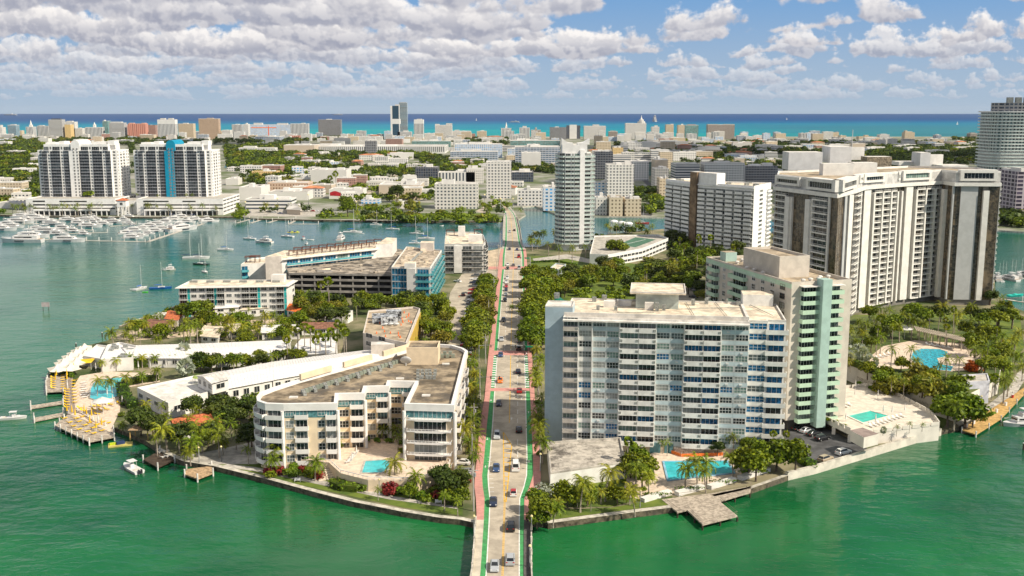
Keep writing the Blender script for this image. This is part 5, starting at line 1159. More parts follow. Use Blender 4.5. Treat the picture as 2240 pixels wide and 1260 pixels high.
# garden podium behind that wall, with free-form pool
gp = px([(1843, 790), (1960, 838), (2090, 880), (2190, 830), (2200, 760), (2170, 700), (2000, 690), (1855, 690)], 7.0)
b = MB(); b.prism(inset(ccw(gp), .8), LAND+.02, 6.9, M('deck_wall_white'), M('garden_soil', (.12, .14, .04), .95, .3, .2, col2=(.05, .08, .02)), bottom=False); b.build('garden_terrace_ground', org=(0, 0, 0), kind='structure')
def zpatch(name, pts, m, z, lab=None, cat=None):
    o = MB().sheet(px(pts, z), z, m).build(name) if lab else MB().sheet(px(pts, z), z, m).build(name, org=(0, 0, 0), kind='structure')
    if lab: tag(o, lab, cat)
    return o
zpatch('garden_pool_paving', [(1888, 792), (1932, 757), (2000, 744), (2110, 752), (2168, 785), (2150, 808), (2080, 812), (1990, 806), (1935, 808)], PAVE, 6.95)
b = MB(); pp = px([(1992, 785), (1998, 768), (2015, 763), (2055, 764), (2073, 770), (2070, 780), (2050, 784), (2055, 796), (2085, 802), (2080, 812), (2040, 808), (2010, 798), (2000, 792)], 7.0); b.sheet(pp, 7.03, M('pool_water_blue', (.02, .45, .60), .08, .25, 1.0, spec=.5, bump=.3)); b.ring(inset(ccw(pp), -.5), .5, 6.98, 7.1, ROOFC); tag(b.build('swimming_pool'), 'free-form blue pool in the palm garden below the huge curved complex', 'swimming pool')
b = MB(); a0, a1 = G3(2003, 718, 11), G3(2110, 742, 11)
for k in range(26): p = Vector(a0).lerp(Vector(a1), k/25); b.obox((p.x, p.y), .35, 9, 10.8, 11.05, -.25, M('trellis_beige', (.42, .36, .28)))
for k in range(8):
    p = Vector(a0).lerp(Vector(a1), k/7)
    for s in (-4, 4): b.box(p.x-.15, p.x+.15, p.y+s-.15, p.y+s+.15, 6.95, 10.8, MATS['trellis_beige'])
for s in (-3.5, 0, 3.5): b.tube([(a0[0], a0[1]+s, 10.9), (a1[0], a1[1]+s, 10.9)], .18, MATS['trellis_beige'], 4)
tag(b.build('trellis_pergola'), 'long slatted beige pergola behind the free-form garden pool', 'pergola')
bldg('garage_ramp_building', [(2108, 838), (2165, 835), (2160, 818), (2105, 822)], 9, M('paint_lilac_white', (.55, .56, .62)), CONC, 'white garage entrance with curved ramp wall at the right park promenade', 'garage', par=.3)
# pools of the left hotel and blue slab
b = MB(); pp = px([(1453, 1010), (1590, 1009), (1604, 1034), (1463, 1050)], LAND+.2); b.sheet(pp, LAND+.22, POOLW); b.ring(inset(ccw(pp), -.5), .5, LAND+.1, LAND+.3, M('pool_edge_blue', (.25, .45, .60))); tag(b.build('swimming_pool'), 'large rectangular pool in front of the blue and white slab', 'swimming pool')
patch('round_pool_paving', [(150, 905), (158, 850), (175, 822), (235, 812), (345, 818), (350, 835), (265, 850), (262, 900), (240, 945), (200, 925)], PAVE, .07)
b = MB(); pp = px([(197, 870), (199, 850), (206, 838), (222, 830), (260, 826), (330, 825), (345, 830), (300, 838), (262, 846), (258, 866), (238, 872), (210, 875)], LAND+.2); b.sheet(pp, LAND+.2, POOLW); b.ring(inset(ccw(pp), -.5), .5, LAND+.1, LAND+.24, CONC); tag(b.build('swimming_pool'), 'long curved turquoise hotel pool beside the yellow loungers', 'swimming pool')
# timber decks and docks
def dock(name, pts, z, m, label, cat='dock', posts=0, ph=1.0, railm=None, pm=None, th=.35):
    P = ccw(px(pts, z)); T = Thing(name, (*mid(P), z), label, cat); T.mb('planking').prism(P, z-th, z, m)
    b = T.mb('planking'); xs = [p[0] for p in P]; 
    per = [(P[i-1], P[i]) for i in range(len(P))]
    for p, q in per:
        L = (V2(q)-V2(p)).length; k = max(1, int(L/(posts or 4)))
        for j in range(k):
            r = along(p, q, j/k); T.add('pile', PR.setdefault(('pile', name, ph), MB().cyl(0, 0, .22, -z-1.0, ph if posts else -.36, pm or DKWOOD, 8)), r[0], r[1], z, 0)
    if railm:
        for p, q in per:
            T.mb('railing').tube([(*p, z+1), (*q, z+1)], .05, railm, 4); T.mb('railing').tube([(*p, z+.5), (*q, z+.5)], .03, railm, 4)
    return T.done()
PW = M('pile_white', (.66, .64, .6), .7, .15)
dock('timber_dock', [(1447, 1092), (1482, 1120), (1503, 1115), (1537, 1147), (1613, 1128), (1574, 1096), (1641, 1076), (1644, 1063), (1560, 1078), (1480, 1088)], LAND+.15, WOOD, 'T-shaped bleached timber dock projecting from the pool lawn of the slab', railm=M('rail_brown', (.22, .18, .14)))
dock('sun_deck', [(120, 930), (195, 966), (250, 955), (248, 938), (215, 925), (170, 900), (150, 905)], LAND, WOOD, 'near timber sun deck with yellow loungers and white posts', 'deck', 3.5, 1.1, None, PW)
dock('sun_deck', [(101, 857), (138, 855), (148, 850), (145, 818), (105, 822), (100, 838)], LAND, WOOD, 'far timber sun deck with yellow loungers beside the hedge', 'deck', 3.5, 1.1, None, PW)
dock('boardwalk', [(140, 850), (150, 905), (175, 903), (200, 925), (208, 922), (165, 895), (158, 850), (160, 815), (150, 815)], LAND+.1, M('boardwalk_grey', (.30, .24, .19), .85, .2, 1.2), 'grey curved boardwalk linking the two sun decks', 'boardwalk')
dock('jetty', [(67, 893), (138, 882), (139, 876), (67, 887)], LAND-.6, WOOD, 'upper narrow jetty left of the sun decks', 'jetty', 9, 1.6, None, PW)
dock('jetty', [(75, 921), (140, 908), (138, 902), (74, 914)], LAND-.6, WOOD, 'lower narrow jetty left of the sun decks', 'jetty', 9, 1.6, None, PW)
dock('jetty', [(313, 1005), (345, 1022), (382, 1005), (350, 985)], LAND-.3, DKWOOD, 'dark brown private jetty with white loungers and posts', 'jetty', 7, 1.3, None, PW)
dock('jetty', [(404, 1037), (432, 1047), (466, 1034), (463, 1019), (408, 1026)], LAND-.3, M('wood_tan', (.45, .31, .18), .8, .2, 1.2), 'small tan timber platform on thick posts by the seawall', 'jetty', 5, 1.3, None, M('pile_tan', (.40, .28, .18)))
dock('boardwalk', [(2104, 940), (2135, 950), (2190, 915), (2240, 862), (2280, 820), (2262, 810), (2215, 862), (2150, 905)], LAND-.3, WOODY, 'golden curved boardwalk along the right park promenade', 'boardwalk', 9, .9, None, PW)
# marina docks
def mdock(a, b, w, label, cat='dock'):
    p, q = V2(G(*a, .9)), V2(G(*b, .9)); d = (q-p).normalized(); n = Vector((-d.y, d.x))*w/2; P = [tuple(p+n), tuple(q+n), tuple(q-n), tuple(p-n)]
    T = Thing('marina_dock', (*mid(P), .9), label, cat, 'marina docks'); T.mb('planking').prism(P, .4, .95, CONC); L = (q-p).length; k = int(L/9)
    for j in range(k+1):
        r = p.lerp(q, j/k); T.add('pile', PR.setdefault('mp', MB().cyl(0, 0, .3, -2, 3.4, PW, 6)), r.x+n.x, r.y+n.y, .9-.9, 0)
    T.done()
mdock((78, 524), (325, 529), 3.0, 'front marina dock nearest the open bay'); mdock((322, 529), (445, 489), 3.0, 'diagonal marina dock lined with yachts on the right'); mdock((60, 500), (200, 503), 2.4, 'middle marina dock left of the diagonal one'); mdock((110, 512), (235, 508), 2.4, 'second middle marina dock among the blue-covered boats'); mdock((0, 492), (105, 488), 2.4, 'rear marina dock on the far left'); mdock((240, 495), (300, 490), 2.4, 'short rear marina dock below the gatehouse')
mdock((518, 488), (548, 479), 2.2, 'left concrete finger of the public boat ramp'); mdock((548, 488), (576, 479), 2.2, 'right concrete finger of the public boat ramp'); mdock((630, 490), (696, 490), 2.4, 'U-shaped dock front beside the public boat ramp'); mdock((634, 489), (650, 480), 2.2, 'short ramp linking the U-shaped dock to shore'); mdock((586, 487), (612, 480), 2.6, 'boat lift dock between the ramp fingers and the U dock')
# ================================================================ the city beyond the bay
FOOT = []
GD = (.035, .045, .06); BL = (.05, .09, .14)
FM = {
 'tw': facade_mat('facade_dark_white_split', (.72, .73, .72), (.02, .05, .08), 34, 60, .6, 1.2), 'tx': facade_mat('facade_dark_banded', (.50, .55, .56), (.02, .06, .09), 60, 3.6, 1.1, .6),
 'w': facade_mat('facade_white', (.70, .69, .66), GD, 3.4, 3.1, .5, .45), 'w2': facade_mat('facade_white_bands', (.68, .67, .65), GD, 60, 3.3, 1.1, .45), 'w3': facade_mat('facade_white_verticals', (.70, .70, .68), GD, 4.2, 60, .45, .9),
 'w4': facade_mat('facade_white_small', (.68, .65, .60), GD, 2.6, 3.0, .4, .4), 'bg': facade_mat('facade_blue_grey', (.42, .46, .52), BL, 5, 3.4, .8, .45), 'gl': facade_mat('facade_glass', (.45, .52, .55), (.03, .09, .14), 2.2, 3.2, .85, .8),
 'dk': facade_mat('facade_dark', (.10, .11, .13), (.02, .03, .05), 3, 3.2, .7, .7), 'dg': facade_mat('facade_dark_grey', (.28, .28, .29), GD, 3.5, 3.2, .7, .55), 'br': facade_mat('facade_tan', (.50, .36, .25), (.10, .07, .05), 3.0, 2.9, .5, .5), 'br2': facade_mat('facade_brown_grey', (.33, .28, .24), GD, 3.0, 3.0, .5, .5),
 'pk': facade_mat('facade_coral', (.62, .30, .22), (.22, .08, .06), 6, 60, .4, .9), 'pk2': facade_mat('facade_dull_coral', (.40, .22, .18), (.12, .08, .07), 2.4, 2.8, .6, .5), 'ye': facade_mat('facade_yellow', (.70, .50, .22), (.25, .17, .08), 3, 3, .4, .45), 'cr': facade_mat('facade_cream', (.60, .50, .36), (.12, .09, .06), 3.2, 3.2, .4, .45), 'be': facade_mat('facade_beige', (.55, .46, .36), GD, 40, 40, .0, .0),
 'wp': facade_mat('plain_white', (.70, .69, .66), GD, 40, 40, .0, .0), 'wb': facade_mat('facade_white_blue', (.62, .65, .70), (.04, .18, .36), 4, 3.1, .55, .5), 'pc': facade_mat('facade_peach', (.60, .44, .33), (.22, .13, .09), 3.2, 3.6, .5, .5), 'gn': facade_mat('facade_green_glass', (.30, .38, .36), (.04, .14, .14), 2.5, 3.2, .8, .75), 'pl': facade_mat('facade_shell_frame', (.42, .38, .44), (.05, .04, .06), 6.5, 3.4, .75, .7),
}
CREAMR = M('roof_pale_grey', (.52, .50, .47), .9, .2, .05); CITYN = 'far buildings'
def cb(name, x0, x1, yt, yb, mat, label, depth=24, rot=0.0, D=None, roof=None, extra=None, cat='building', group=None, base=LAND, units=2):
    """one distant building: front face at its own ground distance, real width, height and depth"""
    Y = D or G(1120, yb, LAND)[1]; X0, X1 = atY(x0, yb, Y)[0], atY(x1, yb, Y)[0]; zt = atY((x0+x1)/2, yt, Y)[1]
    if depth is None: depth = max(12, (X1-X0)*.6)
    c = ((X0+X1)/2, Y+depth/2); W = X1-X0; h = max(2.5, zt-LAND); m = FM[mat]
    side = min(depth, abs(c[0])/Y*depth)   # the side face takes part of the seen width
    W = max(W-side*.95, W*.55); c = (c[0]-(side*.5 if c[0] > 0 else -side*.5)*-1 if c[0] > 0 else c[0]-side*.5*1, c[1])
    c = ((X0+W/2 if (X0+X1) < 0 else X1-W/2), c[1])
    T = Thing(name, (c[0], c[1], LAND), label, cat, group)
    hw, hd = W/2, depth/2; o = T.mb('wall'); P = quad(c, W, depth, rot)
    o.prism(P, LAND, LAND+h, m, cap=False, bottom=False); T.mb('roof').sheet(P, LAND+h, roof or CREAMR)
    if h > 5: T.mb('parapet').ring(P, .5, LAND+h, LAND+h+.8, MATS['plain_white'] if mat[0] in 'wgb' else m)
    FOOT.append((c[0], c[1], max(W, depth)/2+2))
    if extra: extra(T, c, W, depth, LAND+h)
    elif units and W > 8:
        r = random.Random(int(x0*7+yt)); 
        for k in range(units):
            w_, d_ = W*r.uniform(.12, .35), depth*r.uniform(.2, .5); xx, yy = c[0]+r.uniform(-.3, .3)*W, c[1]+r.uniform(-.25, .2)*depth; T.add('rooftop_unit', pil_proto(round(w_), round(d_), r.choice([1.5, 2.5, 4.0]), MATS['plain_white']), xx, yy, LAND+h, rot)
    return T.done()
def step(fr, hs, mat='w'):
    def f(T, c, W, d, z):
        for i, (a, b, hh) in enumerate(hs): T.mb('upper_block' if i == 0 else 'top_block').prism(quad((c[0]+W*(a+b)/2, c[1]), W*(b-a), d*.6), z+.05, z+hh, FM[mat], CREAMR)
    return f
def spire(w0, h0, h1, mat='wp'):
    def f(T, c, W, d, z):
        T.mb('tower_stage').prism(quad(c, W*w0, W*w0), z+.05, z+h0, FM[mat]); b = T.mb('spire'); b.tube([(c[0], c[1], z+h0+.01), (c[0], c[1], z+h0+(h1-h0)*.35), (c[0], c[1], z+h1)], [W*w0*.42, W*w0*.3, .25], FM[mat], 8)
    return f
CO = 3330.0
A_ = 'apartment tower'
cbs = [
 ('hotel_tower', -14, 14, 279, 300, 'w', 'low stepped white block at the far left edge of the beach skyline', step(0, [(.0, .3, 8)])),
 ('office_tower', 18, 44, 274, 300, 'gl', 'small blue-green glass tower at the left of the beach skyline', step(0, [(-.2, .3, 3)])),
 ('hotel_tower', 58, 81, 278, 300, 'w3', 'white hotel tower topped by a pointed cupola on the left skyline', spire(.4, 7, 22)), ('hotel_tower', 82, 120, 276, 300, 'w3', 'white ribbed hotel block between the cupola hotel and the dark banded tower', step(0, [(-.4, -.1, 3)])),
 ('hotel_tower', 108, 145, 262, 300, 'w2', 'dark and white banded tower with a black rooftop crown', lambda T, c, W, d, z: T.mb('black_crown').prism(quad(c, W*.7, d*.5), z+.1, z+4, FM['dk'])),
 ('hotel_tower', 142, 172, 267, 300, 'w', 'stepped white block right behind the yellow tower', step(0, [(-.3, .2, 4)])), ('hotel_tower', 143, 163, 273, 302, 'ye', 'narrow yellow tower on the left beach skyline', step(0, [(-.2, .3, 3)])),
 ('hotel_tower', 163, 188, 281, 302, 'w4', 'low white stepped block right of the yellow tower', None), ('hotel_tower', 187, 230, 279, 301, 'w3', 'white ribbed hotel with a slim central chimney tower', spire(.14, 9, 17)),
 ('office_tower', 226, 244, 265, 301, 'gn', 'pale green glass corner tower beside a white terraced block', None), ('hotel_tower', 240, 279, 269, 303, 'w2', 'white terraced office block left of the coral hotel', step(0, [(-.4, .3, 4)])),
 ('hotel_tower', 264, 284, 275, 303, 'pk2', 'dull coral left wing of the long coral hotel', None), ('hotel_tower', 281, 326, 271, 305, 'pk', 'long coral pink hotel with tall arched bays on the skyline', step(0, [(-.45, -.2, 3), (.25, .45, 3)], 'pk')), ('hotel_tower', 322, 347, 274, 303, 'pk2', 'dull coral right wing of the long coral hotel', None),
 (A_.replace(' ', '_'), 346, 390, 262, 303, 'w3', 'tall white and dark glass tower behind the blue arched crest', step(0, [(-.35, -.1, 5), (.1, .35, 5)])), ('apartment_tower', 391, 429, 271, 302, 'cr', 'cream and dark ribbed block left of the tall tan tower', step(0, [(-.2, .1, 3)])),
 ('apartment_tower', 436, 484, 260, 303, 'br', 'tall tan brick-coloured tower near the right twin tower', step(0, [(-.1, .2, 3)], 'br')), ('apartment_building', 466, 490, 287, 306, 'cr', 'small cream block at the foot of the tall tan tower', None), ('apartment_building', 486, 509, 285, 304, 'w', 'low white gabled block right of the tall tan tower', None),
 ('apartment_tower', 508, 535, 273, 303, 'w3', 'white ribbed tower at the left end of the long beach resort', None), ('apartment_tower', 534, 548, 272, 303, 'w', 'slim white tower beside the orange crane', None), ('hotel_tower', 546, 642, 273, 304, 'wb', 'very long bluish white resort block behind the orange crane', step(0, [(-.4, -.2, 6), (.15, .4, 5)])), ('hotel_tower', 636, 678, 271, 306, 'w3', 'bright white right end of the long beach resort', step(0, [(.1, .3, 3)])),
 ('apartment_tower', 697, 749, 262, 303, 'dg', 'square grey tower with staggered pale balconies standing alone on the beach', None),
 ('apartment_tower', 855, 877, 232, 305, 'tw', 'tallest dark glass and white tower on the skyline, left of its pair', step(0, [(.0, .45, 5)])), ('apartment_tower', 874, 893, 225, 303, 'tx', 'tallest dark glass and pale banded tower on the skyline, right of its pair', step(0, [(-.4, .4, 2)])),
 ('apartment_building', 870, 902, 289, 316, 'w2', 'white block with banded windows at the foot of the tallest pair', step(0, [(-.1, .25, 5)])), ('apartment_tower', 906, 928, 262, 307, 'w3', 'slim stepped white tower right of the tallest pair', step(0, [(-.2, .3, 3)])),
 ('apartment_tower', 952, 990, 274, 312, 'w', 'white stepped tower with a spiky roofline right of the slim stepped tower', step(0, [(-.5, -.25, 4), (.15, .5, 6)])), ('apartment_building', 989, 1009, 287, 312, 'w4', 'small white tower just right of the spiky roofline tower', step(0, [(-.2, .3, 4)])), ('apartment_building', 1009, 1030, 287, 306, 'w4', 'white mid-rise left of the pinkish blocks on the beach', None), ('apartment_building', 1014, 1040, 293, 312, 'pk2', 'pinkish brown low block on the beach', None), ('apartment_building', 1048, 1064, 288, 308, 'w', 'white stepped block left of the spired hotel', step(0, [(-.2, .2, 4)])),
 ('hotel_tower', 1096, 1119, 281, 307, 'w3', 'white hotel with a tall thin spire on the central skyline', spire(.2, 7, 20)), ('hotel_tower', 1136, 1159, 280, 306, 'w3', 'white hotel with a crown-like square top right of the spired hotel', step(0, [(-.2, .2, 6)])), ('hotel_tower', 1161, 1183, 285, 306, 'br2', 'brown brick hotel with a small turret on the central skyline', spire(.25, 5, 11, 'br2')),
 ('office_tower', 1202, 1239, 279, 306, 'dg', 'white and grey banded block left of the black sided tower', None), ('office_tower', 1238, 1269, 275, 308, 'dk', 'black sided tower with a blank white central shaft', lambda T, c, W, d, z: T.mb('white_shaft').prism([(c[0]-W*.28, c[1]-d*.52), (c[0]+W*.25, c[1]-d*.52), (c[0]+W*.25, c[1]-d*.2), (c[0]-W*.28, c[1]-d*.2)], LAND, z+3, FM['wp'])),
 ('hotel_tower', 1276, 1325, 276, 308, 'w', 'white and grey slab right of the black sided tower', step(0, [(-.1, .2, 5)])), ('apartment_building', 1330, 1351, 288, 309, 'br2', 'small brown terraced block on the central skyline', step(0, [(-.3, .3, 3)], 'br2')),
 ('hotel_tower', 1366, 1413, 270, 310, 'w', 'big white resort with a tiered domed spire at its right end', lambda T, c, W, d, z: (T.mb('tier').cyl(c[0]+W*.28, c[1], W*.19, z+.1, z+6, FM['w'], 12), T.mb('tier').cyl(c[0]+W*.28, c[1], W*.12, z+6.01, z+12, FM['w'], 12), T.mb('spire').tube([(c[0]+W*.28, c[1], z+12.01), (c[0]+W*.28, c[1], z+17), (c[0]+W*.28, c[1], z+26)], [W*.06, W*.03, .2], FM['wp'], 8))),
 ('hotel_wing', 1362, 1418, 293, 313, 'bg', 'lower green-grey wing in front of the big domed resort', None), ('apartment_tower', 1423, 1442, 278, 307, 'w', 'small white stepped tower right of the domed resort', step(0, [(-.1, .3, 5)])), ('apartment_tower', 1454, 1473, 273, 306, 'cr', 'narrow tan and blue tower behind the right white roofs', step(0, [(.15, .5, 3)])),
 ('apartment_tower', 1480, 1497, 274, 308, 'cr', 'narrow beige tower left of the green glass one', None), ('apartment_tower', 1496, 1527, 274, 308, 'gn', 'green glass tower with a reddish roof on the right skyline', lambda T, c, W, d, z: T.mb('red_roof').prism(quad(c, W*.6, d*.6), z+.1, z+2.5, FM['pk2'])), ('apartment_tower', 1544, 1606, 273, 309, 'br2', 'wide tan and brown ribbed tower pair on the right skyline', step(0, [(-.5, -.1, 2), (.1, .5, 2)], 'br2')),
 ('hotel_tower', 1812, 1834, 290, 318, 'cr', 'cream block with a blue-grey fin on the far right beach', step(0, [(.2, .5, 3)], 'bg')), ('hotel_tower', 1832, 1850, 297, 318, 'cr', 'lower cream block joined to the finned one', None), ('hotel_tower', 1872, 1909, 299, 321, 'cr', 'wide cream hotel with a small central tower on the far right beach', step(0, [(-.05, .2, 5)], 'cr')), ('apartment_tower', 1917, 1945, 295, 318, 'w', 'lilac-white stepped tower on the far right beach', step(0, [(-.3, .3, 3)])), ('hotel_tower', 1972, 2000, 290, 310, 'cr', 'cream stepped hotel with a side chimney on the far right beach', step(0, [(-.4, -.2, 6), (-.2, .3, 3)], 'cr')), ('apartment_building', 2040, 2058, 296, 312, 'bg', 'pale blue-grey stepped block on the far right beach', step(0, [(-.2, .2, 3)])), ('hotel_tower', 2113, 2136, 292, 322, 'br2', 'beige tower with a hipped top left of the round glass tower', step(0, [(-.3, .3, 3)], 'br2')),
]
for i, (n_, x0, x1, yt, yb, m, lab, ex) in enumerate(cbs):
    cb(n_, x0, x1, yt, yb, m, lab, depth=26, D=CO+(60 if i % 2 else -20)+(-140 if x0 > 1780 else 0), extra=ex, units=1, cat=n_.replace('_', ' '))
mid_b = [
 ('convention_hall', 621, 700, 318, 338, 'be', 'left blank-walled end of the long low convention hall', 60, 'convention hall'), ('convention_hall', 640, 990, 321, 336, 'w3', 'very long low convention hall with a fluted silver facade', 130, 'convention hall'),
 ('church_tower', 799, 826, 309, 345, 'dg', 'slim white tower with dark central windows before the convention hall', 16, 'tower'), ('glass_hall', 901, 987, 309, 322, 'gn', 'teal glass pavilion on the right end of the convention hall', 30, 'hall'),
 ('curved_hall', 559, 622, 299, 312, 'bg', 'low hall with a white curved roofline under the orange crane', 60, 'hall'), ('hotel_block', 632, 660, 297, 307, 'pk', 'small pink low block in front of the bright resort end', 20, 'building'), ('apartment_building', 522, 608, 324, 338, 'w', 'long white building with a row of dark arches by the golf course', 26, 'building'), ('villa', 683, 744, 336, 346, 'w4', 'low white building in trees left of the slim tower', 20, 'building'),
 ('office_block', 1125, 1225, 322, 364, 'bg', 'blue-grey stepped office block left of the slender tower', 60, 'office block'), ('theatre_box', 1140, 1183, 335, 372, 'wp', 'blank white box of a concert hall', 40, 'concert hall'), ('office_block', 1115, 1225, 308, 330, 'gn', 'long green glass civic building behind the blue-grey office block', 60, 'office block'), ('office_block', 1118, 1167, 378, 398, 'dk', 'low black glass building with a white roof edge near the avenue', 40, 'office block'),
 ('civic_building', 995, 1100, 316, 345, 'wb', 'bluish white rows of flats right of the convention hall', 50, 'building'), ('civic_building', 985, 1090, 332, 352, 'bg', 'pale grey townhouses below the bluish white rows', 30, 'building'), ('apartment_tower', 1064, 1119, 355, 434, 'w', 'white thirteen-storey tower beside the mainland end of the avenue', 22, 'apartment tower'), ('apartment_block', 951, 1048, 404, 457, 'w', 'square white block with vertical window strips by the waterfront park', 26, 'apartment block'),
 ('apartment_block', 959, 1041, 378, 402, 'w3', 'white block with tall narrow windows behind the square white block', 24, 'apartment block'), ('apartment_block', 909, 962, 367, 402, 'dk', 'unfinished dark framed block left of the narrow window block', 30, 'apartment block'), ('apartment_block', 1020, 1058, 370, 402, 'w4', 'white building with an orange tiled tower room', 20, 'apartment block'),
 ('market_building', 680, 770, 373, 406, 'wp', 'white box building with two tall fan palms before its blank wall', 40, 'commercial building'), ('school_building', 586, 686, 401, 421, 'pc', 'peach-brown colonnaded school-like building with teal roof lights', 30, 'commercial building'), ('shop_building', 720, 803, 416, 435, 'wp', 'white wall with a red fish-shaped mural and peach side', 26, 'shop'), ('shop_building', 829, 930, 405, 427, 'be', 'large flat-roofed beige retail building', 50, 'shop'), ('shop_building', 890, 952, 417, 430, 'wp', 'white shop with a thin red tiled edge', 20, 'shop'),
 ('warehouse', 524, 592, 411, 438, 'wp', 'white warehouse with an orange stripe beside the podium', 40, 'warehouse'), ('office_block', 537, 650, 437, 458, 'w2', 'long low white office with two dark window bands by the boat ramp', 24, 'office block'), ('shop_building', 588, 686, 421, 438, 'wp', 'pair of flat white roofs behind the banded office', 30, 'shop'), ('shop_building', 551, 613, 376, 388, 'ye', 'low ochre building in the trees right of the twin tower', 18, 'shop'), ('house_block', 640, 700, 392, 405, 'be', 'row of low beige roofs left of the white box building', 20, 'shop'), ('house_block', 494, 530, 392, 405, 'wp', 'white flat roofs right of the blue striped tower', 20, 'shop'), ('car_showroom', 866, 905, 447, 456, 'wp', 'small white pavilion among park trees', 16, 'shop'), ('car_showroom', 790, 835, 437, 446, 'wb', 'small grey shop roofs right of the mural wall', 18, 'shop'),
 ('flats', 1131, 1187, 417, 450, 'w', 'white four-storey flats on the curved quay right of the bridge', 22, 'flats'), ('flats', 1186, 1222, 411, 461, 'wb', 'flats with light blue panels just left of the slender tower', 26, 'flats'), ('parking_garage', 1297, 1340, 333, 392, 'dg', 'tall concrete parking garage with open decks behind the slender tower', 30, 'parking garage'), ('apartment_tower', 1322, 1386, 362, 437, 'w', 'tall white flats with a ribbed corner right of the slender tower', 26, 'apartment tower'), ('flats', 1299, 1352, 400, 436, 'wb', 'blue and white balconied flats just right of the slender tower', 22, 'flats'), ('flats', 1299, 1328, 434, 471, 'w4', 'small grey-white waterfront flats beside the slender tower', 20, 'flats'), ('flats', 1327, 1362, 434, 473, 'cr', 'left cream waterfront flats with a flat white roof', 24, 'flats'), ('flats', 1360, 1402, 437, 473, 'cr', 'right cream waterfront flats with open galleries', 24, 'flats'),
 ('hotel_block', 1338, 1363, 324, 353, 'ye', 'yellow corner hotel with rows of small windows in mid distance', 18, 'hotel'), ('hotel_block', 1299, 1318, 298, 320, 'cr', 'cream stepped deco block above the garage', 20, 'hotel'), ('theatre', 1357, 1436, 312, 330, 'wp', 'wide low white theatre building under the domed resort', 50, 'theatre'), ('office_block', 1375, 1426, 354, 384, 'gn', 'dark glass office block right of the ribbed white flats', 40, 'office block'), ('office_block', 1424, 1460, 350, 388, 'be', 'beige stepped office right of the dark glass block', 40, 'office block'), ('flats', 1424, 1462, 370, 420, 'w4', 'white-beige flats on the street left of the big white slab', 30, 'flats'), ('flats', 1436, 1462, 392, 432, 'cr', 'cream balconied flats left of the brown striped slab', 22, 'flats'),
 ('office_block', 1466, 1530, 360, 402, 'w2', 'white stepped building with dark garage bands behind the slab', 40, 'office block'), ('apartment_block', 1530, 1628, 358, 402, 'w', 'wide white flats with small yellow domes on the roof behind the slab', 30, 'apartment block'), ('office_block', 1610, 1700, 365, 400, 'dg', 'grey concrete decks right of the domed roof flats', 40, 'office block'), ('shop_building', 1655, 1712, 372, 392, 'wb', 'pale lilac terraces left of the huge complex', 30, 'shop'),
 ('school_building', 1715, 1770, 316, 322, 'pk', 'low building with a long orange tiled roof right of centre', 30, 'school'), ('school_building', 1535, 1590, 322, 334, 'wb', 'long white school block in dark trees', 20, 'school'), ('hotel_block', 1440, 1472, 304, 318, 'pk2', 'dull pink low building under the right skyline', 20, 'hotel'),
 ('unfinished_tower', 2183, 2262, 378, 478, 'pl', 'unfinished lilac concrete frame tower at the right edge', 40, 'unfinished tower'), ('office_block', 2176, 2262, 363, 392, 'bg', 'blue-grey block behind the unfinished tower', 30, 'office block'),
]
for (n_, x0, x1, yt, yb, m, lab, dp, cat) in mid_b: cb(n_, x0, x1, yt, yb, m, lab, depth=dp, cat=cat, units=3 if x1-x0 > 40 else 2)
# red mural and teal roof lights, orange crane, big round tower, harbour pavilion
Y = G(760, 435)[1]-.15; b = MB(); xa, xb = atY(722, 430, Y)[0], atY(778, 430, Y)[0]; rm = M('mural_red', (.45, .02, .03), .7); n = 24; v = []
for i in range(n+1):
    t = i/n; x = xa+(xb-xa)*t; h = 1.6+.9*abs(math.sin(t*7.5))*(1-.3*t); c = LAND+5+.7*math.sin(t*9); v += [(x, Y, c-h), (x, Y, c+h)]
b.add(v, [(2*i, 2*i+2, 2*i+3, 2*i+1) for i in range(n)], rm); tag(b.build('wall_mural'), 'red wavy fish-like mural on the white shop wall across the bay', 'mural')
b = MB(); Y = 3150; x = atY(588, 300, Y)[0]; zt = atY(588, 278, Y)[1]; b.tube([(x, Y, LAND), (x, Y, zt)], 1.3, ORNG, 4); xa, xb = atY(549, 278, Y)[0], atY(604, 278, Y)[0]; b.tube([(xa, Y, zt-1.5), (xb, Y, zt-1.5)], 1.2, ORNG, 4); b.tube([(x, Y, zt), (x, Y, zt+5)], .8, ORNG, 4); tag(b.build('tower_crane'), 'orange tower crane above the long beach resort site', 'crane')
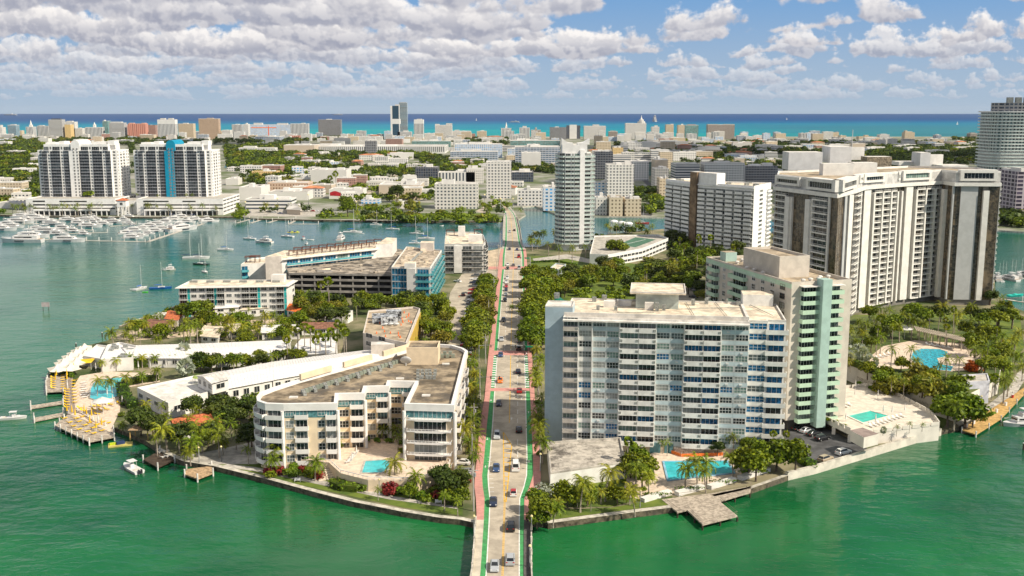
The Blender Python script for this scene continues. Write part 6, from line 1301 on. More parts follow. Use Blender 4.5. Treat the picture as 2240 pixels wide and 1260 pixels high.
def round_tower():
    Y = G(2200, 452, LAND)[1]*.98; x0 = atY(2147, 300, Y+26)[0]; xe = atY(2310, 300, Y+26)[0]; zt = atY(2150, 246, Y)[1]; w = MATS['paint_soft_white']; g = MATS['glass_rail_green']; cx, rx = (x0+xe)/2, (xe-x0)/2
    T = Thing('apartment_tower', (cx, Y+20, LAND), 'pale green glass balcony tower rising past the horizon at the right edge', 'apartment tower')
    sg = lambda v: math.copysign(abs(v)**.45, v); P = [(cx+rx*sg(math.cos(a)), Y+24+24*sg(math.sin(a))) for a in np.linspace(0, 2*math.pi, 32, endpoint=False)]
    T.mb('wall').prism(inset(P, 2.2), LAND, zt, facade_mat('round_tower_wall', (.55, .60, .58), (.05, .09, .09), 3.2, 50, .5, .9), CREAMR)
    nf = int((zt-LAND)/3.0)
    sb, rl = MB().prism(P, 0, .3, w), MB().ring(P, .06, .35, 1.2, g)
    for k in range(nf): T.add('balcony_ring', sb, 0, 0, LAND+3+k*3.0-.3, 0); T.add('glass_rail', rl, 0, 0, LAND+3+k*3.0-.3, 0)
    zz = zt; T.mb('roof_slab').prism(P, zt+.02, zt+1.2, w)
    P2 = [(cx+rx*.84*math.cos(a), Y+22+16*math.sin(a)) for a in np.linspace(0, 2*math.pi, 20, endpoint=False)]; T.mb('plant_room').prism(P2, zt+1.21, zt+9, FM['dg'])
    for k in range(6): T.add('roof_vent', pil_proto(5.5, 3, 5, MATS['ac_grey']), cx-rx*.5+k*8, Y+12, zt+9, 0)
    T.done()
round_tower()
b = MB(); hp = px([(626, 469), (659, 471), (657, 456), (630, 455)], LAND); T = Thing('harbour_office', (*mid(hp), LAND), 'small grey hip-roofed harbour office by the boat ramp', 'harbour office'); P = ccw(hp); T.mb('wall').prism(inset(P, .8), LAND, LAND+4.5, FM['be'], cap=False); c = mid(P); z = LAND+4.5
T.mb('roof').add([(p[0], p[1], z) for p in P]+[(c[0]-3, c[1], z+2.6), (c[0]+3, c[1], z+2.6)], [(0, 1, 5, 4), (1, 2, 5), (2, 3, 4, 5), (3, 0, 4), (3, 2, 1, 0)], CREAMR); T.done()
# hundreds of low houses and shops between the trees: the ones that show largest, each its own
HZ = [ # zone polygon px, count, size range, label noun
 ([(1000, 318), (1225, 318), (1225, 372), (1000, 372)], 30, 'between convention hall and slender tower'),
 ([(1300, 330), (1460, 315), (1700, 330), (1710, 372), (1460, 352), (1300, 345)], 62, 'in the dark trees behind the brown striped slab'),
 ([(1400, 311), (1800, 311), (2130, 320), (2130, 345), (1800, 332), (1400, 330)], 88, 'on the low beach district at the right'),
 ([(500, 372), (680, 372), (700, 392), (940, 395), (930, 440), (700, 440), (540, 400)], 26, 'in the shopping streets across the bay'),
 ([(620, 345), (900, 345), (920, 372), (620, 372)], 22, 'in leafy streets before the convention hall'),
 ([(0, 318), (120, 315), (80, 420), (0, 430)], 12, 'in the green suburb left of the twin towers'),
 ([(0, 303), (700, 305), (700, 318), (0, 318)], 34, 'along the foot of the left beach skyline'), ([(690, 303), (1110, 306), (1110, 320), (690, 318)], 40, 'along the foot of the central beach skyline'), ([(0, 430), (45, 425), (52, 452), (0, 462)], 6, 'left of the parking podium'), ([(1080, 395), (1130, 395), (1130, 440), (1120, 445)], 3, 'beside the mainland end of the avenue')]
rh = random.Random(5); keys = ['w4', 'w', 'wp', 'w', 'w2', 'cr', 'wb', 'be', 'w4', 'pk2', 'w', 'w']
CN = {'w4': 'small-windowed white house', 'w': 'white flats', 'wp': 'plain white block', 'w2': 'white banded block', 'cr': 'cream building', 'wb': 'bluish white building', 'be': 'beige building', 'pk2': 'dull pink building', 'bg': 'blue-grey building'}
RT = M('far_roof_terracotta', (.50, .20, .10), .9, .2, .1)
def protohouse(m, w, d, h, roof):
    k = ('h', m, w, d, h, roof)
    if k not in PR:
        b = MB()
        b.prism(quad((0, 0), w, d), 0, h, FM[m], cap=False, bottom=False)
        if roof == 'hip': b.add([(-w/2-.5, -d/2-.5, h), (w/2+.5, -d/2-.5, h), (w/2+.5, d/2+.5, h), (-w/2-.5, d/2+.5, h), (-w*.2, 0, h+2.2), (w*.2, 0, h+2.2)], [(0, 1, 5, 4), (1, 2, 5), (2, 3, 4, 5), (3, 0, 4)], RT)
        else: b.sheet(quad((0, 0), w, d), h, CREAMR); b.ring(quad((0, 0), w, d), .4, h, h+.6, MATS['plain_white']); b.box(-w*.2, w*.05, -d*.2, d*.1, h, h+1.6, MATS['plain_white'])
        PR[k] = b
    return mesh_of(PR[k], 'low_rise_building')
for poly, cnt, where in HZ:
    xs = [p[0] for p in poly]; ys = [p[1] for p in poly]; pts = []; t = 0
    while len(pts) < cnt and t < 6000:
        t += 1; x, y = rh.uniform(min(xs), max(xs)), rh.uniform(min(ys), max(ys))
        if not inside((x, y), poly): continue
        g = G(x, y, LAND); r = 13 if g[1] < 1900 else 16
        if any((g[0]-a)**2+(g[1]-b_)**2 < (c_+r)**2 for a, b_, c_ in FOOT): continue
        FOOT.append((g[0], g[1], r)); pts.append((x, g))
    for i, (x, g) in enumerate(sorted(pts)):
        m = rh.choice(keys); far = g[1] > 1900; w, d, h = rh.choice([16, 22, 30] if not far else [22, 30, 44]), rh.choice([13, 18]), rh.choice([5, 6, 8, 9, 12] if not far else [7, 10, 12, 16]); roof = 'hip' if rh.random() < .08 else 'flat'
        if g[1] > 2900: h = rh.choice([8, 10, 14, 18])
        o = bpy.data.objects.new('low_rise_building', protohouse(m, w, d, h, roof)); COL.objects.link(o); o.location = (g[0], g[1], LAND); o.rotation_euler = (0, 0, rh.choice([0, .05, -.12, .2]))
        tag(o, f"low {CN[m]}, {nth(i+1)} from left {where}", 'low building', 'low buildings '+where)
for poly, cnt, h0, h1, where in [([(1000, 305), (1110, 305), (1225, 308), (1225, 318), (1000, 316)], 20, 14, 30, 'between the spiky roofline and the slender tower'), ([(1300, 304), (1810, 306), (1810, 317), (1300, 316)], 46, 12, 30, 'behind the dark trees at right centre'), ([(1120, 318), (1225, 318), (1225, 360), (1120, 360)], 8, 14, 26, 'behind the black glass office'), ([(1300, 330), (1460, 325), (1470, 372), (1390, 400), (1300, 360)], 16, 14, 30, 'between the slender tower and the slab'), ([(690, 302), (1000, 304), (1000, 312), (690, 310)], 24, 12, 26, 'at the foot of the tallest pair'), ([(0, 300), (690, 302), (690, 310), (0, 308)], 26, 12, 28, 'under the left skyline'), ([(1810, 310), (2130, 315), (2130, 325), (1810, 320)], 16, 10, 18, 'under the far right beach')]:
    xs = [p[0] for p in poly]; ys = [p[1] for p in poly]; pts = []; t = 0
    while len(pts) < cnt and t < 4000:
        t += 1; x, y = rh.uniform(min(xs), max(xs)), rh.uniform(min(ys), max(ys)); g = G(x, y, LAND); r = 13
        if not inside((x, y), poly) or any((g[0]-a)**2+(g[1]-b_)**2 < (c_+r)**2 for a, b_, c_ in FOOT): continue
        FOOT.append((*g, r)); pts.append((x, g))
    for i, (x, g) in enumerate(sorted(pts)):
        m = rh.choice(['w', 'w4', 'w3', 'w2', 'w', 'cr', 'bg', 'wb']); o = bpy.data.objects.new('mid_rise_building', protohouse(m, rh.choice([20, 30]), 18, int(rh.uniform(h0, h1)/3)*3, 'flat')); COL.objects.link(o); o.location = (*g, LAND); tag(o, f"mid-rise {CN.get(m, 'white ribbed block')}, {nth(i+1)} from left {where}", 'mid-rise building', 'mid-rise buildings '+where)
# ships and sails out at sea
def hull(L, W, Hh, m, k=9, bow=.45, flare=.35, z0=0.0):
    b = MB(); v = []
    for i in range(k):
        t = i/(k-1); w = W/2*(1 if t < 1-bow else math.cos((t-(1-bow))/bow*math.pi/2)**.7); w = max(w, .03); y = -L/2+L*t; s = Hh*(1+flare*t*t); ww = w*.72; yk = y-(.05*L*t if t > .6 else 0)
        v += [(-w, y, s), (-ww, yk, z0), (ww, yk, z0), (w, y, s)]
    f = []
    for i in range(k-1):
        a, c = 4*i, 4*i+4
        for j in range(3): f.append((a+j, a+j+1, c+j+1, c+j))
        f.append((a+3, a, c, c+3))
    f += [(0, 3, 2, 1), (4*k-4, 4*k-3, 4*k-2, 4*k-1)]; b.add(v, f, m); return b
SW = M('gelcoat_white', (.64, .63, .62), .35, .04)
def ship(x, y, L, lab, W=None, tall=3, cm=None):
    g = G(x, y, 0); b = hull(L, L*.16, L*.05, SW if not cm else cm)
    for k in range(tall): b.box(-L*.07, L*.07, -L*.42+k*L*.04, L*.25-k*L*.05, L*.05+k*L*.035, L*.05+(k+1)*L*.035-.3, FM['w2'])
    zt_ = L*.05+tall*L*.035; b.box(-L*.03, L*.03, -L*.2, -L*.12, zt_, zt_+L*.04, SW)
    o = b.build('ship', org=(0, 0, 0)); o.location = (g[0], g[1], 0); o.rotation_euler = (0, 0, R(75)); tag(o, lab, 'ship'); return o
o = ship(1431, 266.5, 130, 'grey-white cruise ship seen end on near the horizon', tall=9); o.rotation_euler = (0, 0, R(5))
ship(1124, 268, 90, 'small cargo ship on the turquoise sea', tall=2)
ship(22, 252.5, 260, 'faint long ship on the horizon at the far left', tall=1, cm=FM['bg']); ship(738, 252, 200, 'faint ship on the horizon above the square grey tower', tall=1, cm=FM['bg'])
for k, (x, y) in enumerate([(1042, 264), (1721, 262), (2094, 273)]):
    g = G(x, y, 0); b = MB(); b.add([(-6, 0, 1), (6, 0, 1), (0, 0, 22), (-7, 1, 0), (7, 1, 0)], [(0, 1, 2)], SW); b.merge(hull(14, 3.5, 1.2, SW), Matrix.Rotation(R(90), 4, 'Z')); o = b.build('sailing_boat', org=(0, 0, 0)); o.location = (*g, 0); tag(o, ['tiny white sail offshore left of the cargo ship', 'tiny white sail offshore above the huge complex', 'white sail offshore left of the round glass tower'][k], 'sailing boat')
# ================================================================ trees
def leafmat(name, c1, c2, rnd_=.18, trans=.25):
    m = bpy.data.materials.new(name); m.use_nodes = True; t = NT(m.node_tree); b = m.node_tree.nodes['Principled BSDF']
    geo = t.new('ShaderNodeNewGeometry'); oi = t.new('ShaderNodeObjectInfo')
    f = t.math('ADD', t.math('MULTIPLY', geo.outputs['Random Per Island'], .55), t.math('MULTIPLY', t.noise(geo.outputs['Position'], .35, 3.0), .7))
    c = t.mix(t.smooth(f, .25, .95), c1, c2)
    hs = t.new('ShaderNodeHueSaturation'); t.link(c, hs.inputs['Color'])
    t.put(hs.inputs['Value'], t.math('ADD', t.math('MULTIPLY', oi.outputs['Random'], rnd_*2), 1-rnd_)); t.put(hs.inputs['Hue'], t.math('ADD', t.math('MULTIPLY', t.math('FRACT', t.math('MULTIPLY', oi.outputs['Random'], 31.7)), .035), .483))
    t.put(b.inputs['Base Color'], hs.outputs[0]); b.inputs['Roughness'].default_value = .55; b.inputs['Specular IOR Level'].default_value = .25
    if trans:
        tr = t.new('ShaderNodeBsdfTranslucent'); t.link(t.mix(1.0, hs.outputs[0], (1.3, 1.2, .4), 'MULTIPLY'), tr.inputs[0]); mx = t.new('ShaderNodeMixShader'); mx.inputs[0].default_value = trans; t.link(b.outputs[0], mx.inputs[1]); t.link(tr.outputs[0], mx.inputs[2]); t.link(mx.outputs[0], m.node_tree.nodes['Material Output'].inputs[0])
    MATS[name] = m; return m
LF = leafmat('leaves_green', (.036, .070, .004), (.225, .275, .010)); LD = leafmat('leaves_dark', (.016, .034, .006), (.085, .120, .013)); LO = leafmat('leaves_olive', (.06, .072, .008), (.235, .22, .018)); LSIL = leafmat('leaves_silver', (.20, .24, .20), (.42, .46, .38), .08)
LP = leafmat('fronds_green', (.040, .072, .004), (.235, .285, .012)); LPY = leafmat('fronds_yellow_green', (.09, .12, .008), (.36, .35, .022)); LHED = leafmat('hedge_leaves', (.04, .085, .006), (.16, .25, .012)); LRED = leafmat('leaves_red', (.12, .01, .015), (.32, .04, .03)); LORG = leafmat('leaves_orange', (.25, .06, .01), (.6, .17, .02))
BARK = M('bark', (.16, .12, .09), .95, .3, 1.0); PBARK = M('palm_bark', (.36, .31, .25), .9, .2, 1.0)
def leaves(b, cx, cy, cz, rx, ry, rz, n, size, m, r, up=.35):
    P = []; 
    for _ in range(n):
        d = Vector((r.gauss(0, 1), r.gauss(0, 1), r.gauss(0, 1))).normalized(); q = r.uniform(.55, 1.05)**.7
        P.append((cx+d.x*rx*q, cy+d.y*ry*q, cz+d.z*rz*q, d))
    v = []; f = []
    for (x, y, z, d) in P:
        nn = (d+Vector((r.gauss(0, .55), r.gauss(0, .55), r.gauss(0, .55)+up))).normalized(); a = nn.orthogonal().normalized(); a.rotate(Matrix.Rotation(r.uniform(0, 6.28), 3, nn)); c = nn.cross(a); s = size*r.uniform(.55, 1.25); k = len(v)
        for (i, j) in ((-1, -.55), (1, -.55), (.75, .6), (-.75, .6)): v.append((x+a.x*i*s+c.x*j*s, y+a.y*i*s+c.y*j*s, z+a.z*i*s+c.z*j*s))
        f.append((k, k+1, k+2, k+3))
    b.add(v, f, m)
def tree_proto(seed, m, R_=4.5, H_=8.5, clumps=24, per=60, leaf=.42, flat=.62, lab='x', name='tree', cat='tree'):
    r = random.Random(seed); t = empty(name, (0, 0, 0), lab, cat); tr = MB(); th = H_-R_*flat*1.25
    tr.tube([(0, 0, -.2), (.1, .05, th*.5), (.0, .1, th)], [.34, .26, .2], BARK, 7)
    cr = MB()
    for i in range(clumps):
        a = r.uniform(0, 6.28); e = math.asin(r.uniform(-.35, 1)); q = r.uniform(.45, .82)
        c = (R_*q*math.cos(a)*math.cos(e), R_*q*math.sin(a)*math.cos(e), H_-R_*flat+R_*flat*q*math.sin(e)*1.05); s = R_*r.uniform(.26, .44)
        leaves(cr, *c, s, s, s*.75, per, leaf, m, r)
        if i % 3 == 0: tr.tube([(0, 0, th*.75), (c[0]*.5, c[1]*.5, (th+c[2])/2), (c[0]*.85, c[1]*.85, c[2])], [.16, .1, .04], BARK, 5)
    tr.build('trunk', t); cr.build('crown', t); return freeze(t)
def frond(b, ang, el, L, m, r, droop=1.0, n=13, wd=.8, hang=.5, base=(0, 0, 0)):
    pts = []; x, z = 0.0, 0.0; e = el; st = L/n
    for i in range(n+1): pts.append((x, z)); x += st*math.cos(e); z += st*math.sin(e); e -= droop*1.9/n*(.5+i/n)
    ca, sa = math.cos(ang), math.sin(ang); v = []; f = []
    for i in range(1, n):
        t = i/n; w = wd*math.sin(math.pi*min(1, t*.9+.12))**.6
        for s in (-1, 1):
            k = len(v); x0, z0 = pts[i]; x1, z1 = pts[i+1]; jw = w*r.uniform(.8, 1.15)
            def P(x, y, z): return (base[0]+x*ca-y*sa, base[1]+x*sa+y*ca, base[2]+z)
            v += [P(x0, 0, z0), P(x1, 0, z1), P(x1+st*.9, s*jw, z1-hang*jw*r.uniform(.5, 1.2)-.0)]
            f.append((k, k+1, k+2) if s < 0 else (k, k+2, k+1))
    b.add(v, f, m)
def palm_proto(seed, kind, m, H_=9.0, lean=.8, L=3.6, n=18, name='palm_tree', lab='x', cat='palm tree'):
    r = random.Random(seed); t = empty(name, (0, 0, 0), lab, cat); tr = MB(); k = 7; path = [(lean*(i/k)**2, lean*.3*(i/k), H_*i/k) for i in range(k+1)]
    tr.tube(path, [.22*(1.25 if i == 0 else 1)-.07*i/k for i in range(k+1)], PBARK, 6); c = path[-1]; cr = MB()
    if kind == 'fan':
        for i in range(n*2):
            a = r.uniform(0, 6.28); e = r.uniform(-.9, 1.35); q = L*r.uniform(.75, 1.0); d = Vector((math.cos(a)*math.cos(e), math.sin(a)*math.cos(e), math.sin(e))); p = Vector(c)+d*q*.45; up = d.orthogonal().normalized(); up.rotate(Matrix.Rotation(r.uniform(0, 6.28), 3, d)); sd = d.cross(up)
            v = [tuple(p)]; 
            for j in range(9): th = (j/8-.5)*2.4; rr = q*.6*(1 if j % 2 == 0 else .72); w_ = p+d*math.cos(th)*rr+sd*math.sin(th)*rr-Vector((0, 0, abs(th)*.12*q)); v.append(tuple(w_))
            cr.add(v, [(0, j+1, j+2) for j in range(8)], m)
    else:
        for i in range(n):
            a = 6.283*i*.382+r.uniform(-.2, .2); e = 1.25-1.75*(i/n)**.8+r.uniform(-.1, .1); frond(cr, a, e, L*r.uniform(.85, 1.1), m, r, droop=1.05 if kind == 'coco' else .8, wd=.75 if kind == 'coco' else .5, hang=.75 if kind == 'coco' else .2, base=c)
        if kind == 'coco': cr.dome(c[0], c[1], c[2]-.25, .35, M('coconut_brown', (.18, .12, .04)), 7, .3, 2)
    tr.build('trunk', t); cr.build('crown', t); return freeze(t)
def shrub_proto(seed, m, name='shrub', cat='shrub', R_=1.6, H_=1.9, n=9, per=46, leaf=.2):
    r = random.Random(seed); b = MB()
    for i in range(n): a = r.uniform(0, 6.28); q = r.uniform(0, .62)*R_; s = R_*r.uniform(.35, .6); leaves(b, q*math.cos(a), q*math.sin(a), H_*r.uniform(.3, .62), s, s, s*.8, per, leaf, m, r)
    o = b.build(name, org=(0, 0, 0)); tag(o, 'x', cat); CH[o.name] = []; return o
PT = {
 'T': [tree_proto(1, LF), tree_proto(2, LF, 5.0, 8.0, 26), tree_proto(3, LF, 4.2, 9.0, 22, flat=.8)], 'D': [tree_proto(4, LD), tree_proto(5, LD, 4.6, 9.5, 24, flat=.85)], 'O': [tree_proto(6, LO, 4.6, 8.5), tree_proto(7, LO, 5.2, 7.5, 26, flat=.5)],
 'S': [palm_proto(20, 'fan', LSIL, 4.0, .1, 3.2, 22, 'silver_palm')], 'F': [palm_proto(21, 'fan', LP, 11.5, .3, 1.9, 17, 'fan_palm'), palm_proto(22, 'fan', LP, 9.5, -.5, 1.9, 17, 'fan_palm')],
 'C': [palm_proto(10, 'coco', LP, 6.6, 1.0, 3.8, 20), palm_proto(11, 'coco', LPY, 7.4, -1.2, 4.0, 20), palm_proto(12, 'coco', LP, 5.4, .5, 3.8, 22), palm_proto(13, 'coco', LPY, 6.0, -.3, 3.6, 19)], 'R': [palm_proto(14, 'royal', LP, 8.2, .1, 3.4, 20), palm_proto(15, 'royal', LP, 6.4, .3, 3.2, 19)],
 'b': [shrub_proto(30, LHED), shrub_proto(31, LF)], 'r': [shrub_proto(32, LRED)], 'o': [shrub_proto(33, LORG)], 'g': [shrub_proto(34, LSIL, R_=2.4, H_=2.6)],
}
CR = {'T': 8.0, 'D': 8.5, 'O': 8.0, 'S': 4, 'F': 10.5, 'C': 8.0, 'R': 9, 'b': 1, 'r': 1, 'o': 1, 'g': 1.5}
HT = {'T': 5.5, 'D': 6, 'O': 5.5, 'S': 4, 'F': 10, 'C': 6.0, 'R': 7.2, 'b': .8, 'r': .8, 'o': .8, 'g': 1.2}
WORD = {'T': 'green leafy tree', 'D': 'dark green tree', 'O': 'olive-brown tree', 'S': 'silver fan palm', 'F': 'tall fan palm', 'C': 'coconut palm', 'R': 'feathery palm', 'b': 'green bush', 'r': 'red-leaved bush', 'o': 'orange-flowering bush', 'g': 'silvery shrub'}
TREES, FARTREES = [], []
def plants(where, items, z0=LAND, sc=(.85, 1.2)):
    """items: (kind, crown centre px, py[, scale]); labels say which one of its zone"""
    g_ = {}
    for it in items: g_.setdefault(it[0], []).append(it)
    for k, L in g_.items():
        L.sort(key=lambda t: t[1]); n = len(L)
        for i, it in enumerate(L):
            s = it[3] if len(it) > 3 else rnd.uniform(*sc); zc = z0+HT[k]*s; g = G(it[1], it[2], zc)
            lab = f'{WORD[k]} {where}' if n == 1 else f'{WORD[k]}, {nth(i+1)} from left, {where}'
            r = (k, g, z0, s, lab, f'{WORD[k]}s {where}')
            if k in 'TDO': TREES.append(r)
            else: putp(r)
def putp(r):
    k, g, z0, s, lab, grp = r
    place(rnd.choice(PT[k]), (g[0], g[1], z0-.05), rnd.uniform(0, 6.28), (s*rnd.uniform(.9, 1.12), s*rnd.uniform(.9, 1.12), s), lab, grp)
def scat(poly, n, mix, r, gap=5.0, z=LAND, s=(.85, 1.2), zoff=True):
    xs = [p[0] for p in poly]; ys = [p[1] for p in poly]; out = []; t = 0; G_ = []
    while len(out) < n and t < n*60:
        t += 1; x, y = r.uniform(min(xs), max(xs)), r.uniform(min(ys), max(ys))
        if not inside((x, y), poly): continue
        g = G(x, y, z+5)
        if any((g[0]-a)**2+(g[1]-b)**2 < gap*gap for a, b in G_): continue
        G_.append(g); out.append((r.choice(mix), x, y, r.uniform(*s)))
    return out
rt = random.Random(21)
def L_(a, b, n, k, j=3, s=(.9, 1.15)): return [(rt.choice(k), a[0]+(b[0]-a[0])*i/max(1, n-1)+rt.uniform(-j, j), a[1]+(b[1]-a[1])*i/max(1, n-1)+rt.uniform(-j, j), rt.uniform(*s)) for i in range(n)]
plants('lining the left of the avenue', L_((1068, 612), (1040, 752), 14, 'TTTO', 4, (1.0, 1.2))+L_((1062, 612), (1024, 745), 12, 'TT', 4, (.85, 1.05)))
plants('lining the right of the avenue', L_((1165, 592), (1163, 736), 14, 'TT', 4, (1.05, 1.25))+L_((1187, 598), (1184, 728), 12, 'TT', 4, (1.05, 1.25)))
plants('between the avenue and the blue slab', L_((1176, 748), (1186, 968), 13, 'CCR', 4, (.8, 1.05))+L_((1170, 770), (1182, 990), 7, 'b', 2, (.9, 1.4)))
plants('in the avenue median', [('C', 1121, 668, .55)])
plants('between the cream apartments and the avenue', L_((1030, 782), (1036, 985), 17, 'CRR', 6, (.8, 1.0))+L_((1040, 800), (1032, 1000), 14, 'b', 3, (1, 1.6))+[('C', 1009, 945, 1.05)])
plants('in the cream building courtyard', [('R', 760, 948, .75), ('R', 775, 935, .8), ('R', 808, 935, .7), ('R', 838, 945, .75), ('R', 850, 935, .8), ('R', 868, 945, .8), ('R', 878, 912, .8), ('R', 862, 905, .7), ('b', 752, 970, 1.3), ('b', 770, 962, 1.2), ('b', 725, 990, 1.7)]+[('R', x, y, 1.05) for x, y in ((765, 925), (800, 915), (840, 920), (870, 895), (885, 925))])
plants('on the cream terrace', [('b', x, y, .9) for x, y in ((745, 972), (760, 965), (775, 962), (800, 960), (825, 962), (850, 963), (875, 968), (880, 985))]+[('R', 735, 958, .7), ('R', 870, 950, .7)], 5)
plants('in the seawall garden of the cream apartments', [('C', 863, 1010, 1.05), ('C', 641, 968, 1.05), ('C', 688, 1003, 1.0), ('C', 913, 1036, .85), ('C', 610, 985, .95), ('C', 592, 1002, .8)]+scat([(820, 1055), (1010, 1040), (1020, 1095), (830, 1080)], 30, 'bbbrRT', rt, 2.2, s=(.35, .6))+scat([(820, 1055), (1010, 1035), (1020, 1095), (830, 1085)], 12, 'br', rt, 2.2, s=(1.1, 1.7))+scat([(580, 1010), (700, 1030), (700, 1045), (590, 1040)], 12, 'bbbbr', rt, 2.2, s=(1, 1.6))+scat([(930, 1020), (1020, 1010), (1022, 1085), (950, 1080)], 7, 'DRb', rt, 3.0, s=(.45, .7)))
plants('in the grove left of the cream apartments', scat([(250, 890), (380, 872), (560, 880), (566, 985), (480, 975), (390, 990), (330, 965), (245, 925)], 26, 'CCRRD', rt, 4.2, s=(.6, .9))+scat([(250, 880), (380, 865), (560, 875), (560, 960), (400, 900), (260, 930)], 18, 'Db', rt, 3.0, s=(.7, .95))+[('C', 363, 945, 1.0), ('C', 440, 935, 1.2), ('C', 465, 920, 1.15), ('C', 415, 960, 1.0), ('C', 478, 955, 1.0)])
plants('along the near motel walkway', L_((395, 880), (555, 862), 11, 'TbD', 3, (.4, .6))+[('b', 612, 832, 1.2)])
plants('around the round hotel pool', [('C', 211, 838, .75), ('C', 243, 828, .85), ('C', 276, 823, .8), ('C', 310, 815, .7), ('C', 341, 812, .7), ('C', 222, 792, .7), ('C', 253, 787, .7), ('C', 282, 782, .7), ('C', 310, 780, .7), ('C', 340, 778, .7)])
plants('between the two motel wings', [('S', 401, 765, 1.05), ('S', 408, 800, 1.15)]+L_((425, 790), (650, 775), 20, 'TDTR', 6, (.55, .85))+[('C', 420, 778, .8), ('C', 440, 783, .8)])
plants('rising as a cluster behind the motel', [('F', x, y, 1.05) for x, y in ((628, 738), (650, 728), (678, 730), (689, 738), (700, 728), (712, 735), (722, 722), (733, 735), (752, 726), (757, 735), (740, 716), (665, 722))])
plants('in the house gardens left of the fan palms', [('C', 246, 722, 1.05), ('C', 290, 712, .95), ('C', 316, 708, .9), ('C', 290, 735, .7), ('C', 375, 705, .9), ('R', 415, 715, 1.3), ('R', 430, 705, 1.2), ('R', 400, 712, 1.2), ('C', 495, 705, 1.1), ('C', 505, 715, 1.0), ('C', 545, 720, 1.0), ('C', 530, 712, 1.0), ('C', 580, 695, .8), ('C', 595, 690, .8), ('T', 425, 678, 1.2), ('T', 405, 680, 1.0), ('T', 445, 672, 1.1), ('T', 450, 690, .9), ('T', 470, 685, .7), ('D', 385, 715, .5), ('T', 330, 690, .6), ('T', 300, 700, .55), ('R', 508, 675, .6), ('R', 545, 680, .6)]+scat([(300, 712), (440, 705), (640, 705), (640, 735), (500, 740), (300, 742)], 38, 'CTRb', rt, 4, s=(.5, .8))+scat([(420, 690), (640, 685), (760, 690), (760, 705), (640, 705), (420, 705)], 18, 'TTR', rt, 4, s=(.55, .8)))
plants('between the five-storey flats and the garage', scat([(640, 640), (860, 650), (955, 645), (960, 670), (900, 668), (790, 665), (745, 690), (650, 690)], 30, 'TTDRTO', rt, 5.5, s=(.7, 1.0))+[('F', 700, 618, 1.2), ('F', 719, 625, 1.35), ('R', 665, 645, 1.2), ('R', 655, 655, 1.1)])
plants('between the tan roof and the service road', scat([(920, 690), (975, 660), (985, 700), (975, 745), (900, 760), (925, 700)], 15, 'TTOR', rt, 5.0, s=(.75, 1.0))+scat([(870, 645), (960, 640), (975, 665), (930, 680)], 9, 'TDR', rt, 5, s=(.7, 1))+[('C', 888, 752, .8), ('C', 905, 742, .7), ('C', 976, 672, .8)])
plants('along the left shore', scat([(240, 740), (300, 705), (345, 680), (385, 662), (380, 690), (300, 722)], 12, 'CRTb', rt, 4, s=(.5, .85))+scat([(395, 700), (640, 688), (640, 700), (395, 712)], 16, 'TRC', rt, 4, s=(.5, .75)))
plants('between the park drive and the striped slab', scat([(1400, 562), (1545, 556), (1700, 566), (1545, 640), (1440, 600)], 40, 'TDTO', rt, 6, s=(.8, 1.1)))
plants('on the service road corner', scat([(985, 762), (1045, 755), (1050, 795), (1025, 790)], 5, 'TRb', rt, 3.5, s=(.5, .7)))
plants('in the park behind the blue slab', scat([(1200, 592), (1300, 570), (1400, 575), (1500, 590), (1530, 620), (1430, 625), (1345, 612), (1210, 640)], 46, 'TDTOT', rt, 6, s=(.8, 1.15))+scat([(1260, 632), (1390, 618), (1390, 648), (1255, 650)], 14, 'T', rt, 4, s=(.55, .75))+[('T', 1440, 618, 1.25), ('T', 1460, 625, 1.1), ('F', 1415, 590, 1.0), ('F', 1425, 580, 1.0), ('F', 1410, 600, .9), ('C', 1460, 597, .7), ('O', 1205, 600, .8), ('g', 1205, 612, 2)])
plants('in front of the slender tower', [('R', x, y, 1.2) for x, y in ((1200, 530), (1223, 545), (1252, 545), (1281, 535))]+[('D', 1250, 588, 1.1)]+[('C', x, y, 1.1) for x, y in ((1160, 518), (1170, 510), (1182, 512), (1188, 505), (1175, 525), (1165, 528), (1212, 512))])
plants('around the tennis podium and channel shore', scat([(1320, 492), (1440, 485), (1455, 500), (1400, 505), (1330, 505)], 16, 'DRC', rt, 5, s=(.7, 1))+[('D', 1310, 512, .8), ('T', 1348, 540, 1.5), ('T', 1362, 545, 1.1), ('T', 1300, 520, .8), ('D', 1470, 515, 1.2), ('D', 1485, 520, 1.2)])
plants('at the foot of the brown striped slab', scat([(1465, 505), (1530, 525), (1640, 540), (1690, 560), (1600, 575), (1480, 560), (1455, 530)], 36, 'DDTF', rt, 6, s=(.8, 1.1))+[('F', 1530, 525, 1.2), ('F', 1555, 525, 1.2), ('T', 1490, 548, 1.0), ('F', 1525, 555, 1), ('C', 1695, 515, .9)])
plants('between the mint tower and the palm garden wall', scat([(1855, 700), (1935, 690), (1935, 745), (1850, 785)], 22, 'RRSTC', rt, 4.2, 5, (.65, .95)), 7)
